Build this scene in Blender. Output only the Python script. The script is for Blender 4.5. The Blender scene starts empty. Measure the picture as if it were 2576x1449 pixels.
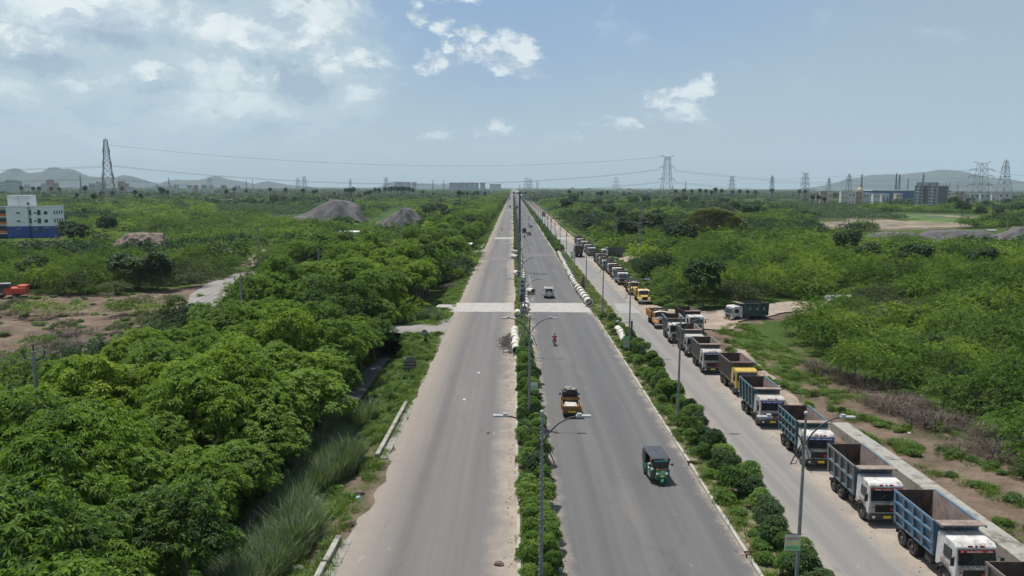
import bpy, bmesh, math, random
import numpy as np
from mathutils import Vector, Matrix
random.seed(7); RNG = np.random.default_rng(7)
sc = bpy.context.scene
COL = sc.collection
rad = math.radians
# ---------------------------------------------------------------- camera
CH, CF = 20.0, 1900.0            # camera height in metres, focal length in pixels of a 2576-wide frame
PITCH = math.atan((724.5 - 470.0) / CF); YAW = math.atan(2 / CF); ROLL = rad(0.22)
CR = Matrix.Rotation(YAW, 3, 'Z') @ Matrix.Rotation(math.pi / 2 - PITCH, 3, 'X') @ Matrix.Rotation(ROLL, 3, 'Z')
CRI = CR.inverted()
cd = bpy.data.cameras.new('camera'); cam = bpy.data.objects.new('camera', cd); COL.objects.link(cam)
cam.matrix_world = Matrix.Translation((0, 0, CH)) @ CR.to_4x4()
cd.sensor_width = 36; cd.lens = 36 * CF / 2576; cd.clip_start = .5; cd.clip_end = 60000
sc.camera = cam
def ray(u, v): return CR @ Vector(((u - 1288) / CF, -(v - 724.5) / CF, -1))
def at(u, v, z=0.0):                      # where the ray through a reading of the photograph meets height z
    r = ray(u, v); t = (z - CH) / r.z
    return Vector((r.x * t, r.y * t, z))
def atY(u, v, Y):                         # ... and where it meets distance Y
    r = ray(u, v); t = Y / r.y
    return Vector((r.x * t, Y, CH + r.z * t))
def px(p):
    q = CRI @ (Vector(p) - Vector((0, 0, CH)))
    if q.z > -.1: return (-1e4, -1e4)
    return (1288 + CF * q.x / -q.z, 724.5 - CF * q.y / -q.z)
# ---------------------------------------------------------------- node helper
class NT:
    def __init__(s, nt): s.nt = nt; s.n = nt.nodes; s.l = nt.links
    def new(s, t, **kw):
        nd = s.n.new(t)
        for k, v in kw.items(): setattr(nd, k, v)
        return nd
    def put(s, sock, val):
        if isinstance(val, bpy.types.NodeSocket): s.l.new(val, sock)
        elif val is not None:
            if hasattr(sock.default_value, '__len__') and not hasattr(val, '__len__'): val = [val] * len(sock.default_value)
            if hasattr(val, '__len__') and len(sock.default_value) == 4 and len(val) == 3: val = (*val, 1)
            sock.default_value = val
    def m(s, op, a, b=None, c=None, clamp=False):
        nd = s.new('ShaderNodeMath', operation=op, use_clamp=clamp)
        for i, x in enumerate((a, b, c)):
            if x is not None: s.put(nd.inputs[i], x)
        return nd.outputs[0]
    def vm(s, op, a, b=None, c=None):
        nd = s.new('ShaderNodeVectorMath', operation=op)
        for i, x in enumerate((a, b, c)):
            if x is not None: s.put(nd.inputs[i], x)
        return nd.outputs[1] if op in ('DOT_PRODUCT', 'LENGTH', 'DISTANCE') else nd.outputs[0]
    def noise(s, vec, scale=1, detail=3, rough=.55, dist=0, dim='3D'):
        nd = s.new('ShaderNodeTexNoise', noise_dimensions=dim)
        s.put(nd.inputs['Vector'], vec); s.put(nd.inputs['Scale'], scale); s.put(nd.inputs['Detail'], detail)
        s.put(nd.inputs['Roughness'], rough); s.put(nd.inputs['Distortion'], dist)
        return nd.outputs['Fac']
    def ss(s, x, a, b, lo=0., hi=1.):      # smooth step
        nd = s.new('ShaderNodeMapRange', interpolation_type='SMOOTHSTEP')
        s.put(nd.inputs[0], x); s.put(nd.inputs[1], a); s.put(nd.inputs[2], b); s.put(nd.inputs[3], lo); s.put(nd.inputs[4], hi)
        return nd.outputs[0]
    def mix(s, f, a, b, mode='MIX'):
        nd = s.new('ShaderNodeMix', data_type='RGBA', blend_type=mode)
        s.put(nd.inputs[0], f); s.put(nd.inputs[6], a); s.put(nd.inputs[7], b)
        return nd.outputs[2]
    def sep(s, v):
        nd = s.new('ShaderNodeSeparateXYZ'); s.put(nd.inputs[0], v); return nd.outputs
    def comb(s, x, y, z):
        nd = s.new('ShaderNodeCombineXYZ')
        for i, q in enumerate((x, y, z)): s.put(nd.inputs[i], q)
        return nd.outputs[0]
# ---------------------------------------------------------------- world, sun, exposure
SUNV = Vector((-.25, .22, 1)).normalized()
SUN_EL = math.asin(SUNV.z); SUN_AZ = math.atan2(SUNV.x, SUNV.y)      # azimuth from +Y towards +X
world = bpy.data.worlds.new('World'); sc.world = world; world.use_nodes = True
W = NT(world.node_tree); W.n.clear()
wout = W.new('ShaderNodeOutputWorld'); wbg = W.new('ShaderNodeBackground')
sky = W.new('ShaderNodeTexSky', sky_type='NISHITA'); sky.sun_disc = False
sky.sun_elevation = SUN_EL; sky.sun_rotation = SUN_AZ; sky.air_density = 1.0; sky.dust_density = 1.6; sky.ozone_density = 1.2; sky.altitude = 50
SKY_STR = .11; HAZE = .72e-4
# clouds: noise-edged masses fixed to directions of the sky
tc = W.new('ShaderNodeTexCoord').outputs['Generated']
dirn = W.vm('NORMALIZE', tc); dx, dy, dz = W.sep(dirn)
elv = W.m('ARCSINE', dz); azi = W.m('ARCTAN2', dx, dy)               # radians
P = W.comb(azi, elv, 0)
flat = W.vm('MULTIPLY', P, (1, 1.7, 1))
n2 = W.noise(flat, 30, 5, .6, .1); n0 = W.noise(flat, 3.2, 3, .55)
wn = W.new('ShaderNodeTexNoise'); W.put(wn.inputs['Vector'], flat); wn.inputs['Scale'].default_value = 34; wn.inputs['Detail'].default_value = 6; wn.inputs['Roughness'].default_value = .68
PW = W.vm('ADD', P, W.vm('MULTIPLY', W.vm('SUBTRACT', wn.outputs['Color'], (.5, .5, .5)), (.075, .05, 0)))
def blob(u, v, ru, rv, amp=1.):
    r = ray(u, v).normalized(); a0, e0 = math.atan2(r.x, r.y), math.asin(r.z)
    d = W.vm('MULTIPLY', W.vm('SUBTRACT', PW, (a0, e0, 0)), (CF / ru, CF / rv, 0))
    return W.m('MULTIPLY', W.ss(W.vm('LENGTH', d), 1.15, .1), amp)
def fmax(L):
    r = L[0]
    for x in L[1:]: r = W.m('MAXIMUM', r, x)
    return r
def fmax(L):
    r = L[0]
    for x in L[1:]: r = W.m('MAXIMUM', r, x)
    return r
big = [blob(*b_) for b_ in ((200, 80, 420, 150), (600, 110, 400, 190), (760, 60, 190, 110), (60, 180, 260, 120), (740, 215, 260, 130), (880, 250, 150, 110, .8), (450, 290, 560, 120, .8), (-400, 120, 700, 260), (330, 330, 700, 90, .45))]
small = [blob(*b_) for b_ in ((1188, 82, 42, 46), (1180, 130, 54, 44), (1225, 135, 50, 36), (1270, 112, 54, 50), (1312, 132, 56, 54), (1285, 168, 88, 34), (1350, 184, 58, 20, .9), (1050, 38, 34, 36, .85), (1115, 68, 40, 36, .85), (1105, 156, 66, 30, .9), (1130, 120, 26, 26, .8), (1665, 252, 54, 38, .85), (1702, 235, 48, 34, .8), (1745, 228, 50, 40, .9), (1782, 194, 30, 30, .85), (1710, 280, 84, 26, .7), (1440, 342, 60, 26, .9), (1482, 302, 50, 36, .9), (1518, 294, 28, 28, .85), (1570, 310, 50, 30, .95), (1612, 320, 36, 15, .8), (1100, 335, 60, 24, .62), (1238, 325, 60, 32, .6), (880, 72, 44, 20, .6), (1150, 4, 80, 14, .6), (905, 150, 70, 36, .7), (400, 190, 54, 34, .9), (290, 55, 100, 50, .85), (60, 100, 74, 34, .85), (520, 55, 60, 44, .85), (640, 100, 100, 60, .85), (780, 120, 70, 70, .9), (830, 165, 40, 44, .8), (740, 30, 90, 36, .7), (160, 30, 90, 40, .7), (790, 214, 50, 14, .9))]
brights = fmax([blob(*b_) for b_ in ((330, 50, 110, 60), (150, 40, 130, 50), (60, 100, 100, 40), (510, 60, 100, 60), (650, 90, 130, 70), (800, 130, 70, 70), (830, 175, 40, 40), (400, 185, 70, 34), (560, 190, 130, 60, .8), (560, 260, 160, 50, .6), (900, 240, 90, 60, .6), (760, 30, 120, 40), (200, 230, 200, 40, .4), (700, 190, 12, 12))])
shades = fmax([blob(*b_) for b_ in ((745, 215, 120, 66), (700, 165, 90, 50), (800, 250, 110, 36, .7), (270, 88, 150, 30), (700, 40, 100, 30, .6), (140, 160, 150, 34, .9), (190, 245, 120, 28, .6), (420, 222, 80, 18, .7), (1670, 292, 110, 24, .8), (1500, 348, 90, 16, .6), (750, 310, 220, 26, .4), (60, 300, 200, 40, .3))])
pp = W.vm('ADD', flat, W.vm('MULTIPLY', W.comb(n0, n2, 0), (.05, .05, 0)))
na = W.noise(pp, 9, 8, .62, .3); nb = W.noise(W.vm('ADD', pp, (-.012, .035, 0)), 9, 8, .62, .3)
lit = W.ss(W.m('SUBTRACT', na, nb), -.1, .1)
mb = fmax(big); ms = fmax(small)
blue = fmax([blob(1270, 60, 520, 300), blob(1500, 20, 620, 260, .85)])
other = W.m('MULTIPLY', W.ss(n0, .45, .62), W.ss(W.m('ABSOLUTE', azi), .95, 1.5))      # the same broken cloud goes on over the rest of the sky
mb = W.m('MAXIMUM', mb, W.m('MULTIPLY', other, .8))
skyc = W.vm('MULTIPLY', sky.outputs[0], (SKY_STR,) * 3)
humid = W.ss(azi, .10, .75, 0, .55)
skyc = W.mix(W.m('MULTIPLY', humid, W.ss(dz, .9, .2)), skyc, (.37, .455, .50))
skyc = W.mix(W.m('MULTIPLY', blue, .8), skyc, (.22, .365, .60))
skyc = W.mix(W.ss(dz, .3, -.02, 0, .65), skyc, (.335, .455, .56))
fade = W.ss(elv, -.01, .10, .25, 1)
# wide soft masses on the western side
tb = W.m('ADD', W.m('ADD', W.m('MULTIPLY', W.m('SUBTRACT', na, .5), 2.1), W.m('MULTIPLY', W.m('SUBTRACT', lit, .5), .35)), W.m('SUBTRACT', W.m('MULTIPLY', brights, .95), W.m('MULTIPLY', shades, .75)))
bc = W.mix(W.ss(tb, -.75, -.05), (.335, .43, .55), (.475, .60, .66)); bc = W.mix(W.ss(tb, .05, .85), bc, (.80, .87, .88))
fb = W.ss(W.m('ADD', mb, W.m('MULTIPLY', W.m('SUBTRACT', na, .5), 1.5)), .05, .65)
res = W.mix(W.m('MULTIPLY', W.m('MULTIPLY', fb, fade), .88), skyc, bc)
# small heaped clouds with firmer edges
cs = W.ss(W.m('ADD', W.m('MULTIPLY', ms, 1.05), W.m('ADD', W.m('MULTIPLY', W.m('SUBTRACT', na, .5), 2.6), W.m('MULTIPLY', W.m('SUBTRACT', n2, .5), 1.0))), .14, 1.0)
ts = W.m('ADD', W.m('SUBTRACT', W.m('ADD', W.m('MULTIPLY', lit, .6), W.m('MULTIPLY', na, .6)), W.m('MULTIPLY', shades, .55)), 0)
sc_ = W.mix(W.ss(ts, .2, .82), (.38, .48, .60), (.86, .92, .92))
res = W.mix(W.m('MULTIPLY', W.m('MULTIPLY', cs, W.ss(ms, .0, .12)), .85), res, sc_)
W.put(wbg.inputs[0], res); wbg.inputs[1].default_value = 1.0
W.l.new(wbg.outputs[0], wout.inputs[0])
sl = bpy.data.lights.new('sun', 'SUN'); sl.energy = 5.0; sl.angle = rad(.6); sl.color = (1, .955, .88)
so = bpy.data.objects.new('sun', sl); COL.objects.link(so); so.rotation_euler = SUNV.to_track_quat('Z', 'Y').to_euler()
sc.view_settings.view_transform = 'Standard'; sc.view_settings.look = 'None'; sc.view_settings.gamma = 1; sc.view_settings.exposure = 0.06
sc.render.engine = 'CYCLES'; cy = sc.cycles
cy.use_denoising = True; cy.use_adaptive_sampling = True; cy.adaptive_threshold = .02
cy.max_bounces = 5; cy.diffuse_bounces = 3; cy.glossy_bounces = 2; cy.transmission_bounces = 3; cy.volume_bounces = 1; cy.transparent_max_bounces = 4
cy.caustics_reflective = cy.caustics_refractive = False
# ---------------------------------------------------------------- object helpers
def tag(o, label=None, cat=None, group=None, kind=None):
    for k, v in (('label', label), ('category', cat), ('group', group), ('kind', kind)):
        if v: o[k] = v
    return o
def empty(name, loc=(0, 0, 0), rz=0., label=None, cat=None, group=None):
    o = bpy.data.objects.new(name, None); COL.objects.link(o); o.location = loc; o.rotation_euler = (0, 0, rz)
    return tag(o, label, cat, group)
def link(name, me, parent=None, loc=None):
    o = bpy.data.objects.new(name, me); COL.objects.link(o)
    if parent: o.parent = parent
    if loc is not None: o.location = loc
    return o
KIDS = {}
def copy_tree(o, parent=None):
    c = o.copy(); COL.objects.link(c)
    if parent: c.parent = parent
    for ch in o.children: copy_tree(ch, c)
    return c
class MB:
    def __init__(s): s.v = []; s.f = []; s.sm = []
    def add(s, vs, fs, smooth=False):
        k = len(s.v); s.v += [tuple(v) for v in vs]; s.f += [tuple(i + k for i in f) for f in fs]; s.sm += [smooth] * len(fs); return s
    def box(s, x0, x1, y0, y1, z0, z1, rz=0, c=None):
        vs = [(x, y, z) for z in (z0, z1) for y in (y0, y1) for x in (x0, x1)]
        if rz:
            cx, cy_ = c or ((x0 + x1) / 2, (y0 + y1) / 2); ca, sa = math.cos(rz), math.sin(rz)
            vs = [(cx + (x - cx) * ca - (y - cy_) * sa, cy_ + (x - cx) * sa + (y - cy_) * ca, z) for x, y, z in vs]
        return s.add(vs, [(0, 2, 3, 1), (4, 5, 7, 6), (0, 1, 5, 4), (2, 6, 7, 3), (0, 4, 6, 2), (1, 3, 7, 5)])
    def hexa(s, b, t):                    # bottom and top quads, both counter-clockwise seen from above
        return s.add(list(b) + list(t), [(3, 2, 1, 0), (4, 5, 6, 7), (0, 1, 5, 4), (1, 2, 6, 5), (2, 3, 7, 6), (3, 0, 4, 7)])
    def prism_x(s, pts, x0, x1, tx=0.):   # polygon (y,z) extruded along x
        n = len(pts); zs = [p[1] for p in pts]; zm, zM = min(zs), max(zs)
        k = lambda z: tx * (z - zm) / (zM - zm + 1e-9)
        vs = [(x0 + k(z), y, z) for y, z in pts] + [(x1 - k(z), y, z) for y, z in pts]
        return s.add(vs, [tuple(range(n)), tuple(range(2 * n - 1, n - 1, -1))] + [(i, i + n, (i + 1) % n + n, (i + 1) % n) for i in range(n)])
    def tube(s, pts, r, n=6, caps=True, smooth=True):
        pts = [Vector(p) for p in pts]; m_ = len(pts)
        rs = r if hasattr(r, '__len__') else [r] * m_
        vs = []; up = Vector((0, 0, 1))
        d0 = (pts[-1] - pts[0]).normalized()
        if abs(d0.z) > .9: up = Vector((1, 0, 0))
        for i, p in enumerate(pts):
            d = (pts[min(i + 1, m_ - 1)] - pts[max(i - 1, 0)]).normalized()
            a = d.cross(up).normalized(); b = a.cross(d)
            vs += [p + (a * math.cos(2 * math.pi * k / n) + b * math.sin(2 * math.pi * k / n)) * rs[i] for k in range(n)]
        fs = [(i * n + k, i * n + (k + 1) % n, (i + 1) * n + (k + 1) % n, (i + 1) * n + k) for i in range(m_ - 1) for k in range(n)]
        s.add(vs, fs, smooth)
        if caps: s.add(vs[:n], [tuple(range(n))][::-1]); s.add(vs[-n:], [tuple(range(n - 1, -1, -1))])
        return s
    def bar(s, a, b, w=.1):               # square bar
        return s.tube([a, b], w * .7, 4, True, False)
    def ball(s, c, r, n=10, sz=(1, 1, 1), smooth=True):
        c = Vector(c); vs = [c + Vector((0, 0, -r * sz[2]))]; h = max(4, n // 2)
        for i in range(1, h):
            t = -math.pi / 2 + math.pi * i / h
            vs += [c + Vector((math.cos(t) * math.cos(2 * math.pi * k / n) * sz[0], math.cos(t) * math.sin(2 * math.pi * k / n) * sz[1], math.sin(t) * sz[2])) * r for k in range(n)]
        vs.append(c + Vector((0, 0, r * sz[2]))); fs = [(0, 1 + (k + 1) % n, 1 + k) for k in range(n)]
        for i in range(h - 2): fs += [(1 + i * n + k, 1 + i * n + (k + 1) % n, 1 + (i + 1) * n + (k + 1) % n, 1 + (i + 1) * n + k) for k in range(n)]
        L = len(vs) - 1; fs += [(L, 1 + (h - 2) * n + k, 1 + (h - 2) * n + (k + 1) % n) for k in range(n)]
        return s.add(vs, fs, smooth)
    def cylx(s, x0, x1, y, z, r, n=18):   # disc-capped cylinder along x
        return s.tube([(x0, y, z), (x1, y, z)], r, n)
    def ringx(s, x0, x1, y, z, r, ri, n=18):
        prof = [(x0, ri), (x0, r * .93), (x0 + (x1 - x0) * .15, r), (x1 - (x1 - x0) * .15, r), (x1, r * .93), (x1, ri)]
        vs = [(px_, y + rr * math.cos(2 * math.pi * k / n), z + rr * math.sin(2 * math.pi * k / n)) for px_, rr in prof for k in range(n)]
        m_ = len(prof)
        return s.add(vs, [(i * n + k, i * n + (k + 1) % n, ((i + 1) % m_) * n + (k + 1) % n, ((i + 1) % m_) * n + k) for i in range(m_) for k in range(n)], True)
    def mesh(s, name, mat=None, bevel=0):
        me = bpy.data.meshes.new(name); me.from_pydata([tuple(v) for v in s.v], [], s.f); me.update()
        me.polygons.foreach_set('use_smooth', s.sm)
        bm = bmesh.new(); bm.from_mesh(me)
        if bevel: 
            bmesh.ops.remove_doubles(bm, verts=bm.verts, dist=1e-4)
            bmesh.ops.bevel(bm, geom=[e for e in bm.edges if len(e.link_faces) == 2 and e.calc_face_angle(0) > .5], offset=bevel, segments=2, affect='EDGES', profile=.5)
        bmesh.ops.recalc_face_normals(bm, faces=bm.faces); bm.to_mesh(me); bm.free()
        if mat: me.materials.append(mat)
        return me
    def build(s, name, mat=None, parent=None, loc=None, bevel=0, **kw):
        return tag(link(name, s.mesh(name, mat, bevel), parent, loc), **kw)
def np_mesh(name, verts, quads, mat, tint=None, smooth=False):
    me = bpy.data.meshes.new(name); nv, nq = len(verts), len(quads); k = quads.shape[1]
    me.vertices.add(nv); me.vertices.foreach_set('co', np.asarray(verts, np.float32).ravel())
    me.loops.add(nq * k); me.loops.foreach_set('vertex_index', np.asarray(quads, np.int32).ravel())
    me.polygons.add(nq); me.polygons.foreach_set('loop_start', np.arange(0, nq * k, k, dtype=np.int32))
    me.polygons.foreach_set('loop_total', np.full(nq, k, np.int32))
    me.polygons.foreach_set('use_smooth', np.full(nq, smooth))
    me.update(calc_edges=True)
    if tint is not None:
        a = me.attributes.new('tint', 'FLOAT', 'FACE'); a.data.foreach_set('value', np.asarray(tint, np.float32))
    if mat: me.materials.append(mat)
    return me
# ---------------------------------------------------------------- materials
MATS = {}
def M(name, col, rough=.75, var=.18, scale=1.5, dirt=None, dirt_amt=.5, metal=0., bump=0., emit=None, spec=.4, dscale=1.2):
    if name in MATS: return MATS[name]
    m_ = bpy.data.materials.new(name); m_.use_nodes = True; t = NT(m_.node_tree)
    bs = t.n['Principled BSDF']; bs.inputs['Roughness'].default_value = rough; bs.inputs['Metallic'].default_value = metal
    bs.inputs['Specular IOR Level'].default_value = spec
    pos = t.new('ShaderNodeNewGeometry').outputs['Position']
    n = t.noise(pos, scale, 5, .6)
    lo = tuple(c * (1 - var) for c in col); hi = tuple(min(1, c * (1 + var)) for c in col)
    c = t.mix(t.ss(n, .3, .7), lo, hi)
    if dirt:
        n2_ = t.noise(pos, dscale, 6, .68); c = t.mix(t.m('MULTIPLY', t.ss(n2_, .62 - .25 * dirt_amt, .7), min(1, dirt_amt * 1.3)), c, dirt)
    t.put(bs.inputs['Base Color'], c)
    if emit: t.put(bs.inputs['Emission Color'], emit); bs.inputs['Emission Strength'].default_value = 1
    if bump:
        b = t.new('ShaderNodeBump'); b.inputs['Strength'].default_value = bump; t.put(b.inputs['Height'], t.noise(pos, scale * 6, 5, .6)); t.l.new(b.outputs[0], bs.inputs['Normal'])
    MATS[name] = m_; return m_
def ordw(i):
    A = 'first second third fourth fifth sixth seventh eighth ninth tenth eleventh twelfth thirteenth fourteenth fifteenth sixteenth seventeenth eighteenth nineteenth'.split()
    if i < 19: return A[i]
    i += 1
    if i == 100: return 'hundredth'
    if i > 100: return 'hundred-and-' + ordw(i - 101)
    T = ['twent', 'thirt', 'fort', 'fift', 'sixt', 'sevent', 'eight', 'ninet'][i // 10 - 2]
    return (T + 'ieth') if i % 10 == 0 else T + 'y-' + A[i % 10 - 1]
def foliage(name, dark, mid, light, trans=.3, patch=.06, rough=.55, tcol=None, rw=.42):
    m_ = bpy.data.materials.new(name); m_.use_nodes = True; t = NT(m_.node_tree)
    bs = t.n['Principled BSDF']; out = t.n['Material Output']; bs.inputs['Roughness'].default_value = rough; bs.inputs['Specular IOR Level'].default_value = .35
    pos = t.new('ShaderNodeNewGeometry').outputs['Position']
    tint = t.new('ShaderNodeAttribute', attribute_name='tint').outputs['Fac']
    rnd = t.new('ShaderNodeObjectInfo').outputs['Random']
    n = t.noise(pos, patch, 3, .5)
    n = t.m('ADD', t.m('MULTIPLY', n, .65), t.m('MULTIPLY', t.noise(pos, .55, 2, .5), .35))
    f = t.m('ADD', t.m('ADD', t.m('MULTIPLY', tint, .42), t.m('MULTIPLY', rnd, rw)), t.m('MULTIPLY', t.m('SUBTRACT', n, .5), 1.3))
    c = t.mix(t.ss(f, .0, .42), dark, mid); c = t.mix(t.ss(f, .42, .95), c, light)
    t.put(bs.inputs['Base Color'], c)
    tr = t.new('ShaderNodeBsdfTranslucent'); t.put(tr.inputs[0], t.mix(1.0, c, tcol or (1.25, 1.3, .55), 'MULTIPLY'))
    mx = t.new('ShaderNodeMixShader'); mx.inputs[0].default_value = trans
    t.l.new(bs.outputs[0], mx.inputs[1]); t.l.new(tr.outputs[0], mx.inputs[2]); t.l.new(mx.outputs[0], out.inputs[0])
    return m_
F_BROAD = foliage('broad_leaf', (.020, .058, .009), (.120, .212, .018), (.34, .41, .036), .34, .05, rw=.3)
F_SCRUB = foliage('scrub_leaf', (.014, .040, .008), (.092, .172, .020), (.25, .34, .042), .32, .03, rw=.5)
F_SCRUB2 = foliage('olive_leaf', (.035, .058, .02), (.075, .105, .035), (.14, .17, .06), .26, .03)
F_DARK = foliage('dark_leaf', (.013, .036, .010), (.032, .075, .015), (.075, .135, .028), .24, .03)
F_MED = foliage('shrub_leaf', (.024, .062, .012), (.085, .165, .022), (.20, .29, .045), .3, .3)
F_GRASS = foliage('grass_blade', (.045, .085, .016), (.115, .19, .03), (.23, .30, .065), .3, .25)
F_REED = foliage('reed_blade', (.06, .095, .045), (.12, .175, .09), (.26, .33, .20), .3, .3)
F_DRY = foliage('dry_twig', (.05, .04, .03), (.10, .08, .06), (.17, .14, .11), .05, .3)
F_PALM = foliage('palm_leaf', (.018, .04, .014), (.035, .075, .022), (.07, .12, .035), .2, .05)
F_FAR = foliage('far_canopy', (.018, .042, .011), (.046, .096, .02), (.105, .17, .032), .22, .004)
F_BANANA = foliage('banana_leaf', (.03, .062, .022), (.07, .125, .05), (.16, .23, .11), .28, .05)
BARK = M('bark', (.13, .10, .075), .9, .3, 6)
# ---------------------------------------------------------------- terrain
def lerp(a, b, t): return a + (b - a) * max(0., min(1., t))
def gz(x, y):
    """ground height"""
    if -9.9 <= x <= 28.8: z = -.06
    elif x < -9.9:
        if x > -15: z = lerp(-.06, -1.7, (-9.9 - x) / 5.1)
        elif x > -17.8: z = -1.7
        elif x > -21: z = lerp(-1.7, -.7, (-17.8 - x) / 3.2)
        else: z = -.7
        wd = 4.6 + max(0., x + 16) * 2.4        # the lane joining from the west crosses on a low bank that widens towards the road
        z = lerp(z, -.06, (wd - abs(y - 104.5)) / 3 + 1)
    else: z = lerp(-.06, .55, (x - 28.8) / 5)
    w = lerp(0, 1, (abs(x - 9) - 27.5) / 8)
    z += w * (.22 * math.sin(x * .31 + 1.3 * math.sin(y * .17)) + .16 * math.sin(y * .41 + x * .13)) * lerp(1, .2, (y - 250) / 500)
    return lerp(z, -.06, (y - 500) / 600)
def inpoly(u, v, poly):
    c = False; n = len(poly)
    for i in range(n):
        (x1, y1), (x2, y2) = poly[i], poly[i - 1]
        if (y1 > v) != (y2 > v) and u < (x2 - x1) * (v - y1) / (y2 - y1) + x1: c = not c
    return c
CLEARING = [(-400, 735), (60, 738), (330, 738), (480, 722), (560, 700), (560, 745), (430, 830), (250, 900), (80, 960), (-400, 1000)]
TRACK_L = [(468, 775), (478, 742), (520, 715), (590, 690), (650, 676), (668, 680), (640, 700), (600, 730), (560, 775), (480, 800)]
BARE = [[(605, 668), (625, 655), (665, 625), (690, 622), (684, 640), (655, 668), (630, 675)], [(50, 615), (120, 612), (118, 622), (50, 624)], [(893, 598), (930, 604), (905, 640), (893, 628)]]
SIDE_R = [(1700, 800), (1760, 792), (1820, 800), (1935, 778), (2050, 768), (2160, 752), (2150, 764), (2070, 782), (1960, 806), (1850, 828), (1770, 832)]
SIDE_R2 = [(1560, 650), (1600, 649), (1720, 655), (1720, 660), (1590, 659), (1560, 656)]
LOT = [(2075, 752), (2140, 752), (2150, 765), (2080, 770)]
LOT2 = [(2200, 705), (2250, 705), (2262, 720), (2205, 720)]
FIELD_G = [[(1840, 506), (2240, 508), (2235, 515), (1830, 514)], [(2140, 536), (2480, 545), (2576, 556), (2700, 560), (2700, 575), (2400, 560), (2170, 548)], [(470, 510), (700, 515), (690, 524), (480, 518)], [(640, 525), (760, 528), (800, 560), (700, 560), (650, 545)]]
FIELD_B = [[(2030, 561), (2330, 562), (2480, 572), (2330, 578), (2150, 580), (2100, 600), (2060, 590)], [(2130, 552), (2330, 560), (2440, 566), (2440, 573), (2280, 566), (2130, 560)], [(2330, 541), (2420, 544), (2576, 549), (2700, 552), (2700, 557), (2480, 552), (2330, 546)]]
PLANT = [[(1860, 515), (2060, 508), (2500, 533), (2330, 530), (2150, 528), (1880, 523)], [(1930, 524), (2150, 530), (2280, 550), (2280, 557), (2140, 556), (2070, 556), (1990, 540)], [(520, 518), (870, 523), (860, 538), (640, 552), (560, 545)]]
PILES_PX = [[(715, 555), (820, 500), (900, 510), (900, 560), (760, 575)], [(880, 575), (1000, 520), (1065, 545), (1040, 575), (1000, 590)], [(262, 645), (300, 585), (400, 588), (425, 615), (425, 645)], [(2150, 628), (2165, 600), (2240, 582), (2700, 578), (2700, 634), (2300, 634)], [(-80, 560), (175, 560), (185, 640), (-80, 645)]]
BANK_R = lambda x, y: 24.5 < x < 31.5 + 1.6 * math.sin(y * .21) + (1.2 if y < 60 else 0)
def zone(u, v):
    for nm, L in (('track', [TRACK_L, SIDE_R, SIDE_R2, LOT, LOT2] + BARE), ('plant', PLANT), ('brown', FIELD_B), ('green', FIELD_G), ('pile', PILES_PX), ('clear', [CLEARING])):
        for p in L:
            if inpoly(u, v, p): return nm
    return None
def grow(start, end, step0, k):
    L = [start]; s = step0
    while L[-1] < end: L.append(L[-1] + s); s *= k
    return L
xr = grow(40, 16000, 1.6, 1.075); xs = sorted([-v for v in xr] + list(np.arange(-39, 40, 1.0)) + xr)
ys = list(np.arange(-40, 20, 6.)) + grow(20, 16000, 1.3, 1.022)
GX, GY = np.array(xs), np.array(ys); nx, ny = len(GX), len(GY)
gv = np.array([(x, y, gz(x, y)) for y in GY for x in GX])
gi = np.arange(nx * ny).reshape(ny, nx); gq = np.stack([gi[:-1, :-1], gi[:-1, 1:], gi[1:, 1:], gi[1:, :-1]], -1).reshape(-1, 4)
# ground: grass, scrub floor and bare earth
def ground_mat():
    m_ = bpy.data.materials.new('ground'); m_.use_nodes = True; t = NT(m_.node_tree); bs = t.n['Principled BSDF']; bs.inputs['Roughness'].default_value = .95; bs.inputs['Specular IOR Level'].default_value = .1
    pos = t.new('ShaderNodeNewGeometry').outputs['Position']; x, y, z = t.sep(pos)
    d = t.new('ShaderNodeAttribute', attribute_name='dirt').outputs['Fac']; g = t.new('ShaderNodeAttribute', attribute_name='field').outputs['Fac']
    nA = t.noise(pos, .018, 5, .6); nB = t.noise(pos, .35, 5, .65); nC = t.noise(pos, 2.6, 4, .7); nD = t.noise(t.vm('MULTIPLY', pos, (.0016, .006, 1)), 1, 5, .6)
    green = t.mix(t.ss(nC, .3, .7), (.022, .045, .010), (.062, .095, .022)); green = t.mix(t.ss(nA, .35, .65), green, t.mix(nC, (.04, .07, .015), (.075, .112, .024)))
    farg = t.mix(t.ss(nD, .38, .62), (.022, .05, .011), (.042, .083, .018)); farg = t.mix(t.ss(nD, .64, .70), farg, (.10, .10, .05))
    green = t.mix(t.ss(y, 250, 900), green, farg)
    earth = t.mix(t.ss(nB, .3, .7), (.085, .063, .047), (.185, .142, .108)); earth = t.mix(t.ss(nC, .5, .75), earth, (.09, .06, .045))
    f = t.ss(t.m('ADD', d, t.m('MULTIPLY', t.m('SUBTRACT', t.m('ADD', t.m('MULTIPLY', nB, .6), t.m('MULTIPLY', nC, .4)), .5), 1.5)), .3, .6)
    c = t.mix(f, green, earth)
    c = t.mix(t.m('MULTIPLY', t.ss(g, .4, .6), t.ss(y, 200, 230)), c, t.mix(nD, (.07, .13, .025), (.12, .18, .04)))
    t.put(bs.inputs['Base Color'], c)
    b = t.new('ShaderNodeBump'); b.inputs['Strength'].default_value = .7; b.inputs['Distance'].default_value = .3; t.put(b.inputs['Height'], t.m('ADD', nB, t.m('MULTIPLY', nC, .6))); t.l.new(b.outputs[0], bs.inputs['Normal'])
    return m_
me = np_mesh('ground', gv, gq, ground_mat(), smooth=True)
dirt = np.zeros(len(gv)); fld = np.zeros(len(gv))
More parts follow.
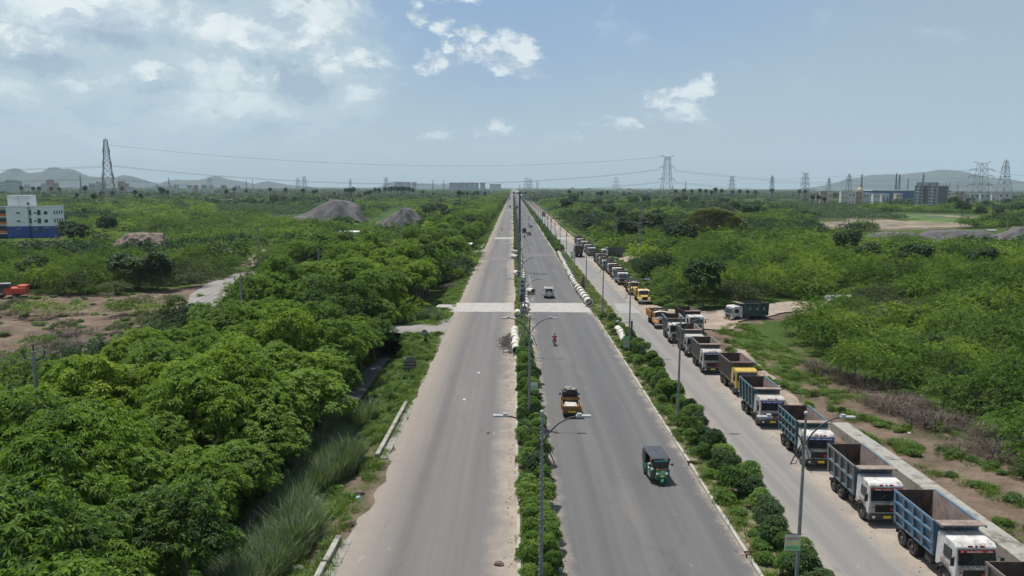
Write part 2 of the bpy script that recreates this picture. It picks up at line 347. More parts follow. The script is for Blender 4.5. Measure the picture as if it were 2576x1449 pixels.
for i, (x, y, z) in enumerate(gv):
    if y < 1: continue
    a = 0.
    if y < 1500:
        u, v = px((x, y, z)); zn = zone(u, v)
        if zn in ('track', 'clear', 'brown'): a = .72 if zn == 'clear' else .8
        if zn in ('green',): fld[i] = 1
        if zn == 'plant': a = .4
    if 26 < x < 36 and y < 95: a = max(a, .62 if y < 75 else .4)
    if -14.5 < x < -9.8: a = max(a, .48 if y < 62 else .25)
    if 20 < x < 30 and 95 < y < 125: a = .75
    if -10 < x < 28: a = max(a, .55)
    dirt[i] = a
a = me.attributes.new('dirt', 'FLOAT', 'POINT'); a.data.foreach_set('value', dirt.astype(np.float32))
a = me.attributes.new('field', 'FLOAT', 'POINT'); a.data.foreach_set('value', fld.astype(np.float32))
tag(link('ground', me), kind='structure')
# ---------------------------------------------------------------- roads
def road_mat(name, base, base2, sand, zones, streak=.5, lanes=()):
    """zones: (x_outer, x_inner, strength) sandy from the outer line fading to the inner one"""
    m_ = bpy.data.materials.new(name); m_.use_nodes = True; t = NT(m_.node_tree); bs = t.n['Principled BSDF']; bs.inputs['Roughness'].default_value = .88; bs.inputs['Specular IOR Level'].default_value = .25
    pos = t.new('ShaderNodeNewGeometry').outputs['Position']; x, y, z = t.sep(pos)
    lo = t.noise(t.vm('MULTIPLY', pos, (.25, .035, 1)), 1, 4, .6); mid = t.noise(pos, .55, 6, .68); fine = t.noise(pos, 9, 3, .7); st = t.noise(t.vm('MULTIPLY', pos, (1.1, .012, 1)), 1, 4, .62)
    c = t.mix(t.ss(st, .3, .7), base, base2)
    c = t.mix(t.m('MULTIPLY', t.ss(lo, .5, .8), .25), c, sand)
    for xa, col, w, k in lanes:
        c = t.mix(t.m('MULTIPLY', t.ss(t.m('ABSOLUTE', t.m('SUBTRACT', t.m('ADD', x, t.m('MULTIPLY', lo, 1.2)), xa + .6)), w, w * .2), k), c, col)
    xx = t.m('ADD', x, t.m('ADD', t.m('MULTIPLY', t.m('SUBTRACT', mid, .5), 2.3), t.m('MULTIPLY', t.m('SUBTRACT', lo, .5), 2.2)))
    sandc = t.mix(t.ss(mid, .3, .7), tuple(q * .86 for q in sand), tuple(min(1, q * 1.12) for q in sand)); sandc = t.mix(t.ss(fine, .66, .8), sandc, tuple(q * .6 for q in sand))
    for xo, xi, k in zones:
        c = t.mix(t.m('MULTIPLY', t.ss(xx, xi, xo), k), c, sandc)
    c = t.mix(t.m('MULTIPLY', t.ss(fine, .2, .8), .22), c, tuple(q * .55 for q in base))
    blot = t.noise(t.vm('MULTIPLY', pos, (1, .45, 1)), .9, 3, .6); c = t.mix(t.m('MULTIPLY', t.ss(blot, .66, .72), .3), c, tuple(q * .6 for q in base)); pale = t.noise(t.vm('MULTIPLY', pos, (.9, .3, 1)), 1.7, 2, .5); c = t.mix(t.m('MULTIPLY', t.ss(pale, .72, .76), .4), c, sand)
    vo = t.new('ShaderNodeTexVoronoi', feature='DISTANCE_TO_EDGE'); t.put(vo.inputs['Vector'], t.vm('ADD', t.vm('MULTIPLY', pos, (.16, .07, 1)), t.vm('MULTIPLY', t.comb(mid, fine, 0), (.35, .1, 0)))); vo.inputs['Scale'].default_value = 1.0
    c = t.mix(t.m('MULTIPLY', t.m('MULTIPLY', t.ss(vo.outputs[0], .012, .004), t.ss(lo, .48, .58)), .16), c, tuple(q * .45 for q in base))
    t.put(bs.inputs['Base Color'], c)
    b = t.new('ShaderNodeBump'); b.inputs['Strength'].default_value = .35; b.inputs['Distance'].default_value = .03; t.put(b.inputs['Height'], t.m('ADD', fine, mid)); t.l.new(b.outputs[0], bs.inputs['Normal'])
    return m_
SAND = (.335, .283, .23)
R_LEFT = road_mat('worn_asphalt', (.132, .127, .124), (.165, .158, .153), SAND, ((-10.2, -5.6, .78), (.5, -1.9, .9)), lanes=((-6.1, (.108, .104, .102), .9, .55), (-1.8, (.12, .117, .115), .8, .3)))
R_MID = road_mat('smooth_asphalt', (.102, .102, .103), (.132, .131, .130), SAND, ((2.2, 3.3, .9), (13.3, 12.1, .85)), lanes=((5, (.09, .09, .092), .8, .45), (9, (.088, .088, .091), 1.2, .45)))
R_SERV = road_mat('dusty_concrete', (.185, .18, .172), (.232, .225, .213), SAND, ((16, 17.6, .8), (22.4, 19.7, .98)))
CONC = M('pale_concrete', (.34, .325, .30), .9, .12, .8, (.25, .22, .18), .5, bump=.2)
CONC2 = M('grey_concrete', (.24, .23, .21), .9, .15, 1.2, (.12, .11, .09), .6, bump=.3, dscale=1.6)
KERB = M('kerb_concrete', (.36, .35, .305), .9, .15, 2, (.2, .18, .14), .5, dscale=2)
DIRTR = M('dirt_track', (.27, .22, .175), .95, .2, .4, (.17, .125, .095), .5, bump=.5)
TARN = M('lane_asphalt', (.20, .19, .178), .9, .14, .4, (.28, .235, .19), .5)
SOILM = M('median_soil', (.17, .135, .09), .95, .3, 1.3, (.05, .09, .02), .8, bump=.6)
PATCHD = M('dark_patch', (.125, .12, .12), .9, .1, .5)
def ragged(a, s=1.): return lambda y: a + s * (.16 * math.sin(y * 1.3) + .12 * math.sin(y * .47 + 1) + .1 * math.sin(y * 2.9 + 2))
def strip(name, xl, xr_, y0, y1, z, mat, nx_=2, **kw):
    L = [y0]; s = .7
    while L[-1] < y1: L.append(min(y1, L[-1] + s)); s *= 1.012
    vs, q = [], []
    for y in L:
        a, b = xl(y), xr_(y)
        for k in range(nx_): vs.append((a + (b - a) * k / (nx_ - 1), y, z))
    for i in range(len(L) - 1):
        for k in range(nx_ - 1): q.append((i * nx_ + k, i * nx_ + k + 1, (i + 1) * nx_ + k + 1, (i + 1) * nx_ + k))
    return tag(link(name, np_mesh(name, np.array(vs), np.array(q), mat)), kind=kw.get('kind', 'structure'))
def eaten(y):                              # broken western edge of the carriageway
    e = -9.45 + .14 * math.sin(y * 1.7) + .1 * math.sin(y * 4.1 + 1) + .08 * math.sin(y * 7.7)
    e += .22 * abs(math.sin(y * .9 + math.sin(y * .37) * 2)) ** 3 + (.1 * math.sin(y * 13.) if y < 80 else 0)
    if 42 < y < 57: e += .55 * max(0, math.sin((y - 42) / 15 * math.pi)) + .14 * math.sin(y * 3.1)
    if 57 < y < 75: e += .15
    return e - (y > 200) * .0
ROADZ = 0.
strip('road', eaten, lambda y: .30, 8, 7000, ROADZ, R_LEFT)
strip('road', lambda y: 2.62, lambda y: 12.85, 8, 7000, ROADZ, R_MID)
strip('road', ragged(16.35, .4), ragged(24.9, 1.6), 8, 7000, ROADZ, R_SERV)
def sheet(name, pts, z, mat, jit=.2, on_ground=False):
    P_ = []
    n = len(pts)
    for i in range(n):
        a, b = Vector(pts[i][:2]), Vector(pts[(i + 1) % n][:2]); k = max(1, int((b - a).length / (1.0 if (b - a).length < 40 else 4)))
        for j in range(k): P_.append(a.lerp(b, j / k) + Vector((random.uniform(-jit, jit), random.uniform(-jit, jit))))
    bm = bmesh.new(); vs = [bm.verts.new((p.x, p.y, z)) for p in P_]; f = bm.faces.new(vs)
    bmesh.ops.triangulate(bm, faces=[f])
    if on_ground:
        for _ in range(3):
            bmesh.ops.subdivide_edges(bm, edges=[e for e in bm.edges if e.calc_length() > 3], cuts=1); bmesh.ops.triangulate(bm, faces=bm.faces[:])
        for v in bm.verts: v.co.z = gz(v.co.x, v.co.y) + z
    bmesh.ops.recalc_face_normals(bm, faces=bm.faces)
    me = bpy.data.meshes.new(name); bm.to_mesh(me); bm.free(); me.materials.append(mat)
    if me.polygons and me.polygons[0].normal.z < 0: me.flip_normals()
    return tag(link(name, me), kind='structure')
g2 = lambda L, z=0.: [tuple(at(u, v, z))[:2] for u, v in L]
# pale concrete crossing slab over the culvert, and the worn patches of the road
sheet('crossing_slab', [(-10.4, 120.2), (-10.6, 124.5), (-12.9, 124.7), (-12.7, 127.6), (-10.6, 127.8), (-10.2, 129.6), (.15, 129.8), (.15, 120.3)], .006, CONC, .05)
sheet('crossing_slab', [(2.66, 120.4), (2.66, 129.7), (12.6, 130.1), (12.8, 120.0)], .006, CONC, .05)
sheet('crossing_slab', [(17.2, 119.6), (17.4, 129.6), (20.2, 129.8), (20.6, 119.8)], .006, M('pale_slab', (.27, .267, .26), .9, .1, .8), .15)
for y in (292, 640): sheet('crossing_slab', [(-7.2, y), (-7.2, y + 9), (.1, y + 9), (.1, y)], .008, CONC, .05); 
sheet('crossing_slab', [(17.0, 292), (17.0, 301), (21.5, 301), (21.5, 292)], .008, CONC, .1)
sheet('road_patch', [(2.7, 219), (2.7, 228), (12.3, 228), (12.3, 219)], .007, PATCHD, .1)
sheet('road_patch', [(-.8, 91), (-1.3, 94), (-1.25, 99), (-.6, 102.5), (.22, 103), (.25, 90), (-.3, 89)], .008, M('dark_rubble', (.06, .054, .05), .95, .3, 4), .1)
sheet('road_patch', [(-9.2, 208), (-9.2, 216), (.1, 216), (.1, 208)], .007, M('dull_patch', (.15, .138, .135), .9, .1, .5), .1)
# lanes that join the highway
sheet('side_road', [(-40, 103.4), (-18, 103.2), (-13.2, 101.3), (-11.2, 97.5), (-10.0, 92.0), (-9.3, 90.5), (-9.0, 116), (-9.8, 114.5), (-11.4, 109.5), (-18, 107.3), (-40, 107.3)], .012, TARN, .12)
sheet('side_road', [(-9.3, 232), (-14, 230), (-26, 230), (-26, 234), (-14, 235), (-10.5, 240), (-9.3, 246)], .012, TARN, .2)
sheet('side_road', g2(TRACK_L, -.7), .13, TARN, .25, True)
for b in BARE: sheet('dirt_path', g2(b, -.7), .14, DIRTR, .3, True)
sheet('side_road', [(22.8, 96), (24.5, 101), (27.5, 107.5), (28.5, 112), (27.2, 122), (24, 128), (22.6, 132), (22.4, 150), (23.5, 168), (22, 170), (20.9, 95)], .004, DIRTR, .3)
sheet('side_road', [(26, 106), (31, 104.5)] + g2([(1860, 818), (1960, 803), (2060, 782), (2150, 765), (2160, 752), (2055, 767), (1935, 777), (1820, 792)], 0)[0:] + [(31, 116.5), (27, 121)], .16, DIRTR, .25, True)
sheet('side_road', [(23.5, 196)] + g2([(1600, 659), (1720, 661), (1720, 654), (1600, 649)]) + [(24, 214)], .1, DIRTR, .2, True)
sheet('side_road', g2(LOT), .3, M('white_yard', (.45, .44, .42), .9, .1, .6), .2, True); sheet('side_road', g2(LOT2), .2, DIRTR, .2, True)
for p in FIELD_B: sheet('field', g2(p), .12, M('fallow_field', (.20, .165, .12), .95, .25, .05, (.07, .11, .03), .4, dscale=.03), .5, True)
for p in FIELD_G: sheet('field', g2(p), .12, M('green_field', (.055, .088, .03), .95, .3, .03, (.035, .06, .018), .4, dscale=.02), .5, True)
sheet('track', [(25.2, 62), (26.2, 75), (27.5, 88), (27.9, 93), (29, 92), (28.2, 84), (27.3, 72), (26.4, 60)], .06, DIRTR, .2, True)
# faded paint lines and pale road stains
WHITE = M('worn_white_paint', (.36, .35, .34), .85, .2, 3, (.2, .19, .18), .9, dscale=4)
for x, y0, y1 in ((3.6, 143, 172), (12.0, 148, 160), (12.5, 131, 140), (3.5, 131, 136), (20.3, 132, 150)):
    strip('lane_line', lambda y: x, lambda y: x + .12, y0, y1, .009, WHITE)
# ---------------------------------------------------------------- medians with kerbs
def median(name, x0, x1, y0, y1, kl, kr, label_m):
    root = strip(name, lambda y: x0 + .2, lambda y: x1 - .2, y0, y1, .12, SOILM, 3)
    for xa, segs in ((x0, kl), (x1 - .2, kr)):
        for a, b in segs:
            L = [a]
            while L[-1] < b: L.append(min(b, L[-1] + (6. if L[-1] < 140 else 60)))
            for i in range(len(L) - 1):
                j = random.uniform(-.02, .02) if a < 140 else 0
                MB().box(xa + j, xa + .2 + j, L[i] + .02, L[i + 1] - .02, -.05, .17 + random.uniform(-.01, .01)).build('kerb_stone', KERB, root, bevel=.02 if L[i] < 140 else 0)
    return root
MC = median('median_strip', .28, 2.64, 8, 6000, [(8, 52.5), (54, 92), (113, 119.5), (131, 150), (215, 6000)], [(8, 119), (228, 6000)], '')
MR = median('median_strip', 12.83, 16.4, 8, 6000, [(8, 116), (134, 158), (228, 6000)], [(80, 116), (230, 6000)], '')
# channel-shaped rusty drain outlets laid across the kerb
RUST = M('rusty_steel', (.16, .10, .07), .8, .3, 4, (.07, .045, .035), .7)
def outlet(x0, x1, y, lab):
    b = MB(); b.box(x0, x1, y - .16, y - .13, .12, .27); b.box(x0, x1, y + .13, y + .16, .12, .27); b.box(x0, x1, y - .13, y + .13, .12, .15)
    b.build('drain_channel', RUST, label=lab, cat='drain channel', group='drain channels across the kerbs')
for (u, v), side, lab in (((1303, 1158), 0, 'rusty drain channel across the west kerb of the central median'), ((1378, 1158), 1, 'short rusty drain channel on the east kerb of the central median'), ((1740, 1163), 2, 'rusty drain channel across the kerb near the green rickshaw'), ((1885, 1392), 2, 'rusty drain channel across the kerb, lower one beside the shrubs'), ((1306, 1385), 0, 'rusty drain channel across the median kerb near the bottom edge')):
    y = at(u, v, .2).y
    x0, x1 = ((.2, 1.1), (2.0, 2.75), (12.75, 13.8))[side]
    outlet(x0, x1, y, lab)
# ---------------------------------------------------------------- long concrete culvert wall on the east verge
def poly_wall(name, pts, width, z0, z1, mat, root, seg=5.):
    P_ = [Vector(p) for p in pts]; out = []
    for a, b in zip(P_[:-1], P_[1:]):
        L = (b - a).length; k = max(1, round(L / seg)); d = (b - a).normalized(); nrm = Vector((-d.y, d.x)) * width / 2
        for i in range(k):
            p, q = a + d * (L * i / k + .015), a + d * (L * (i + 1) / k - .015); dz_ = random.uniform(-.02, .02)
            c = [p - nrm, q - nrm, q + nrm, p + nrm]; c = [(w.x, w.y) for w in c]
            MB().hexa([(w[0], w[1], z0) for w in c], [(w[0], w[1], z1 + dz_) for w in c]).build(name, mat, root, bevel=.03)
WALLC = M('weathered_wall', (.31, .30, .265), .9, .2, .9, (.09, .08, .068), .72, bump=.4, dscale=.9)
cw = empty('culvert_wall', (0, 0, 0), 0, 'long low flat-topped concrete drain wall running behind the nearest dump trucks', 'wall')
A, B_, C_ = at(2112, 1062, .75), at(2330, 1215, .75), at(2640, 1440, .75)
poly_wall('wall_block', [(A.x, A.y), (B_.x, B_.y), (C_.x, C_.y), (C_.x - .6, C_.y - 14)], 1.35, -.1, .75, WALLC, cw)
slabs = empty('drain_slabs', (0, 0, 0), 0, 'row of loose pale slabs covering the roadside drain beyond the truck queue', 'slab row')
for i in range(34):
    y = 150 + i * 6.5; x = 26.2 + .7 * math.sin(y * .05) + random.uniform(-.3, .3)
    if 196 < y < 214: continue
    MB().box(x - .6, x + .6, y - random.uniform(1, 2.1), y + 1.7, .0, .22, rz=random.uniform(-.12, .12)).build('cover_slab', CONC, slabs)
# western parapet beams
def beam(pts, lab, foot=True):
    r = empty('parapet_beam', (0, 0, 0), 0, lab, 'parapet', 'broken parapet beams on the west verge')
    a, b = Vector(pts[0]), Vector(pts[1]); d = (b - a).normalized(); n = Vector((-d.y, d.x))
    c = [a - n * .16, a + n * .16, b + n * .16, b - n * .16]; c = [(w.x, w.y) for w in c][::-1]
    MB().hexa([(x, y, -.1) for x, y in c], [(x, y, .34) for x, y in c]).build('beam', M('beam_concrete', (.29, .285, .25), .9, .2, 2, (.12, .105, .08), .7, dscale=1.6), r, bevel=.04)
    c = [a - n * .75, a - n * .2, b - n * .2, b - n * .75]; c = [(w.x, w.y) for w in c][::-1]
    c2 = [a - n * .75, a - n * .2, b - n * .2, b - n * .75] if n.x < 0 else [a + n * .2, a + n * .75, b + n * .75, b + n * .2]
    c2 = [(w.x, w.y) for w in c2]
    if foot: MB().hexa([(x, y, -.3) for x, y in c2[::-1]], [(x, y, .03) for x, y in c2[::-1]]).build('footing', CONC2, r)
pA = lambda u, v: tuple(at(u, v, .35))[:2]
beam([pA(948, 1142), pA(1022, 1008)], 'long pale parapet beam beside the tall reeds')
beam([pA(818, 1408), pA(852, 1345)], 'short pale parapet beam on the verge below the rubble')
beam([pA(760, 1520), pA(815, 1411)], 'pale parapet beam leaving the photo at the bottom edge')
beam([(-10.3, 244), (-10.1, 262)], 'distant parapet beam past the red poster board', False)
# drain under the western trees
dr = strip('drain', lambda y: -17.4, lambda y: -15.6, 15, 100, -1.6, M('wet_concrete', (.10, .108, .115), .45, .2, .6, (.06, .06, .055), .6))
# ---------------------------------------------------------------- foliage meshes
def kites(cs, ds, ns, L, Wd, droop=0.):
    """leaf-sized kites: centre-base points cs, directions ds, side vectors ns"""
    n = len(cs); L = np.broadcast_to(L, n)[:, None]; Wd = np.broadcast_to(Wd, n)[:, None]
    tip = cs + ds * L; tip[:, 2] -= (L[:, 0] * droop); mid = cs + ds * L * .45
    v = np.stack([cs, mid + ns * Wd / 2, tip, mid - ns * Wd / 2], 1).reshape(-1, 3)
    return v, np.arange(4 * n).reshape(n, 4)
def unit(a): return a / (np.linalg.norm(a, axis=-1, keepdims=True) + 1e-9)
def side(d):
    r = RNG.normal(size=d.shape); return unit(np.cross(d, r))
def crown_points(n, lobes, shell=.62, low=-.35):
    """points in the outer shell of several overlapping lobes (cx,cy,cz,rx,ry,rz)"""
    out, nor = [], []
    w = np.array([l[3] * l[4] for l in lobes]); w = w / w.sum()
    while len(out) < n:
        l = lobes[RNG.choice(len(lobes), p=w)]
        d = unit(RNG.normal(size=3))
        if d[2] < low: continue
        r = shell + (1 - shell) * RNG.random() ** .6
        p = np.array(l[:3]) + d * r * np.array(l[3:])
        if any(np.sum(((p - np.array(m_[:3])) / np.array(m_[3:])) ** 2) < shell ** 2 * .8 for m_ in lobes if m_ is not l): continue
        out.append(p); nor.append(d)
    return np.array(out), np.array(nor)
def rand_lobes(R_, Hc, z0, k, flat_=.75):
    L = [(0, 0, z0 + Hc * .5, R_ * .72, R_ * .72, Hc * .5)]
    if k > 12: L = [(0, 0, z0 + Hc * .42, R_ * .5, R_ * .5, Hc * .42)]
    for i in range(k):
        if k > 12:
            a = i * 2.4 + RNG.random() * .5; e = math.acos(1 - (i + .5) / k * 1.15) ; r = R_ * .72 * math.sin(e) * RNG.uniform(.85, 1.1); s = R_ * RNG.uniform(.24, .36)
            L.append((r * math.cos(a), r * math.sin(a), z0 + Hc * (.42 + .42 * math.cos(e)) + RNG.uniform(-.25, .25), s, s, s * .62)); continue
        a = i * 2.4 + RNG.random(); r = R_ * RNG.uniform(.35, .62); s = R_ * RNG.uniform(.32, .52)
        L.append((r * math.cos(a), r * math.sin(a), z0 + Hc * RNG.uniform(.3, .78), s, s, s * flat_))
    return L
def whorl_crown(name, R_, Hc, z0, nwh, nl, leaf, wid, mat, lobes=7):
    """broad-leaf crown of umbrella-like whorls of drooping leaves"""
    p, nr = crown_points(nwh, rand_lobes(R_, Hc, z0, lobes))
    ax = unit(nr * .55 + np.array([0, 0, .75]) + RNG.normal(size=nr.shape) * .18)
    a = side(ax); b = np.cross(ax, a); C_, D_, T_ = [], [], []
    tw = RNG.random(nwh)
    for k in range(nl):
        ang = 2 * math.pi * k / nl + RNG.random(nwh) * .6; rad_ = a * np.cos(ang)[:, None] + b * np.sin(ang)[:, None]
        lift = RNG.uniform(-.25, .35, nwh)[:, None]
        d = unit(rad_ + ax * lift); C_.append(p + d * leaf * .08); D_.append(d); T_.append(tw * .6 + RNG.random(nwh) * .4)
    C_, D_, T_ = np.concatenate(C_), np.concatenate(D_), np.concatenate(T_)
    up = np.array([0, 0, 1.]); s = unit(np.cross(D_, up) + RNG.normal(size=D_.shape) * .25)
    v, q = kites(C_, D_, s, leaf * RNG.uniform(.75, 1.2, len(C_)), wid, .28)
    return np_mesh(name, v, q, mat, T_)
def spray_crown(name, R_, Hc, nsp, per, Ls, lw, mat, lean=.6, z0=.25):
    """scrub crown of arching feathery sprays"""
    p, nr = crown_points(nsp, rand_lobes(R_, Hc, z0, 6, .6), .5, -.1)
    out = unit(nr * np.array([1, 1, .35]) + RNG.normal(size=nr.shape) * .35 + np.array([0, 0, .25])); C_, D_, T_ = [], [], []
    tw = RNG.random(nsp); LL = Ls * RNG.uniform(.6, 1.3, nsp)
    for k in range(per):
        t = (k + RNG.random(nsp)) / per
        pos = p + out * (LL * t)[:, None]; pos[:, 2] -= LL * .55 * t ** 2
        d = unit(out * .8 + RNG.normal(size=nr.shape) * np.array([.7, .7, .3]) - np.array([0, 0, .3])[None] * t[:, None])
        C_.append(pos); D_.append(d); T_.append(tw * .45 + .35 * t + RNG.random(nsp) * .2)
    C_, D_, T_ = np.concatenate(C_), np.concatenate(D_), np.concatenate(T_)
    C_[:, 2] = np.maximum(C_[:, 2], .08)
    s = unit(np.cross(D_, np.array([0, 0, 1.])) + RNG.normal(size=D_.shape) * .5)
    v, q = kites(C_, D_, s, lw[0] * RNG.uniform(.6, 1.4, len(C_)), lw[1], .2)
    return np_mesh(name, v, q, mat, T_)
def tuft(name, n, h, r, w, mat, lean=.35):
    a = RNG.uniform(0, 6.28, n); rr = r * np.sqrt(RNG.random(n)); b = np.stack([rr * np.cos(a), rr * np.sin(a), np.zeros(n)], 1)
    a2 = a + RNG.normal(size=n) * .7; ln = RNG.uniform(.1, 1, n) * lean; hh = h * RNG.uniform(.55, 1.15, n)
    d = np.stack([np.cos(a2) * ln, np.sin(a2) * ln, np.ones(n)], 1); s = np.stack([-np.sin(a2), np.cos(a2), np.zeros(n)], 1)
    m_ = b + d * hh[:, None] * .6; tip = b + d * hh[:, None] + np.stack([np.cos(a2) * ln, np.sin(a2) * ln, -ln * .6], 1) * hh[:, None] * .5
    v = np.stack([b - s * w / 2, b + s * w / 2, m_ + s * w * .45, tip, m_ - s * w * .45], 1).reshape(-1, 3)
    i = np.arange(n)[:, None] * 5
    q = np.concatenate([i + np.array([[0, 1, 2, 4]])])
    v2 = v; tri = i + np.array([[4, 2, 3, 3]])
    me = bpy.data.meshes.new(name); F = [tuple(x) for x in q] + [tuple(x[:3]) for x in tri]
    me.from_pydata([tuple(x) for x in v2], [], F); me.update()
    t = RNG.random(n); at_ = me.attributes.new('tint', 'FLOAT', 'FACE'); at_.data.foreach_set('value', np.concatenate([t, t]).astype(np.float32))
    me.materials.append(mat); return me
def trunk_mesh(name, h, r, spread, nb=5, mat=None):
    b = MB(); top = Vector((random.uniform(-.15, .15) * h * .3, random.uniform(-.15, .15) * h * .3, h))
    b.tube([(0, 0, -.3), (top.x * .3, top.y * .3, h * .45), top], [r * 1.25, r * .9, r * .6], 7)
    for i in range(nb):
        a = i * 2.4 + random.random(); s = Vector((top.x * .5, top.y * .5, h * random.uniform(.55, .95)))
        e = s + Vector((math.cos(a) * spread, math.sin(a) * spread, spread * random.uniform(.5, .9)))
        b.tube([s, s.lerp(e, .5) + Vector((0, 0, .15 * spread)), e], [r * .5, r * .32, r * .12], 5)
    return b.mesh(name, mat or BARK)
# the kinds
BROAD = [whorl_crown('crown', 3.0 + .3 * (i % 3), 5.7 + .5 * (i % 2), 1.4, 1050, 8, .30, .12, F_BROAD, 20 if i % 2 else 10) for i in range(6)]
BROADT = [trunk_mesh('trunk', 4.6, .16, 1.7) for i in range(3)]
SCRUBH = [spray_crown('crown', 2.6, 2.9 + .6 * (i % 3), 150, 28, 1.15, (.22, .085), F_SCRUB) for i in range(5)]   # near
SCRUBD = [spray_crown('crown', 2.3, 3.0, 230, 15, .8, (.26, .11), F_DARK) for i in range(2)]
SCRUBO = [spray_crown('crown', 2.4, 2.4, 200, 15, 1.0, (.28, .09), F_SCRUB2) for i in range(2)]
STEM = [trunk_mesh('stem', 1.5, .07, 1.1, 5) for i in range(2)]
SCRUBL = [spray_crown('crown', 3.6, 3.0 + .9 * (i % 2), 80, 14, 1.7, (.52, .2), F_SCRUB) for i in range(4)]     # middle distance
SCRUBLD = [spray_crown('crown', 3.4, 4.0, 130, 8, 1.2, (.60, .28), F_DARK) for i in range(2)]
DARKT = [whorl_crown('crown', 3.6, 5.4, 2.0, 330, 7, .72, .30, F_DARK, 7) for i in range(3)]
FARC = [whorl_crown('crown', 10, 6.0, .3, 150, 5, 2.3, 1.2, F_FAR, 8) for i in range(4)]
SHRUB = [whorl_crown('foliage', .85, 1.5, .15, 190, 7, .24, .075, F_MED, 4) for i in range(4)]
SHRUBD = [whorl_crown('foliage', 1.0, 1.75, .1, 330, 7, .24, .08, F_MED if i % 2 else F_DARK, 6) for i in range(4)]
LOWB = [whorl_crown('foliage', .8, .6, .0, 110, 6, .22, .08, F_MED, 4) for i in range(3)]
GRASS = [tuft('grass', 60, .42, .45, .03, F_GRASS, .7) for i in range(3)]
REED = [tuft('reed', 110, 2.0, .45, .045, F_REED, .42) for i in range(3)]
TWIG = [tuft('twigs', 110, 1.0, .9, .035, F_DRY, 1.5) for i in range(3)]
def palm_crown(mat=F_PALM):
    C_, D_, S_, T_ = [], [], [], []
    for k in range(34):                    # stiff fan leaves on a globe
        d = unit(RNG.normal(size=3)); d[2] = d[2] * .8 + .12; d = unit(d); c = d * .25; s = unit(np.cross(d, RNG.normal(size=3))); t = RNG.random()
        for j in range(9):
            a = (j - 4) * .3; dd = unit(d * math.cos(a) + s * math.sin(a)); C_.append(c); D_.append(dd); S_.append(unit(np.cross(dd, np.cross(d, s)))); T_.append(t)
    v, q = kites(np.array(C_), np.array(D_), np.array(S_), 1.75, .42, .06); return np_mesh('crown', v, q, mat, np.array(T_))
PALMC = [palm_crown() for i in range(3)]
PALMT = MB().tube([(0, 0, -14), (.15, 0, -7), (0, 0, 0)], [.4, .3, .28], 7).mesh('trunk', M('palm_bark', (.10, .09, .08), .9, .3, 2))
def banana():
    C_, D_, T_ = [], [], []
    for k in range(9):
        a = k * 2.4; d = unit(np.array([math.cos(a) * .75, math.sin(a) * .75, 1.0]))
        for j in range(3):
            C_.append(np.array([0, 0, 1.5]) + d * j * .62 + np.array([0, 0, -.12 * j * j])); D_.append(unit(d - np.array([0, 0, .42 * j]))); T_.append(RNG.random())
    v, q = kites(np.array(C_), np.array(D_), side(np.array(D_)), .9, .55, .15); return np_mesh('banana', v, q, F_BANANA, np.array(T_))
BANANA = [banana() for i in range(3)]
# ---------------------------------------------------------------- masses nobody could count: instanced on points
SRC = {}
def source_collection(meshes):
    key = tuple(m_.name for m_ in meshes)
    if key not in SRC:
        c = bpy.data.collections.new('sources')
        for i, me in enumerate(meshes):
            o = bpy.data.objects.new('s%02d' % i, me); c.objects.link(o)
        SRC[key] = c
    return SRC[key]
def scatter(name, meshes, pts, label=None, cat=None, kind='stuff', parent=None):
    """pts rows: x y z rotation scale scale_z"""
    pts = np.array(pts, np.float32); n = len(pts)
    me = bpy.data.meshes.new(name); me.vertices.add(n); me.vertices.foreach_set('co', pts[:, :3].ravel()); me.update()
    for nm, col in (('rz', pts[:, 3]), ('sx', pts[:, 4]), ('sz', pts[:, 5])):
        a = me.attributes.new(nm, 'FLOAT', 'POINT'); a.data.foreach_set('value', np.ascontiguousarray(col))
    a = me.attributes.new('idx', 'INT', 'POINT'); a.data.foreach_set('value', RNG.integers(0, len(meshes), n).astype(np.int32))
    o = link(name, me, parent)
    ng = bpy.data.node_groups.new('scatter', 'GeometryNodeTree')
    ng.interface.new_socket('Geometry', in_out='INPUT', socket_type='NodeSocketGeometry'); ng.interface.new_socket('Geometry', in_out='OUTPUT', socket_type='NodeSocketGeometry')
    N_, L_ = ng.nodes, ng.links; gi_, go = N_.new('NodeGroupInput'), N_.new('NodeGroupOutput')
    ci = N_.new('GeometryNodeCollectionInfo'); ci.inputs['Collection'].default_value = source_collection(meshes); ci.inputs['Separate Children'].default_value = True; ci.inputs['Reset Children'].default_value = True
    ip = N_.new('GeometryNodeInstanceOnPoints'); ip.inputs['Pick Instance'].default_value = True
    def attr(nm, ty='FLOAT'):
        a = N_.new('GeometryNodeInputNamedAttribute'); a.data_type = ty; a.inputs['Name'].default_value = nm; return a.outputs[0]
    cr, cs = N_.new('ShaderNodeCombineXYZ'), N_.new('ShaderNodeCombineXYZ')
    L_.new(attr('rz'), cr.inputs[2]); sx = attr('sx'); L_.new(sx, cs.inputs[0]); L_.new(sx, cs.inputs[1]); L_.new(attr('sz'), cs.inputs[2])
    L_.new(gi_.outputs[0], ip.inputs['Points']); L_.new(ci.outputs[0], ip.inputs['Instance']); L_.new(attr('idx', 'INT'), ip.inputs['Instance Index'])
    L_.new(cr.outputs[0], ip.inputs['Rotation']); L_.new(cs.outputs[0], ip.inputs['Scale']); L_.new(ip.outputs[0], go.inputs[0])
    md = o.modifiers.new('scatter', 'NODES'); md.node_group = ng
    return tag(o, label, cat, kind=kind)
U = random.uniform
def plant_thing(name, loc, crown, trunk, s, sz, label, cat, group, cname='crown', tname='trunk', lift=0.):
    o = empty(name, loc, U(0, 6.28), label, cat, group); o.scale = (s, s, sz)
    link(cname, crown, o)
    if trunk: link(tname, trunk, o)
    return o
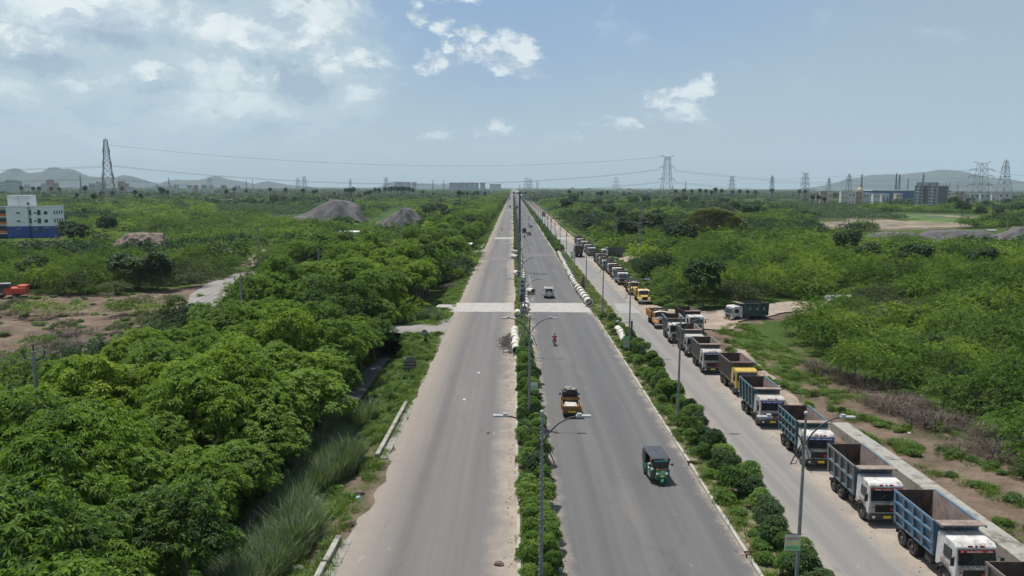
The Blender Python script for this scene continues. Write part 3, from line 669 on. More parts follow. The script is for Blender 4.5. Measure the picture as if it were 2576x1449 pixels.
# ---------------------------------------------------------------- the western belt of broad-leaved trees
belt = []
y = 14.
while y < 640:
    st = 4.6 if y < 180 else 6.5
    cols = (-17.6, -21.2, -24.8, -29.2, -33.6) if y < 200 else (-15.5, -21, -26, -31)
    for c in cols:
        x, yy = c + U(-1, 1), y + U(-1.3, 1.3)
        if y < 95: x -= .0
        if c > -26 and 101.5 < yy < 109: continue
        if c > -20 and 109 < yy < 130: x -= 2.5
        if 172 < yy < 216: x -= 16
        if yy > 216: x += 1.5 * (c < -20)
        if x < -37 and not 172 < yy < 216: continue
        
        u, v = px((x, yy, 7))
        if u < -500: continue
        belt.append((yy, x, cols.index(c)))
    y += st
belt.sort(); BELT = belt
def side_of(u): return 'left' if u < 700 else 'middle'
NCOL = {}
ROWN = ('roadside row', 'second row', 'middle row', 'fourth row', 'outermost row')
for i, (yy, x, ci) in enumerate(belt[:300]):
    s = U(.78, 1.16); edge = x > -17.5; outer = x < -30
    where = 'on the road side of the western tree belt' if edge else ('on the field side of the western tree belt' if outer else 'inside the western tree belt')
    near = 'beside the drain and reeds' if yy < 60 else 'near the direction board' if yy < 85 else 'by the lane mouth' if yy < 112 else 'level with the pale crossing slab' if yy < 150 else 'between the crossing and the red poster' if yy < 225 else 'near the red poster' if yy < 300 else 'in the distance along the highway'
    plant_thing('broadleaf_tree', (x, yy, gz(x, yy)), BROAD[i % 6], BROADT[i % 3], s, s * U(.88, 1.28), '%s tree from camera, %s of the western broad-leaved belt' % (ordw(NCOL.setdefault(ci, 0)), ROWN[ci]), 'tree', 'trees of the western roadside belt'); NCOL[ci] += 1
rest = [(x, yy, gz(x, yy), U(0, 6.28), U(.9, 1.2), U(.9, 1.15)) for yy, x, ci in belt[300:]]
yy = 640
while yy < 3200:
    for c in (-15, -22, -30, -38): rest.append((c + U(-2, 2), yy + U(-3, 3), -.1, U(0, 6.28), U(1, 1.4), U(.8, 1.2)))
    yy += 8 + (yy - 640) * .004
scatter('distant_tree_belt', BROAD[:3], rest, 'western roadside tree belt where it thins into one green line towards the horizon', 'tree belt')
# ---------------------------------------------------------------- scrub of the two plains
OPEN = [[(1720, 830), (1960, 795), (2060, 778), (2090, 812), (2040, 842), (1960, 865), (1985, 915), (1800, 915)], [(1480, 640), (1610, 640), (1720, 662), (1575, 666), (1610, 725), (1540, 725)]]
def free(x, y, r=2.):
    """is this spot scrub land?"""
    if -38.5 < x < 22 and y < 3000: return (-38.5 < x < -12 and 168 < y < 222) or (-24 < x < -13 and 112 < y < 119)
    if x > 0 and y < 1500:
        lim = 32.8 + 1.0 * math.sin(y * .23) + (2.4 if y < 72 else .8) if y < 98 else 31.5 if y < 122 else 27.2 if y < 195 else 28 if y < 215 else 27.5 + .004 * y
        if x - r * .75 < lim: return False
    u, v = px((x, y, 0))
    if any(inpoly(u, v, o_) for o_ in OPEN): return False
    for du in (-1, 0, 1):
        k = CF * r * .7 / y * du
        if zone(u + k, v + 4) or zone(u + k, v): return False
    return True
cand = []
def rows(y0, y1, sp, xmax=None):
    y = y0
    while y < y1:
        xm = .74 * y + 25
        x = -xm + U(0, sp)
        while x < xm:
            xx, yy = x + U(-.4, .4) * sp, y + U(-.4, .4) * sp
            cand.append((xx, yy, sp)); x += sp * U(.85, 1.25)
        y += sp
rows(38, 190, 3.6); NA = len(cand); rows(190, 420, 5.0); NB = len(cand); rows(420, 900, 8.5); NC = len(cand)
near = [c for c in cand[:NA] if free(c[0], c[1], 2.)]
near.sort(key=lambda c: math.hypot(c[0], c[1]))
def patchy(x, y): return math.sin(x * .045 + 2 * math.sin(y * .03)) + math.sin(y * .06 + x * .02)
SLN = {}
def scrub_label(x, y, kd):
    if x > 0:
        w = 'on the muddy bank behind the trucks' if y < 68 and x < 42 else 'opposite the yellow-cab truck' if y < 98 and x < 42 else 'south of the dirt side road' if y < 108 else 'by the dirt side road' if y < 130 else 'beyond the dirt side road' if y < 165 else 'on the plain towards the lattice mast'
    else:
        w = 'left below the muddy clearing' if y < 80 else 'behind the muddy clearing' if y < 160 else 'near the curving lane'
    k_ = (kd, w); SLN[k_] = SLN.get(k_, -1) + 1
    return ('%s nearest %s thorn bush %s' % (ordw(SLN[k_]), kd, w)).replace('first nearest', 'nearest')
for i, (x, y, sp) in enumerate(near[:300]):
    pt = patchy(x, y) + U(-.5, .5); s = U(.75, 1.4) * (.88 if x > 0 and y < 100 else 1)
    if x > 0 and y < 100: pt = max(pt, -.75) if U(0, 1) < .75 else pt
    crown, kd = (SCRUBD[i % 2], 'dark green') if pt < -.8 else (SCRUBO[i % 2], 'olive green') if pt > 1.45 else (SCRUBH[i % 5], 'feathery bright green')
    plant_thing('scrub_bush', (x, y, gz(x, y) - .1), crown, STEM[i % 2], s, s * U(.8, 1.25), scrub_label(x, y, kd), 'bush', 'thorn scrub bushes on the plains', tname='stem')
lists = {'h': [], 'd': [], 'o': []}
for i, (x, y, sp) in enumerate(near[300:]):
    pt = patchy(x, y) + U(-.5, .5); s = U(.65, 1.5)
    lists['d' if pt < -.9 else 'o' if pt > 1.5 else 'h'].append((x, y, gz(x, y) - .1, U(0, 6.28), s, s * U(.75, 1.3)))
low, lowd = [], []
for x, y, sp in cand[NA:]:
    if not free(x, y, 3.): continue
    pt = math.sin(x * .02 + 2 * math.sin(y * .013)) + math.sin(y * .031 + x * .011) + U(-.9, .9) - (.9 if 20 < x < 260 and 230 < y < 800 else 0)
    if pt > 1.9 and y < 600: continue
    s = U(.6, 1.5) * (1.0 if y < 420 else 1.5); (lowd if pt < -.75 else low).append((x, y, gz(x, y) - .2, U(0, 6.28), s, s * U(.7, 1.15) * (1 if y < 420 else .8)))
scatter('scrub_thicket', SCRUBH, lists['h'], 'feathery bright green thorn scrub covering the plain behind the nearer bushes', 'scrub')
scatter('dark_thicket', SCRUBD, lists['d'], 'darker patches of thorn scrub between the bright ones', 'scrub')
scatter('olive_thicket', SCRUBO, lists['o'], 'olive tinted patches of thorn scrub', 'scrub')
scatter('distant_scrub', SCRUBL, low, 'bright green scrub of the middle distance on both sides of the highway', 'scrub')
scatter('distant_dark_scrub', SCRUBLD, lowd, 'dark green taller scrub of the middle distance', 'scrub')
far = []; y = 880.
while y < 5200:
    sp = 20 + (y - 880) * .02; xm = .74 * y + 60; x = -xm + U(0, sp)
    while x < xm:
        xx, yy = x + U(-.4, .4) * sp, y + U(-.4, .4) * sp
        if not (-14 < xx < 28) and not (y < 1500 and zone(*px((xx, yy, 0)))):
            k = math.sin(xx * .006 + 3 * math.sin(yy * .002)) + math.sin(yy * .009) + U(-1.1, 1.1)
            if k > -1.1: far.append((xx, yy, -.3, U(0, 6.28), U(.7, 1.35) * (.75 if k < 0 else 1) * (1 + (y - 880) * .00012), U(.6, 1.25) * (.55 if k < 0 else 1.)))
        x += sp * U(.8, 1.3)
    y += sp * 1.15
scatter('far_woodland', FARC, far, 'hazy dark green woodland filling the plain out to the horizon', 'woodland')
print('veg', len(belt), len(near), len(low), len(lowd), len(far))
# ---------------------------------------------------------------- dark round trees standing among the scrub
DT = [(1440, 524), (1475, 528), (1500, 534), (1532, 532), (1562, 566), (1480, 592), (1505, 606), (1545, 612), (1575, 616), (1604, 612), (1640, 606), (1668, 576), (1652, 566), (1592, 526), (1720, 516), (1745, 522), (1762, 528), (1700, 524), (1672, 536), (1530, 560), (1460, 566), (1425, 545), (1820, 528), (1850, 545), (1880, 560), (1905, 556), (1830, 560), (714, 512), (744, 514), (502, 508), (537, 506), (290, 528), (90, 712), (350, 722), (312, 718), (396, 722), (690, 520), (272, 600), (186, 622), (1720, 640), (1690, 620), (2180, 690), (2470, 700), (2300, 705), (2130, 660), (1600, 575), (1625, 520), (1790, 536), (2395, 530), (2440, 522), (2420, 545), (2480, 535), (2560, 545), (2510, 550), (2530, 528), (2465, 560), (2085, 500), (2130, 498), (2210, 505), (2050, 501), (2100, 503), (2150, 505), (2185, 503), (2240, 504), (2275, 503), (2300, 512), (2420, 506), (2445, 508), (2475, 509), (2500, 507), (2550, 509), (2570, 505), (2350, 520), (2395, 517), (1110, 545), (1150, 530), (1080, 552), (1130, 560), (1175, 590), (1140, 610), (40, 520), (60, 505), (120, 506)]
def rank_(k): SLN[k] = SLN.get(k, -1) + 1; return ordw(SLN[k])
side_l = lambda u: 'west of' if u < 1290 else 'east of'
for i, (u, v) in enumerate(DT):
    p = at(u, v, 0); s = U(.9, 1.35) * (1.25 if v < 560 else 1)
    if v > 640: s *= .85
    w = 'far beyond the fields' if v < 520 else 'before the distant palms' if v < 545 else 'in the middle distance scrub' if v < 600 else 'rising from the nearer scrub'
    plant_thing('round_tree', (p.x, p.y, gz(p.x, p.y)), DARKT[i % 3], BROADT[i % 3], s, s * U(.85, 1.15), '%s dark rounded tree %s, %s the highway' % (rank_(w + side_l(u)), w, side_l(u)), 'tree', 'dark round trees among the scrub')
p = at(1767, 780, 0); o = plant_thing('roadside_tree', (p.x, p.y, gz(p.x, p.y)), DARKT[1], None, .92, 1.12, 'dark leaning tree with a bare trunk at the dirt side road corner', 'tree', None)
MB().tube([(0, 0, 0), (.2, .1, 1.8), (-.3, .1, 3.4), (-.6, 0, 4.6)], [.2, .16, .13, .08], 7).build('trunk', BARK, o)
# ---------------------------------------------------------------- palms
PL = [(195, 512, 486), (216, 501, 468), (237, 523, 488), (258, 513, 481), (284, 508, 481), (341, 508, 479), (356, 518, 487), (405, 505, 472), (411, 508, 474), (422, 505, 479), (570, 505, 477), (590, 498, 472), (620, 498, 476), (85, 495, 470), (680, 497, 473), (719, 499, 473), (763, 504, 475), (789, 503, 479), (797, 500, 477), (841, 502, 483), (871, 502, 475), (878, 503, 474), (884, 503, 474), (890, 502, 472), (906, 510, 489), (919, 506, 483), (927, 505, 480), (934, 503, 478), (944, 500, 473), (954, 501, 474), (969, 498, 471), (979, 499, 472), (986, 500, 470), (994, 498, 469), (1001, 499, 471), (1008, 498, 470), (1014, 499, 470), (1019, 497, 470), (1029, 499, 471), (1039, 500, 474), (1064, 497, 480), (1089, 500, 485), (1155, 517, 480), (1166, 505, 483), (1176, 504, 483), (1192, 504, 484), (1201, 505, 482), (1220, 505, 484), (1432, 503, 478), (1454, 503, 485), (1463, 503, 482), (1503, 505, 483), (1509, 506, 483), (1514, 506, 482), (1527, 500, 480), (1568, 504, 485), (1583, 500, 484), (1789, 505, 480), (1799, 498, 473), (1815, 498, 476), (1842, 498, 479), (2043, 520, 492), (2058, 520, 492), (2073, 521, 497), (1941, 495, 475), (55, 494, 469), (100, 496, 470), (130, 494, 471), (150, 495, 472), (308, 492, 470), (1700, 496, 477), (1720, 495, 476), (1740, 497, 477), (1760, 495, 475), (1775, 497, 477), (1860, 495, 477), (1880, 496, 478), (1900, 495, 479), (2010, 492, 478), (2025, 493, 478)]
for i, (u, vb, vt) in enumerate(PL):
    hz = 470 + (u - 1288) * .0038; Y = 19.5 * CF / max(vb - hz, 20); Y = min(Y, 1250); p = atY(u, vb, Y); t_ = atY(u, vt, Y)
    h = max(8, min(20, t_.z)); s = max(1.0, h * .115)
    w = 'left of the tall pylon' if u < 262 else 'right of the tall pylon' if u < 440 else 'in the open plain' if u < 860 else 'in the dense palm row behind the gravel heaps' if u < 1050 else 'beside the highway tree belt' if u < 1290 else 'east of the highway' if u < 1650 else 'in the long row beyond the fields' if u < 2000 else 'by the banana field'
    o = empty('palm_tree', (p.x, Y, h - 1.2 * s), U(0, 6.28), rank_(w) + ' fan palm from the left ' + w, 'palm tree', 'fan palms on the plain'); o.scale = (s, s, s)
    link('crown', PALMC[i % 3], o); tr = link('trunk', PALMT, o); tr.scale = (1, 1, (h - 1.2 * s) / (14 * s) + .06)
# banana plantations
bp = []
for p_ in PLANT:
    W_ = g2(p_); x0, x1 = min(a[0] for a in W_), max(a[0] for a in W_); y0, y1 = min(a[1] for a in W_), max(a[1] for a in W_); y = y0
    while y < y1:
        x = x0
        while x < x1:
            if inpoly(x, y, W_): bp.append((x + U(-.4, .4), y + U(-.5, .5), 0, U(0, 6.28), U(.9, 1.3), U(.95, 1.3)))
            x += 2.6
        y += 3.6 + (y - 300) * .006
scatter('banana_plantation', BANANA, bp, 'rows of banana plants on the plantation fields', 'plantation')
print('banana', len(bp))
# ---------------------------------------------------------------- shrubs of the two medians
def shrub_row(x0, x1, y0, y1, sp, kinds, s0, s1, lab, grp, name='median_shrub'):
    y = y0
    while y < y1:
        k = random.choice(kinds); s = U(s0, s1); x = U(x0, x1)
        st = 'near the bottom edge' if y < 46 else 'between the first two lamp posts' if y < 62 else 'between the second and third lamp posts' if y < 89 else 'near the concrete pipes'
        big_ = 'large' if s > (s0 + s1) / 2 + .12 else 'small' if s < (s0 + s1) / 2 - .12 else 'medium'
        ci_ = (lab, st); SLN[ci_] = SLN.get(ci_, -1) + 1
        o = empty(name, (x, y, .1), U(0, 6.28), '%s %s, %s %s' % (big_, lab, ordw(SLN[ci_]), st), 'shrub', grp); o.scale = (s, s, s * U(.85, 1.2)); link('foliage', k, o)
        y += sp * U(.7, 1.3)
shrub_row(.9, 1.25, 26, 91, 1.4, SHRUB, .55, 1.05, 'shrub, west row of central median', 'shrubs of the central median')
shrub_row(1.7, 2.15, 26, 91, 1.35, SHRUB + SHRUBD[:1], .55, 1.1, 'shrub, east row of central median', 'shrubs of the central median')
shrub_row(14.6, 15.7, 24, 99, 1.5, SHRUBD, .68, 1.08, 'dark shrub of the second median', 'dark shrubs of the second median')
shrub_row(13.6, 14.3, 24, 97, 1.6, LOWB + SHRUB[:2], .6, 1.1, 'low shrub on second median edge', 'low shrubs of the second median')
ms_ = []
for x0, x1, ya, k in ((.7, 1.4, 228, .8), (1.2, 2.2, 228, .8), (13.3, 14.2, 232, .9), (14.4, 15.6, 235, 1.), (13.6, 15.8, 101, .6)):
    y = ya; ye = 116 if ya == 101 else 2400
    while y < ye: ms_.append((U(x0, x1), y, .1, U(0, 6.28), U(.8, 1.15) * k * (1 + (y > 400) * .2), U(.7, 1.1) * k)); y += (1.3 if ya == 101 else 1.9) * (1 + max(0, y - 300) * .002)
scatter('median_hedge', SHRUB + SHRUBD, ms_, 'continuous shrubs of the medians running on to the horizon', 'hedge')
# ---------------------------------------------------------------- grass, reeds, weeds, dead twigs
gp = []
def sow(n, fx, y0, y1, s0, s1, test=None, out=gp, pw=1.):
    for _ in range(n):
        y = y0 + (y1 - y0) * random.random() ** pw; x = fx(y)
        if test and not test(x, y): continue
        z = gz(x, y) if not (.4 < x < 2.5 or 13 < x < 16.3) else .11
        out.append((x, y, z, U(0, 6.28), U(s0, s1), U(s0, s1)))
nz = lambda x, y: math.sin(x * 1.9 + 2 * math.sin(y * .5)) + math.sin(y * .83 + x) + U(-1, 1)
sow(3800, lambda y: U(-14.6, -9.7), 28, 102, .5, 1.25, lambda x, y: nz(x, y) > (.3 if y < 58 else -1.2), pw=1.1)
sow(900, lambda y: U(-14, -9.9), 108, 232, .7, 1.3, lambda x, y: nz(x, y) > -.9)
sow(1500, lambda y: U(-13.5, -10), 244, 900, 1.2, 2.4)
sow(1700, lambda y: U(.55, 2.4), 24, 230, .35, .9)
sow(2300, lambda y: U(13.1, 16.2), 24, 230, .35, .9)
sow(2600, lambda y: U(25.3, 33.5), 52, 108, .5, 1.1, lambda x, y: nz(x, y) > (1.0 if y < 68 else .1) and not 25.2 < x < 28.2 * (y > 60))
sow(1100, lambda y: U(28.6, 38), 36, 60, .4, 1.0, lambda x, y: nz(x, y) > .9)
sow(1500, lambda y: U(24.6, 29), 128, 420, .7, 1.6, pw=1.2)
scatter('grass', GRASS, gp, 'patchy green grass of the verges and medians', 'grass')
weeds = []
sow(190, lambda y: U(-14.5, -10.2), 58, 101, .4, 1.1, out=weeds); sow(120, lambda y: U(-15, -11), 30, 58, .5, 1., lambda x, y: nz(x, y) > .6, weeds)
sow(330, lambda y: U(26.2, 33), 52, 97, .35, .9, lambda x, y: nz(x, y) > .9, weeds); sow(260, lambda y: U(25, 29), 124, 260, .8, 1.6, out=weeds); sow(120, lambda y: U(29, 38), 36, 60, .4, .9, lambda x, y: nz(x, y) > .9, weeds)
sow(200, lambda y: U(-22, -17.5), 25, 100, .6, 1.3, out=weeds)
for _ in range(500):
    p = at(U(-60, 560), U(740, 960), -.7); weeds.append((p.x, p.y, gz(p.x, p.y), U(0, 6.28), U(.5, 1.3), U(.4, .9))) if inpoly(*px((p.x, p.y, -.7)), CLEARING) and nz(p.x, p.y) > .6 else None
scatter('weeds', LOWB, weeds, 'low leafy weeds on the verges and the muddy clearing', 'weeds')
rp = []
sow(520, lambda y: U(-15.6, -11.4) - max(0, (y - 50) * .02), 34, 66, .75, 1.2, lambda x, y: x < -12.3 + .9 * math.sin(y * .5) - (1.2 if y > 60 else 0), rp)
sow(40, lambda y: U(-14.5, -11.4), 112, 119, .5, .9, None, rp)
scatter('reeds', REED, rp, 'tall bluish-green reeds between the drain and the broken road edge', 'reeds')
tw = []
for (u, v, n, r) in ((2170, 968, 22, 1.8), (2255, 1020, 22, 1.8), (2070, 930, 10, 1.4), (2460, 1090, 14, 1.6), (2335, 1062, 16, 1.6), (1865, 752, 14, 2.2), (150, 845, 26, 3), (60, 880, 16, 3), (480, 870, 12, 2), (2520, 1130, 20, 3), (1130, 705, 8, 1.5)):
    c = at(u, v, .5)
    for _ in range(n): x, y_ = c.x + RNG.normal() * r * .6, c.y + RNG.normal() * r; tw.append((x, y_, gz(x, y_), U(0, 6.28), U(.6, 1.3), U(.4, 1.1)))
scatter('dead_brushwood', TWIG, tw, 'grey-brown dead brushwood at the foot of the green scrub', 'brushwood')
# bushes pushed over in the muddy clearing
for i, (u, v, s, k) in enumerate(((90, 800, 1.25, 0), (40, 790, 1.1, 1), (180, 790, .9, 0), (340, 790, 1.4, 1), (390, 800, 1.1, 0), (300, 800, 1., 0), (440, 770, .9, 1), (160, 840, .8, 1), (90, 870, .8, 0), (370, 840, 1., 1), (420, 850, 1., 0), (300, 850, .7, 1))):
    p = at(u, v, -.7); plant_thing('cleared_bush', (p.x, p.y, gz(p.x, p.y) - .2), (SCRUBO if k else SCRUBH)[i % 2], None, s, s * .75, '%s %s flattened bush in the muddy clearing %s' % (rank_('fb%d' % k), 'olive' if k else 'green', 'behind the concrete post' if u < 200 else 'beside the tree belt' if u > 320 else 'in its middle'), 'bush', 'flattened bushes in the clearing')
# ---------------------------------------------------------------- vehicle materials
RUBBER = M('tyre_rubber', (.03, .028, .026), .85, .2, 6, (.14, .115, .09), .45, dscale=3)
GLASS = M('dark_glass', (.018, .022, .026), .08, .1, 1, spec=.7)
BLACKP = M('black_plastic', (.02, .02, .02), .5, .2, 4, (.09, .08, .065), .35)
CHAS = M('chassis_grime', (.05, .044, .038), .8, .3, 4, (.13, .10, .08), .6)
RIM = M('rim_steel', (.16, .15, .14), .6, .2, 4, (.10, .07, .05), .6)
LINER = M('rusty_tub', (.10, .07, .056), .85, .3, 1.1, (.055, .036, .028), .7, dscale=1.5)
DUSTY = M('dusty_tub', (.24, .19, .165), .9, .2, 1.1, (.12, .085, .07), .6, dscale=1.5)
LAMP = M('lamp_lens', (.75, .75, .72), .2, .05); ORNG = M('indicator', (.7, .25, .03), .3, .05)
PLATE = M('yellow_plate', (.75, .55, .05), .5, .05); REDP = M('red_band', (.38, .03, .03), .5, .15, 5); WTXT = M('white_lettering', (.75, .75, .72), .6, .05); BLUT = M('blue_motif', (.05, .09, .4), .5, .05)
MIRR = M('mirror_housing', (.03, .03, .03), .4, .1)
PAINT = dict(white=(.56, .555, .54), white2=(.44, .43, .405), greywhite=(.52, .53, .54), yellow=(.56, .385, .075), orange=(.48, .21, .04), black=(.03, .032, .035), blue=(.08, .165, .255), teal=(.055, .13, .155), steel=(.17, .20, .23), grey=(.18, .17, .17), brown=(.15, .12, .11), dteal=(.03, .075, .085), green=(.012, .13, .075), rustblue=(.09, .14, .17))
def paint(k): return M(k + '_paint', PAINT[k], .45, .08, 1.2, (.17, .135, .105) if k not in ('white', 'white2', 'greywhite') else (.25, .20, .155), .72, spec=.5, dscale=2.2)
def decal_row(b, x0, x1, y, z, h, seed, n=12):          # a painted row of letters seen too small to read
    r = random.Random(seed); w = (x1 - x0) / n
    for i in range(n):
        if r.random() < .16: continue
        xa = x0 + i * w; b.box(xa + .1 * w, xa + .8 * w, y - .006, y, z, z + h * r.uniform(.6, 1))
MC_ = {}
def cm(key, fn):
    if key not in MC_: MC_[key] = fn()
    return MC_[key]
def wheel(parent, x, y, r=.52, w=.30, dual=False, name='wheel'):
    s = 1 if x > 0 else -1; ww = w * (2.1 if dual else 1)
    def f():
        b = MB(); b.ringx(0, ww, 0, 0, r, r * .58, 22)
        if dual: pass
        return b.mesh('wheel', RUBBER)
    o = link(name, cm(('wh', r, w, dual), f), parent, (x - (ww if s > 0 else 0), y, r))
    def g():
        b = MB(); xx = ww
        b.cylx(ww * .12, ww * (.72 if not dual else .8), 0, 0, r * .59, 16); b.cylx(ww * .6, ww * 1.02, 0, 0, r * .2, 8)
        for k in range(8): a = k * math.pi / 4; b.cylx(ww * .7, ww * .78 + .03, r * .38 * math.cos(a), r * .38 * math.sin(a), .028, 5)
        return b.mesh('rim', RIM)
    rm = link('rim', cm(('rim', r, w, dual), g), o)
    if s < 0: rm.rotation_euler = (0, math.pi, 0); rm.location = (ww, 0, 0)
    return o
def cab_flat(root, P_, deco, key, open_door=False, y0=-3.55):
    pm = paint(P_); y = y0
    def f():
        b = MB(); b.prism_x([(y, .85), (y - .03, 1.75), (y + .2, 2.78), (y + .42, 2.95), (y + 1.95, 2.98), (y + 2.05, 2.88), (y + 2.05, .95), (y + 1.5, .95), (y + 1.35, 1.2), (y + .75, 1.2), (y + .5, .85)], -1.22, 1.22, .05)
        return b.mesh('cab', pm, .05)
    cab = link('cab', cm(('cab', P_, y0), f), root)
    def q(name, mat, fn, par=cab, bevel=0):
        def h(): b = MB(); fn(b); return b.mesh(name, mat, bevel)
        return link(name, cm((name, key, mat.name, y0), h), par)
    dzy = lambda z: y - .03 + (z - 1.75) * .223                       # slope of the front
    def wind(b): b.hexa([(-1.03, dzy(1.83) - .02, 1.83), (1.03, dzy(1.83) - .02, 1.83), (1.03, dzy(1.83) + .05, 1.83), (-1.03, dzy(1.83) + .05, 1.83)], [(-.99, dzy(2.6) - .02, 2.6), (.99, dzy(2.6) - .02, 2.6), (.99, dzy(2.6) + .05, 2.6), (-.99, dzy(2.6) + .05, 2.6)])
    q('windscreen', GLASS, wind)
    def gask(b):
        for a, c in (((-1.07, 1.8), (1.07, 1.8)), ((1.07, 1.8), (1.03, 2.63)), ((1.03, 2.63), (-1.03, 2.63)), ((-1.03, 2.63), (-1.07, 1.8))): b.bar((a[0], dzy(a[1]) - .01, a[1]), (c[0], dzy(c[1]) - .01, c[1]), .045)
    q('windscreen_seal', BLACKP, gask)
    q('wiper', BLACKP, lambda b: (b.bar((-.6, dzy(1.86) - .05, 1.84), (-.1, dzy(2.2) - .05, 2.2), .025), b.bar((.3, dzy(1.86) - .05, 1.84), (.75, dzy(2.2) - .05, 2.2), .025)))
    q('grille', BLACKP, lambda b: [b.box(-.72, .72, y - .05, y - .0, 1.0 + k * .12, 1.07 + k * .12) for k in range(4)] + [b.box(-.78, .78, y - .035, y, .98, 1.5)])
    q('bumper', CHAS if deco != 1 else M('bumper_dark', (.06, .06, .06), .6, .2), lambda b: (b.box(-1.24, 1.24, y - .16, y + .12, .48, .86), b.box(-1.0, 1.0, y - .19, y - .16, .56, .62)), bevel=.03)
    q('number_plate', PLATE, lambda b: b.box(-.26, .26, y - .21, y - .19, .62, .8))
    for s in (-1, 1):
        q('headlight_%s' % 'ab'[s > 0], LAMP, lambda b: b.ball((s * .9, y - .16, .68), .12, 10, (1, .4, 1))).name = 'headlight'
        q('side_window_%s' % 'ab'[s > 0], GLASS, lambda b: b.box(s * 1.215 - .02, s * 1.215 + .02, y + .5, y + 1.25, 1.85, 2.5) if s < 0 or not open_door else b.box(1.19, 1.21, y + .55, y + 1.2, 1.8, 2.4)).name = 'side_window'
        q('mirror_%s' % 'ab'[s > 0], MIRR, lambda b: (b.box(s * 1.42 - .1, s * 1.42 + .1, y - .02, y + .06, 1.75, 2.25), b.bar((s * 1.2, y + .1, 2.3), (s * 1.42, y, 2.2), .03))).name = 'mirror'
        q('wheel_arch_%s' % 'ab'[s > 0], BLACKP, lambda b: b.tube([(s * 1.2, y + .25, .62), (s * 1.2, y + .4, 1.02), (s * 1.2, y + .75, 1.24), (s * 1.2, y + 1.35, 1.24), (s * 1.2, y + 1.68, 1.02), (s * 1.2, y + 1.8, .66)], .085, 5)).name = 'wheel_arch'
        q('step_%s' % 'ab'[s > 0], CHAS, lambda b: b.box(s * 1.08 - .14, s * 1.08 + .14, y + .05, y + .35, .42, .5)).name = 'step'
    if deco:
        q('visor_band', REDP if deco in (1, 2) else BLUT, lambda b: b.box(-.98, .98, dzy(2.6) - .05, dzy(2.6) - .02, 2.46, 2.62))
        q('visor_lettering', WTXT, lambda b: decal_row(b, -.9, .9, dzy(2.6) - .052, 2.5, .09, deco, 16))
        [q('roof_motif_%s' % 'ab'[s > 0], REDP, lambda b: b.box(s * .34 - .13, s * .34 + .13, y + .2, y + .23, 2.72, 2.86)).__setattr__('name', 'roof_motif') for s in (-1, 1)]
        q('roof_motif_centre', BLUT, lambda b: b.box(-.06, .06, y + .2, y + .23, 2.72, 2.86))
        q('painted_lettering', M('dark_lettering', (.12, .16, .18), .6, .2), lambda b: (decal_row(b, -1.05, 1.05, y - .045, 1.66, .09, deco + 5, 20), decal_row(b, -1.1, 1.1, y - .036, 1.54, .06, deco + 9, 24)))
        q('painted_marks', REDP, lambda b: (b.box(.25, .7, y - .06, y - .052, 1.1, 1.3), b.box(-.98, -.85, y - .04, y - .03, 1.3, 1.4), b.box(.85, .98, y - .04, y - .03, 1.3, 1.4)))
        q('door_lettering', M('brown_lettering', (.25, .13, .08), .6, .2), lambda b: [b.box(s * 1.23 - .005, s * 1.23 + .005, y + .6, y + 1.5, 1.55 - k * .09, 1.575 - k * .09) for s in (-1, 1) for k in range(3)])
    if open_door:
        q('open_door', pm, lambda b: (b.box(1.25, 2.15, y + .55, y + .61, 1.0, 1.75), b.bar((1.28, y + .58, 1.75), (1.28, y + .58, 2.55), .05), b.bar((2.12, y + .58, 1.75), (2.12, y + .58, 2.5), .05), b.bar((1.28, y + .58, 2.55), (2.12, y + .58, 2.52), .05)))
    return cab
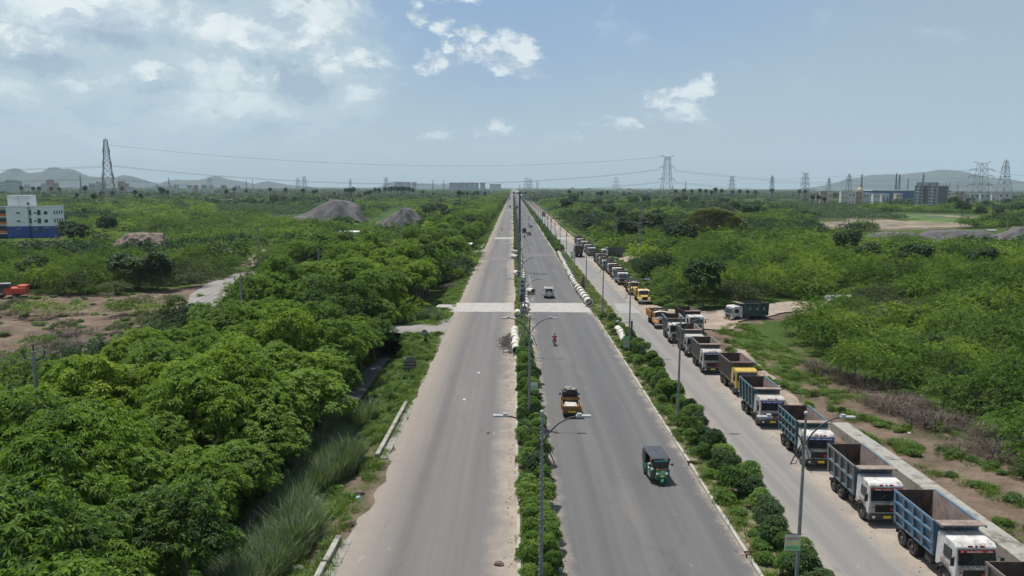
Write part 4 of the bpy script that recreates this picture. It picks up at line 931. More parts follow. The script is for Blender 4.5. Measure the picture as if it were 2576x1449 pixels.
def tub(root, P_, style, yb0=-1.3, yb1=3.4, z0=1.3, z1=3.4, rear=3.4, guard=True, liner=LINER, gmat=None):
    """tipper body; style: (number of ribs, middle rail, rusty panels)"""
    nr, midrail, rusty = style; pm = paint(P_); wb, wt = 1.12, 1.27; key = (P_, style, yb0, yb1, z0, z1, rear, guard, liner.name)
    zt = lambda y: z1 + (rear - z1) * (y - yb0) / (yb1 - yb0)
    bed = empty('bed', (0, 0, 0)); bed.parent = root
    def q(name, mat, fn, bevel=0):
        def h(): b = MB(); fn(b); return b.mesh(name, mat, bevel)
        return link(name.split('__')[0], cm((name, key, mat.name), h), bed)
    pmat = M('rust_flaked_paint', (.17, .135, .12), .8, .25, 1.5, (.22, .10, .06), .6) if rusty else pm
    for s, tg in ((-1, 'a'), (1, 'b')):
        q('side_panel__' + tg, pmat, lambda b: b.add([(s * wb, yb0, z0), (s * wb, yb1, z0), (s * wt, yb1, zt(yb1)), (s * wt, yb0, zt(yb0)), (s * (wb - .04), yb0, z0), (s * (wb - .04), yb1, z0), (s * (wt - .04), yb1, zt(yb1)), (s * (wt - .04), yb0, zt(yb0))], [(0, 1, 2, 3), (7, 6, 5, 4), (0, 4, 5, 1), (1, 5, 6, 2), (2, 6, 7, 3), (3, 7, 4, 0)]))
        for k in range(nr):
            yy = yb0 + .12 + (yb1 - yb0 - .3) * k / (nr - 1); wr = .07 if nr > 6 else .12
            q('rib__%s%d' % (tg, k), pm, lambda b: b.hexa([(s * wb - .02, yy - wr, z0), (s * wb + s * .15, yy - wr, z0), (s * wb + s * .15, yy + wr, z0), (s * wb - .02, yy + wr, z0)][::s], [(s * wt - .02, yy - wr, zt(yy) - .02), (s * wt + s * .12, yy - wr, zt(yy) - .02), (s * wt + s * .12, yy + wr, zt(yy) - .02), (s * wt - .02, yy + wr, zt(yy) - .02)][::s]))
        q('top_rail__' + tg, pm, lambda b: b.hexa([(s * wt - .06, yb0, zt(yb0) - .08), (s * wt + .12 * s, yb0, zt(yb0) - .08), (s * wt + .12 * s, yb1, zt(yb1) - .08), (s * wt - .06, yb1, zt(yb1) - .08)][::s], [(s * wt - .06, yb0, zt(yb0) + .05), (s * wt + .12 * s, yb0, zt(yb0) + .05), (s * wt + .12 * s, yb1, zt(yb1) + .05), (s * wt - .06, yb1, zt(yb1) + .05)][::s]))
        q('bottom_rail__' + tg, pm, lambda b: b.box(s * wb - .1, s * wb + .1, yb0, yb1, z0 - .1, z0 + .06))
        if midrail:
            zm = z0 + (z1 - z0) * (.66 if midrail == 1 else .5); wm = wb + (wt - wb) * .6
            for zz, nm in ((zm, 'mid_rail__'),) + (((z0 + (z1 - z0) * .3, 'low_rail__'),) if midrail == 1 else ()): 
                ws = wb + (wt - wb) * (zz - z0) / (z1 - z0)
                q(nm + tg, pm, lambda b: b.box(min(s * ws, s * (ws + .17)), max(s * ws, s * (ws + .17)), yb0 + .1, yb1 - .1, zz - .06, zz + .06))
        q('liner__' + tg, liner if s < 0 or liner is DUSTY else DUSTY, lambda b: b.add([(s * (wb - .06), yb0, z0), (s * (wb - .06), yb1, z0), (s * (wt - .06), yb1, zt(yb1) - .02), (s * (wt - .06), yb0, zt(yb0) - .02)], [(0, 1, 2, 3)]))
    q('floor', LINER, lambda b: b.box(-wb, wb, yb0, yb1, z0 - .05, z0 + .02))
    q('front_wall', pm, lambda b: b.hexa([(-wb, yb0 - .06, z0), (wb, yb0 - .06, z0), (wb, yb0, z0), (-wb, yb0, z0)], [(-wt, yb0 - .06, z1), (wt, yb0 - .06, z1), (wt, yb0, z1), (-wt, yb0, z1)]))
    q('tailgate', LINER if liner is LINER else pm, lambda b: b.hexa([(-wb, yb1, z0), (wb, yb1, z0), (wb, yb1 + .07, z0), (-wb, yb1 + .07, z0)], [(-wt, yb1, rear), (wt, yb1, rear), (wt, yb1 + .07, rear), (-wt, yb1 + .07, rear)]))
    q('tailgate_bars', pm, lambda b: [b.box(-wb, wb, yb1 + .07, yb1 + .13, z0 + .1 + k * (rear - z0 - .3) / 3, z0 + .22 + k * (rear - z0 - .3) / 3) for k in range(4)])
    if guard:
        g = gmat or DUSTY
        q('cab_guard', g, lambda b: b.hexa([(-wt - .02, yb0 - .85, z1 + .06), (wt + .02, yb0 - .85, z1 + .06), (wt + .02, yb0, z1 - .02), (-wt - .02, yb0, z1 - .02)], [(-wt - .02, yb0 - .85, z1 + .12), (wt + .02, yb0 - .85, z1 + .12), (wt + .02, yb0, z1 + .07), (-wt - .02, yb0, z1 + .07)]))
        q('guard_ribs', pm, lambda b: [b.box(-wt + k * wt * 2 / 4 - .03, -wt + k * wt * 2 / 4 + .03, yb0 - .87, yb0 + .02, z1 - .03, z1 + .02) for k in range(5)])
    return bed
def dump_truck(x, y, rz, cabp, bedp, style, deco, label, liner=LINER, open_door=False, gmat=None, name='dump_truck', z1=3.4, rear=3.4, guard=True, key=0):
    root = empty(name, (x, y, 0), rz, label, 'dump truck', 'dump trucks queued along the service road'); root.scale = (.87,) * 3
    def ch():
        b = MB()
        for s in (-1, 1): b.box(s * .42 - .06, s * .42 + .06, -3.3, 3.3, .72, .98)
        b.box(-1.0, 1.0, 1.05, 1.25, .42, .62); b.box(-1.0, 1.0, 2.3, 2.5, .42, .62); b.box(-.9, .9, -2.55, -2.35, .45, .62); b.box(-.35, .35, -3.2, -1.9, .6, 1.1)
        b.box(-1.1, 1.1, 3.2, 3.3, .55, .75)
        return b.mesh('chassis', CHAS)
    link('chassis', cm('chassis', ch), root)
    link('fuel_tank', cm('tank', lambda: MB().box(-1.12, -.6, -1.0, -.2, .5, 1.0).mesh('fuel_tank', CHAS, .08)), root)
    link('battery_box', cm('bbox', lambda: MB().box(.62, 1.1, -.9, -.3, .5, .98).mesh('battery_box', M('tool_box_grey', (.22, .22, .21), .7, .2, 3, (.1, .08, .06), .5))), root)
    for s in (-1, 1): link('mudguard', cm(('mud', s), lambda: MB().box(s * .91 - .29, s * .91 + .29, .42, .48, .6, 1.1).mesh('mudguard', BLACKP)), root)
    cab_flat(root, cabp, deco, (cabp, deco, key, open_door), open_door)
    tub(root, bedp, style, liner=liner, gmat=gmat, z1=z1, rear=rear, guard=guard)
    for s in (-1, 1):
        wheel(root, s * 1.2, -2.45, .54); wheel(root, s * 1.17, 1.15, .54, dual=True); wheel(root, s * 1.17, 2.4, .54, dual=True)
    return root
def bonnet_truck(x, y, rz, P_, bedp, label, header=True, liner=LINER, bed_h=2.2):
    root = empty('bonnet_truck', (x, y, 0), rz, label, 'truck', 'old bonnet trucks queued along the service road'); root.scale = (.9,) * 3; pm = paint(P_)
    def q(name, mat, fn, par=root, bevel=0):
        def h(): b = MB(); fn(b); return b.mesh(name, mat, bevel)
        return link(name.split('__')[0], cm((name, 'bt', P_, bedp, mat.name), h), par)
    q('chassis', CHAS, lambda b: [b.box(s * .42 - .06, s * .42 + .06, -3.9, 3.6, .7, .95) for s in (-1, 1)] + [b.box(-.9, .9, 2.0, 2.2, .42, .6)])
    cab = q('cab', pm, lambda b: b.prism_x([(-2.6, .8), (-2.6, 1.75), (-2.35, 2.5), (-2.2, 2.62), (-.9, 2.65), (-.85, .8)], -1.12, 1.12, .06), bevel=.06)
    q('bonnet', pm, lambda b: b.hexa([(-.62, -3.95, .85), (.62, -3.95, .85), (.95, -2.6, .85), (-.95, -2.6, .85)], [(-.48, -3.9, 1.58), (.48, -3.9, 1.58), (.85, -2.6, 1.78), (-.85, -2.6, 1.78)]), bevel=.09)
    for s in (-1, 1):
        q('fender__%d' % s, pm, lambda b: b.hexa([(s * .85 - .3, -3.9, .8), (s * .85 + .3, -3.9, .8), (s * .85 + .3, -2.6, .8), (s * .85 - .3, -2.6, .8)], [(s * .85 - .25, -3.7, 1.28), (s * .85 + .25, -3.7, 1.28), (s * .85 + .28, -2.6, 1.35), (s * .85 - .28, -2.6, 1.35)]), bevel=.08)
        q('headlight__%d' % s, LAMP, lambda b: b.ball((s * .88, -3.92, 1.05), .12, 10, (1, .4, 1)))
        q('mirror__%d' % s, MIRR, lambda b: (b.box(s * 1.3 - .09, s * 1.3 + .09, -2.6, -2.55, 1.7, 2.1), b.bar((s * 1.1, -2.5, 2.1), (s * 1.3, -2.58, 2.0), .03)))
        q('side_window__%d' % s, GLASS, lambda b: b.box(s * 1.1 - .02, s * 1.1 + .02, -2.2, -1.5, 1.75, 2.35), cab)
    q('grille', BLACKP, lambda b: [b.box(-.46, .46, -4.0, -3.94, .92, 1.48)] + [b.box(-.42, .42, -4.02, -4.0, .97 + k * .1, 1.0 + k * .1) for k in range(5)])
    q('bumper', M('silver_bumper', (.45, .45, .43), .4, .2, 4, (.15, .12, .1), .4), lambda b: b.box(-1.15, 1.15, -4.2, -4.02, .62, .82), bevel=.03)
    q('number_plate', M('white_plate', (.7, .7, .6), .5, .05), lambda b: b.box(-.26, .26, -4.22, -4.2, .64, .8))
    q('windscreen', GLASS, lambda b: b.hexa([(-.92, -2.63, 1.82), (.92, -2.63, 1.82), (.92, -2.55, 1.82), (-.92, -2.55, 1.82)], [(-.88, -2.44, 2.4), (.88, -2.44, 2.4), (.88, -2.36, 2.4), (-.88, -2.36, 2.4)]), cab)
    q('sun_visor', M('cream_visor', (.6, .55, .45), .6, .1), lambda b: [b.hexa([(x0, -2.85, z), (x1, -2.85, z2), (x1, -2.4, z2 + .06), (x0, -2.4, z + .06)], [(x0, -2.85, z + .07), (x1, -2.85, z2 + .07), (x1, -2.4, z2 + .13), (x0, -2.4, z + .13)]) for x0, x1, z, z2 in ((-1.1, -.55, 2.4, 2.54), (-.55, 0, 2.54, 2.6), (0, .55, 2.6, 2.54), (.55, 1.1, 2.54, 2.4))])
    if header:
        q('header_board', M('dark_header', (.035, .03, .03), .7, .3, 5, (.25, .08, .05), .3, dscale=6), lambda b: b.box(-1.2, 1.2, -2.3, -1.9, 2.66, 3.12))
        q('header_lettering', WTXT, lambda b: decal_row(b, -1.05, 1.05, -2.302, 2.8, .16, 3, 14))
    bed = empty('bed', (0, 0, 0)); bed.parent = root; bp_ = paint(bedp)
    def qq(name, mat, fn): return q(name, mat, fn, bed)
    for s in (-1, 1):
        qq('side_panel__%d' % s, bp_, lambda b: b.box(s * 1.18 - .03, s * 1.18 + .03, -.7, 3.7, 1.15, bed_h))
        for k in range(6): qq('rib__%d%d' % (s, k), bp_, lambda b: b.box(s * 1.24 - .04, s * 1.24 + .04, -.66 + k * .85, -.56 + k * .85, 1.1, bed_h + .04))
        qq('top_rail__%d' % s, bp_, lambda b: b.box(s * 1.19 - .07, s * 1.19 + .07, -.7, 3.7, bed_h, bed_h + .08))
    qq('floor', liner, lambda b: b.box(-1.15, 1.15, -.7, 3.7, 1.05, 1.15)); qq('front_wall', liner, lambda b: b.box(-1.2, 1.2, -.76, -.7, 1.1, 2.7)); qq('tailgate', bp_, lambda b: b.box(-1.15, 1.15, 3.7, 3.77, 1.1, bed_h))
    for s in (-1, 1): wheel(root, s * 1.12, -3.3, .48, .26); wheel(root, s * 1.12, 2.1, .48, .26, True)
    return root
# ---------------------------------------------------------------- the truck queue (x, y of the front axle come from the photo)
def fy(u, v): return at(u, v, .0)
def place(u, v, dx=1.03, fa=-2.13, rz=0.): # ground point under the visible front tyre -> truck centre
    p = fy(u, v); o = Matrix.Rotation(rz, 2) @ Vector((dx + .0, -fa)); return p.x + o.x, p.y + o.y
Q1 = [
 (None, 0.0, 'white', 'brown', (5, 0, 0), 1, 'nearest truck of the queue, only the brown rear corner of its body inside the photo', LINER, 0, None),
 ((21.97, 40.37), -.0, 'white', 'blue', (5, 1, 0), 2, 'bright blue dump truck body with white cab and red windscreen band', LINER, 0, DUSTY),
 ((21.33, 48.09), -.01, 'white', 'rustblue', (5, 2, 1), 1, 'dump truck with rust-stained blue side panels, white cab and red grille marks', LINER, 0, DUSTY),
 ((21.13, 57.16), -.03, 'white', 'teal', (6, 1, 0), 3, 'teal dump truck with plain white cab, partly behind the near lamp post', LINER, 0, None),
 ((20.81, 66.43), -.02, 'white2', 'teal', (5, 0, 0), 4, 'white-cab dump truck with dark teal body and dusty pink cab guard', LINER, 0, DUSTY),
 ((21.59, 76.18), -.0, 'yellow', 'brown', (8, 0, 0), 0, 'dump truck with a yellow cab and its east door standing open', LINER, 1, LINER),
 ((20.65, 84.79), -.03, 'white2', 'grey', (8, 0, 0), 4, 'dusty white-cab dump truck with grey ribbed body right behind the yellow-cab one', LINER, 0, None),
 ((20.75, 93.2), -.02, 'white2', 'grey', (8, 0, 0), 3, 'white-cab dump truck wedged tight behind another near the dirt side road', LINER, 0, None),
 ((20.41, 100.99), -.05, 'white', 'steel', (7, 0, 0), 0, 'clean white-cab dump truck with pale steel-grey ribs beside the orange bonnet truck', LINER, 0, LINER),
]
c0 = at(2482, 1413, 2.96); Q1[0] = ((c0.x + 1.12 - 1.02, c0.y - 2.96 + 2.09),) + Q1[0][1:]
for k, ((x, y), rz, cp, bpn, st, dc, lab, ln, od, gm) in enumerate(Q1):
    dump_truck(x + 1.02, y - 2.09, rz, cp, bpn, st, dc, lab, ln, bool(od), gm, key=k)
p = at(1752, 842, 0); dump_truck(p.x - .3, p.y + 3.2, .10, 'white', 'black', (6, 0, 0), 0, 'white-cab dump truck with a black body standing at the mouth of the dirt side road', LINER, key=20)
p = at(1884, 812, .1); dump_truck(p.x, p.y + 1.2, -rad(76), 'white', 'dteal', (7, 0, 0), 4, 'dump truck standing side-on on the dirt side road with letters on its dark teal body', LINER, key=21)
TRX = Matrix.Translation((p.x, p.y + 1.2, 0)) @ Matrix.Rotation(-rad(76), 4, 'Z')
SIDE_TRUCK = [o for o in COL.objects if o.get('label', '').startswith('dump truck standing side-on')][0]
x, y = place(1607, 765, 1.0, -2.97); bonnet_truck(x, y, -.02, 'yellow', 'yellow', 'yellow bonnet truck at the front of a pair, with a curved cream sun visor', False)
x, y = place(1583, 742, 1.0, -2.97); bonnet_truck(x, y, -.04, 'yellow', 'brown', 'yellow bonnet truck with dark body, second of the pair behind the yellow one', True)
x, y = place(1646, 826, 1.0, -2.97); bonnet_truck(x, y, 0, 'orange', 'orange', 'orange bonnet truck with a dark lettered header board over the cab', True)
Q2 = [((1529, 716), 'greywhite', 'steel', (7, 0, 0), 'grey-white dump truck leading the farther queue, bare road in front of it'), ((1521, 702), 'white', 'black', (6, 0, 0), 'white-cab dump truck second in the farther queue'), ((1512, 690), 'white', 'grey', (7, 0, 0), 'white-cab dump truck third in the farther queue'), ((1504, 680), 'white', 'brown', (6, 0, 0), 'brown-bodied dump truck fourth in the farther queue'), ((1499, 671), 'white', 'grey', (7, 0, 0), 'dump truck fifth in the farther queue'), ((1494, 662), 'white2', 'black', (6, 0, 0), 'dark-bodied dump truck last of the farther queue, beside the side-on green one'),
      ((1478, 644), 'greywhite', 'grey', (6, 0, 0), 'grey-white dump truck heading the farthest group'), ((1470, 636), 'white', 'black', (6, 0, 0), 'white-cab dump truck close behind the head of the farthest group'), ((1456, 626), 'white', 'brown', (6, 0, 0), 'white-cab dump truck in the middle of the farthest group'), ((1452, 619), 'white', 'grey', (6, 0, 0), 'white-cab dump truck near the tail of the farthest group')]
ly = None
for k, ((u, v), cp, bpn, st, lab) in enumerate(Q2):
    x, y = place(u, v)
    if ly and y < ly + 7.2 and k != 6: y = ly + 7.2
    ly = y; x = 22.7 + (k % 3) * .15 + (k > 5) * .2
    dump_truck(x, y, U(-.03, .03), cp, bpn, st, 0 if k % 2 else 4, lab, LINER, key=30 + k % 2, z1=3.3, rear=3.3)
bonnet_truck(23.3, ly + 9.5, 0, 'brown', 'brown', 'brown truck with a rounded cover at the tail of the farthest group', True)
p = at(1457, 648, 0); dump_truck(p.x, p.y + 3.2, math.pi, 'white2', 'black', (6, 0, 0), 0, 'dark dump truck driving away beside the farthest group', LINER, key=40, z1=3.5, rear=3.5)
p = at(1540, 650, 0); dump_truck(p.x, p.y + 1, -rad(84), 'greywhite', 'dteal', (8, 0, 0), 0, 'dark green dump truck standing side-on at the farther side lane', LINER, key=41)
p = at(1367, 544, 0); dump_truck(p.x, p.y, 0, 'brown', 'brown', (6, 0, 0), 0, 'lone brown truck coming down the service road in the distance', LINER, key=42)
# letters on the side-on truck
def text(s, size, mat, parent, loc, rot, name='lettering', extrude=.004, align='CENTER'):
    cu = bpy.data.curves.new('txt', 'FONT'); cu.body = s; cu.size = size; cu.extrude = extrude; cu.align_x = align; cu.align_y = 'CENTER'
    to = bpy.data.objects.new('txt', cu); me = bpy.data.meshes.new_from_object(to); bpy.data.objects.remove(to); me.materials.clear(); me.materials.append(mat)
    o = link(name, me, parent, loc); o.rotation_euler = rot; return o
for i, ch in enumerate('PKR'): text(ch, .62, WTXT, SIDE_TRUCK, (1.4, -.25 + 1.35 * i, 2.45), (math.pi / 2, 0, math.pi / 2), 'letter')
# ---------------------------------------------------------------- people (one skinned body, clothing over it)
def skin_chain(name, edges_pts, radii, mat, parent, smooth=2):
    vs, es = [], []
    idx = {}
    def vi(p):
        k = tuple(round(c, 4) for c in p)
        if k not in idx: idx[k] = len(vs); vs.append(p)
        return idx[k]
    rr = {}
    for chain, rad_ in zip(edges_pts, radii):
        for i, p in enumerate(chain):
            a = vi(p); rr[a] = max(rr.get(a, 0), rad_[i])
            if i: es.append((vi(chain[i - 1]), a))
    me = bpy.data.meshes.new(name); me.from_pydata(vs, es, []); me.update(); me.materials.append(mat)
    o = link(name, me, parent); md = o.modifiers.new('skin', 'SKIN'); md.use_smooth_shade = True
    sv = me.skin_vertices[0].data
    for i in range(len(vs)): sv[i].radius = (rr[i], rr[i])
    sv[0].use_root = True
    s2 = o.modifiers.new('sub', 'SUBSURF'); s2.levels = s2.render_levels = 1
    return o
SKINM = M('skin', (.16, .085, .055), .6, .1, 5); HAIR = M('black_hair', (.012, .01, .01), .5, .1, 5)
def rider(loc, rz, shirt, trousers, label, scale=1., arms='bars', helmet=None):
    r = empty('person', loc, rz, label, 'person'); r.scale = (scale,) * 3
    hip = (0, .22, .78); ch = (0, .08, 1.18); nk = (0, .05, 1.36); hd = (0, .0, 1.52)
    A_ = [[hip, (0, .15, .98), ch, nk, hd, (0, -.01, 1.62)]]; Rr = [[.14, .13, .15, .06, .095, .07]]
    for s in (-1, 1):
        A_.append([ch, (s * .19, .07, 1.27), (s * .27, -.12, 1.06), (s * .30, -.40, 1.02), (s * .31, -.48, 1.01)]); Rr.append([.15, .06, .048, .038, .04])
        A_.append([hip, (s * .13, .18, .74), (s * .22, -.22, .74), (s * .2, -.12, .38), (s * .2, -.26, .32)]); Rr.append([.14, .09, .068, .05, .045])
    skin_chain('body', A_, Rr, SKINM, r)
    skin_chain('shirt', [[(0, .22, .82), (0, .15, .98), ch, (0, .06, 1.30)]] + [[ch, (s * .19, .07, 1.27), (s * .27, -.12, 1.06), (s * .29, -.28, 1.03)] for s in (-1, 1)], [[.165, .155, .175, .085]] + [[.175, .08, .065, .055]] * 2, shirt, r)
    skin_chain('trousers', [[(0, .22, .82), hip]] + [[hip, (s * .13, .18, .74), (s * .22, -.22, .74), (s * .2, -.13, .42)] for s in (-1, 1)], [[.15, .16]] + [[.16, .11, .085, .065]] * 2, trousers, r)
    b = MB()
    if helmet: b.ball((0, .01, 1.58), .135, 12, (1, 1.1, 1.05)).build('helmet', helmet, r)
    else: b.ball((0, .03, 1.60), .108, 12, (1, 1, .9)).build('hair', HAIR, r)
    return r
def motorbike(loc, rz, pm, label, cat='motorbike'):
    r = empty('motorbike', loc, rz, label, cat, 'two-wheelers on the highway')
    def wh(y):
        w = MB().ringx(-.05, .05, 0, 0, .30, .21, 16).build('wheel', RUBBER, r, (0, y, .30)); MB().cylx(-.03, .03, 0, 0, .07, 8).build('hub', RIM, w)
        MB().tube([(0, 0, -.21), (0, 0, .21)], .012, 4).tube([(0, -.21, 0), (0, .21, 0)], .012, 4).build('spokes', RIM, w)
    wh(-.62); wh(.62)
    MB().tube([(0, -.62, .3), (0, -.42, .82), (0, -.36, 1.0)], .035, 6).tube([(0, -.4, .75), (0, .1, .5), (0, .62, .3)], .05, 6).build('frame', CHAS, r)
    MB().ball((0, -.12, .74), .17, 10, (.75, 1.4, .75)).build('fuel_tank', pm, r)
    MB().box(-.13, .13, .08, .72, .70, .80).build('seat', BLACKP, r, bevel=.04)
    MB().box(-.1, .1, .6, .85, .52, .70).build('tail', pm, r, bevel=.03); MB().box(-.09, .09, .85, .87, .42, .54).build('number_plate', WTXT, r)
    MB().tube([(-.34, -.38, 1.0), (0, -.42, 1.03), (.34, -.38, 1.0)], .02, 6).build('handlebar', BLACKP, r)
    for s in (-1, 1): MB().ball((s * .32, -.38, 1.17), .06, 8, (1, .4, .8)).bar((s * .28, -.39, 1.02), (s * .32, -.38, 1.15), .015).build('mirror', MIRR, r)
    MB().ball((0, -.52, .88), .1, 10, (1, .6, 1)).build('headlight', LAMP, r); MB().box(-.14, .14, -.1, .3, .25, .52).build('engine', CHAS, r, bevel=.03)
    MB().tube([(.15, 0, .3), (.17, .7, .38)], .04, 6).build('exhaust', RIM, r); MB().box(-.08, .08, .78, .82, .6, .66).build('tail_light', REDP, r)
    return r
CLOTH = lambda n, c: M('cloth_' + n, c, .9, .2, 8)
cR, cD, cW, cB, cG = CLOTH('red', (.35, .015, .035)), CLOTH('dark', (.03, .03, .04)), CLOTH('white', (.6, .6, .58)), CLOTH('blue', (.05, .09, .2)), CLOTH('grey', (.15, .15, .16))
def bike(u, v, away, lab_b, lab_p, shirt, trousers=cD, pm=BLACKP, s=1., x=None):
    p = at(u, v, 0); rz = math.pi if away else 0
    b = motorbike((p.x, p.y, 0), rz, pm, lab_b); b.scale = (.92,) * 3; rider((p.x, p.y, 0), rz, shirt, trousers, lab_p, .92)
bike(1395, 868, True, 'motorbike ridden away by a person in red, alone on the centre carriageway', 'person in a red top riding the lone near motorbike', cR, CLOTH('maroon', (.16, .02, .04)), paint('brown'))
bike(1263, 581, False, 'small motorbike coming along the western carriageway beyond the poster board', 'person on the motorbike of the western carriageway', cD)
bike(1319.5, 600, True, 'motorbike just behind the two dark vehicles on the centre carriageway', 'person riding behind the dark car and the dark van', cD)
bike(1330.2, 568, True, 'first motorbike of the three riding in file by the second median', 'person on the nearest motorbike of the file of three', cB)
bike(1330.2, 555, True, 'second motorbike of the three riding in file by the second median', 'person in white on the middle motorbike of the file', cW)
bike(1330.4, 549, True, 'third motorbike of the three riding in file by the second median', 'person on the farthest motorbike of the file', cG)
bike(1322.5, 543, True, 'motorbike with a white-shirted person left of the file of three', 'person in a white shirt riding left of the file', cW, cG, WTXT)
bike(1399.6, 597, False, 'motorbike coming down the service road towards the trucks', 'person in white riding down the service road', cW)
bike(1308, 546, True, 'motorbike hidden close beside the tall light mast', 'person on the motorbike beside the tall light mast', cD)
# ---------------------------------------------------------------- three-wheeled green rickshaw
def rickshaw(loc, rz):
    r = empty('auto_rickshaw', loc, rz, 'dark green three-wheeled passenger rickshaw with a black canopy, coming down the centre carriageway', 'rickshaw'); G = paint('green'); CAN = M('canopy_black', (.045, .052, .06), .6, .2, 2, (.12, .11, .10), .35)
    MB().prism_x([(-1.25, .42), (-1.32, .7), (-1.05, 1.08), (-.85, 1.12), (-.8, .42)], -.42, .42, .05).build('nose', G, r, bevel=.07)
    MB().prism_x([(-.85, .35), (-.85, .95), (-.35, .98), (-.3, .42), (.25, .42), (.32, 1.0), (1.3, 1.0), (1.32, .38)], -.66, .66).build('body', G, r, bevel=.04)
    MB().hexa([(-.66, -.95, 1.72), (.66, -.95, 1.72), (.68, 1.32, 1.78), (-.68, 1.32, 1.78)], [(-.58, -.86, 1.82), (.58, -.86, 1.82), (.6, 1.25, 1.92), (-.6, 1.25, 1.92)]).build('roof', CAN, r, bevel=.05)
    MB().box(-.68, .68, 1.25, 1.31, 1.0, 1.78).box(-.69, -.66, .5, 1.28, 1.0, 1.78).box(.66, .69, .5, 1.28, 1.0, 1.78).build('canopy_side', CAN, r)
    for s in (-1, 1):
        MB().bar((s * .5, -.92, 1.1), (s * .6, -.9, 1.74), .045).bar((s * .66, -.3, .95), (s * .66, -.3, 1.74), .035).bar((s * .67, .5, 1.0), (s * .67, .5, 1.76), .035).build('pillar', BLACKP, r)
        MB().ball((s * .33, -1.24, .82), .085, 10, (1, .5, 1)).build('headlight', LAMP, r); MB().box(s * .8 - .07, s * .8 + .07, -.9, -.86, 1.25, 1.4).bar((s * .6, -.9, 1.35), (s * .8, -.88, 1.33), .02).build('mirror', MIRR, r)
        w = MB().ringx(-.06, .06, 0, 0, .22, .14, 16).build('wheel', RUBBER, r, (s * .58, .95, .22)); MB().cylx(-.04, .05, 0, 0, .14, 10).build('rim', RIM, w)
    w = MB().ringx(-.05, .05, 0, 0, .22, .14, 16).build('wheel', RUBBER, r, (0, -1.18, .22)); MB().cylx(-.04, .04, 0, 0, .14, 10).build('rim', RIM, w)
    MB().ball((0, -1.28, .36), .17, 12, (.75, 1.0, .9)).build('front_fender', M('bright_green_paint', (.03, .42, .20), .35, .05), r)
    MB().hexa([(-.48, -.96, 1.12), (.48, -.96, 1.12), (.48, -.93, 1.12), (-.48, -.93, 1.12)], [(-.54, -.93, 1.68), (.54, -.93, 1.68), (.54, -.9, 1.68), (-.54, -.9, 1.68)]).build('windscreen', GLASS, r)
    MB().box(-.5, .5, -.965, -.945, 1.56, 1.66).build('sun_strip', M('teal_strip', (.05, .25, .27), .4, .05), r)
    MB().box(-.4, .4, -1.06, -1.0, 1.02, 1.1).build('garland', M('marigold', (.45, .16, .04), .8, .5, 30), r); MB().ball((-.28, -1.1, 1.1), .04, 6).ball((.05, -1.22, .98), .035, 6).build('flowers', PLATE, r)
    MB().box(-.14, .14, -1.31, -1.29, .62, .72).build('number_plate', PLATE, r); MB().box(-.6, .6, .85, 1.2, .75, 1.3).box(-.3, .3, -.45, -.15, .75, .8).build('seat', BLACKP, r)
    MB().box(-.63, -.48, -.92, -.8, 1.0, 1.12).build('side_lamp', LAMP, r); MB().box(-.72, -.67, -.8, -.35, .45, .9).build('side_sheet', M('dull_sheet', (.3, .3, .27), .7, .2), r)
    MB().box(-.66, -.58, -.75, -.6, 1.55, 1.75).box(.6, .68, -.8, -.6, 1.5, 1.74).build('red_tassel', M('tassel_red', (.55, .15, .1), .8, .2), r)
    return r
p = at(1662, 1222, 0); RKL = (p.x - .05, p.y + 1.25, 0); rickshaw(RKL, .10)
rp_ = rider((RKL[0] - .42, RKL[1] - .35, .02), .10, cW, cG, 'driver in a white shirt leaning out at the side of the green rickshaw', .95)
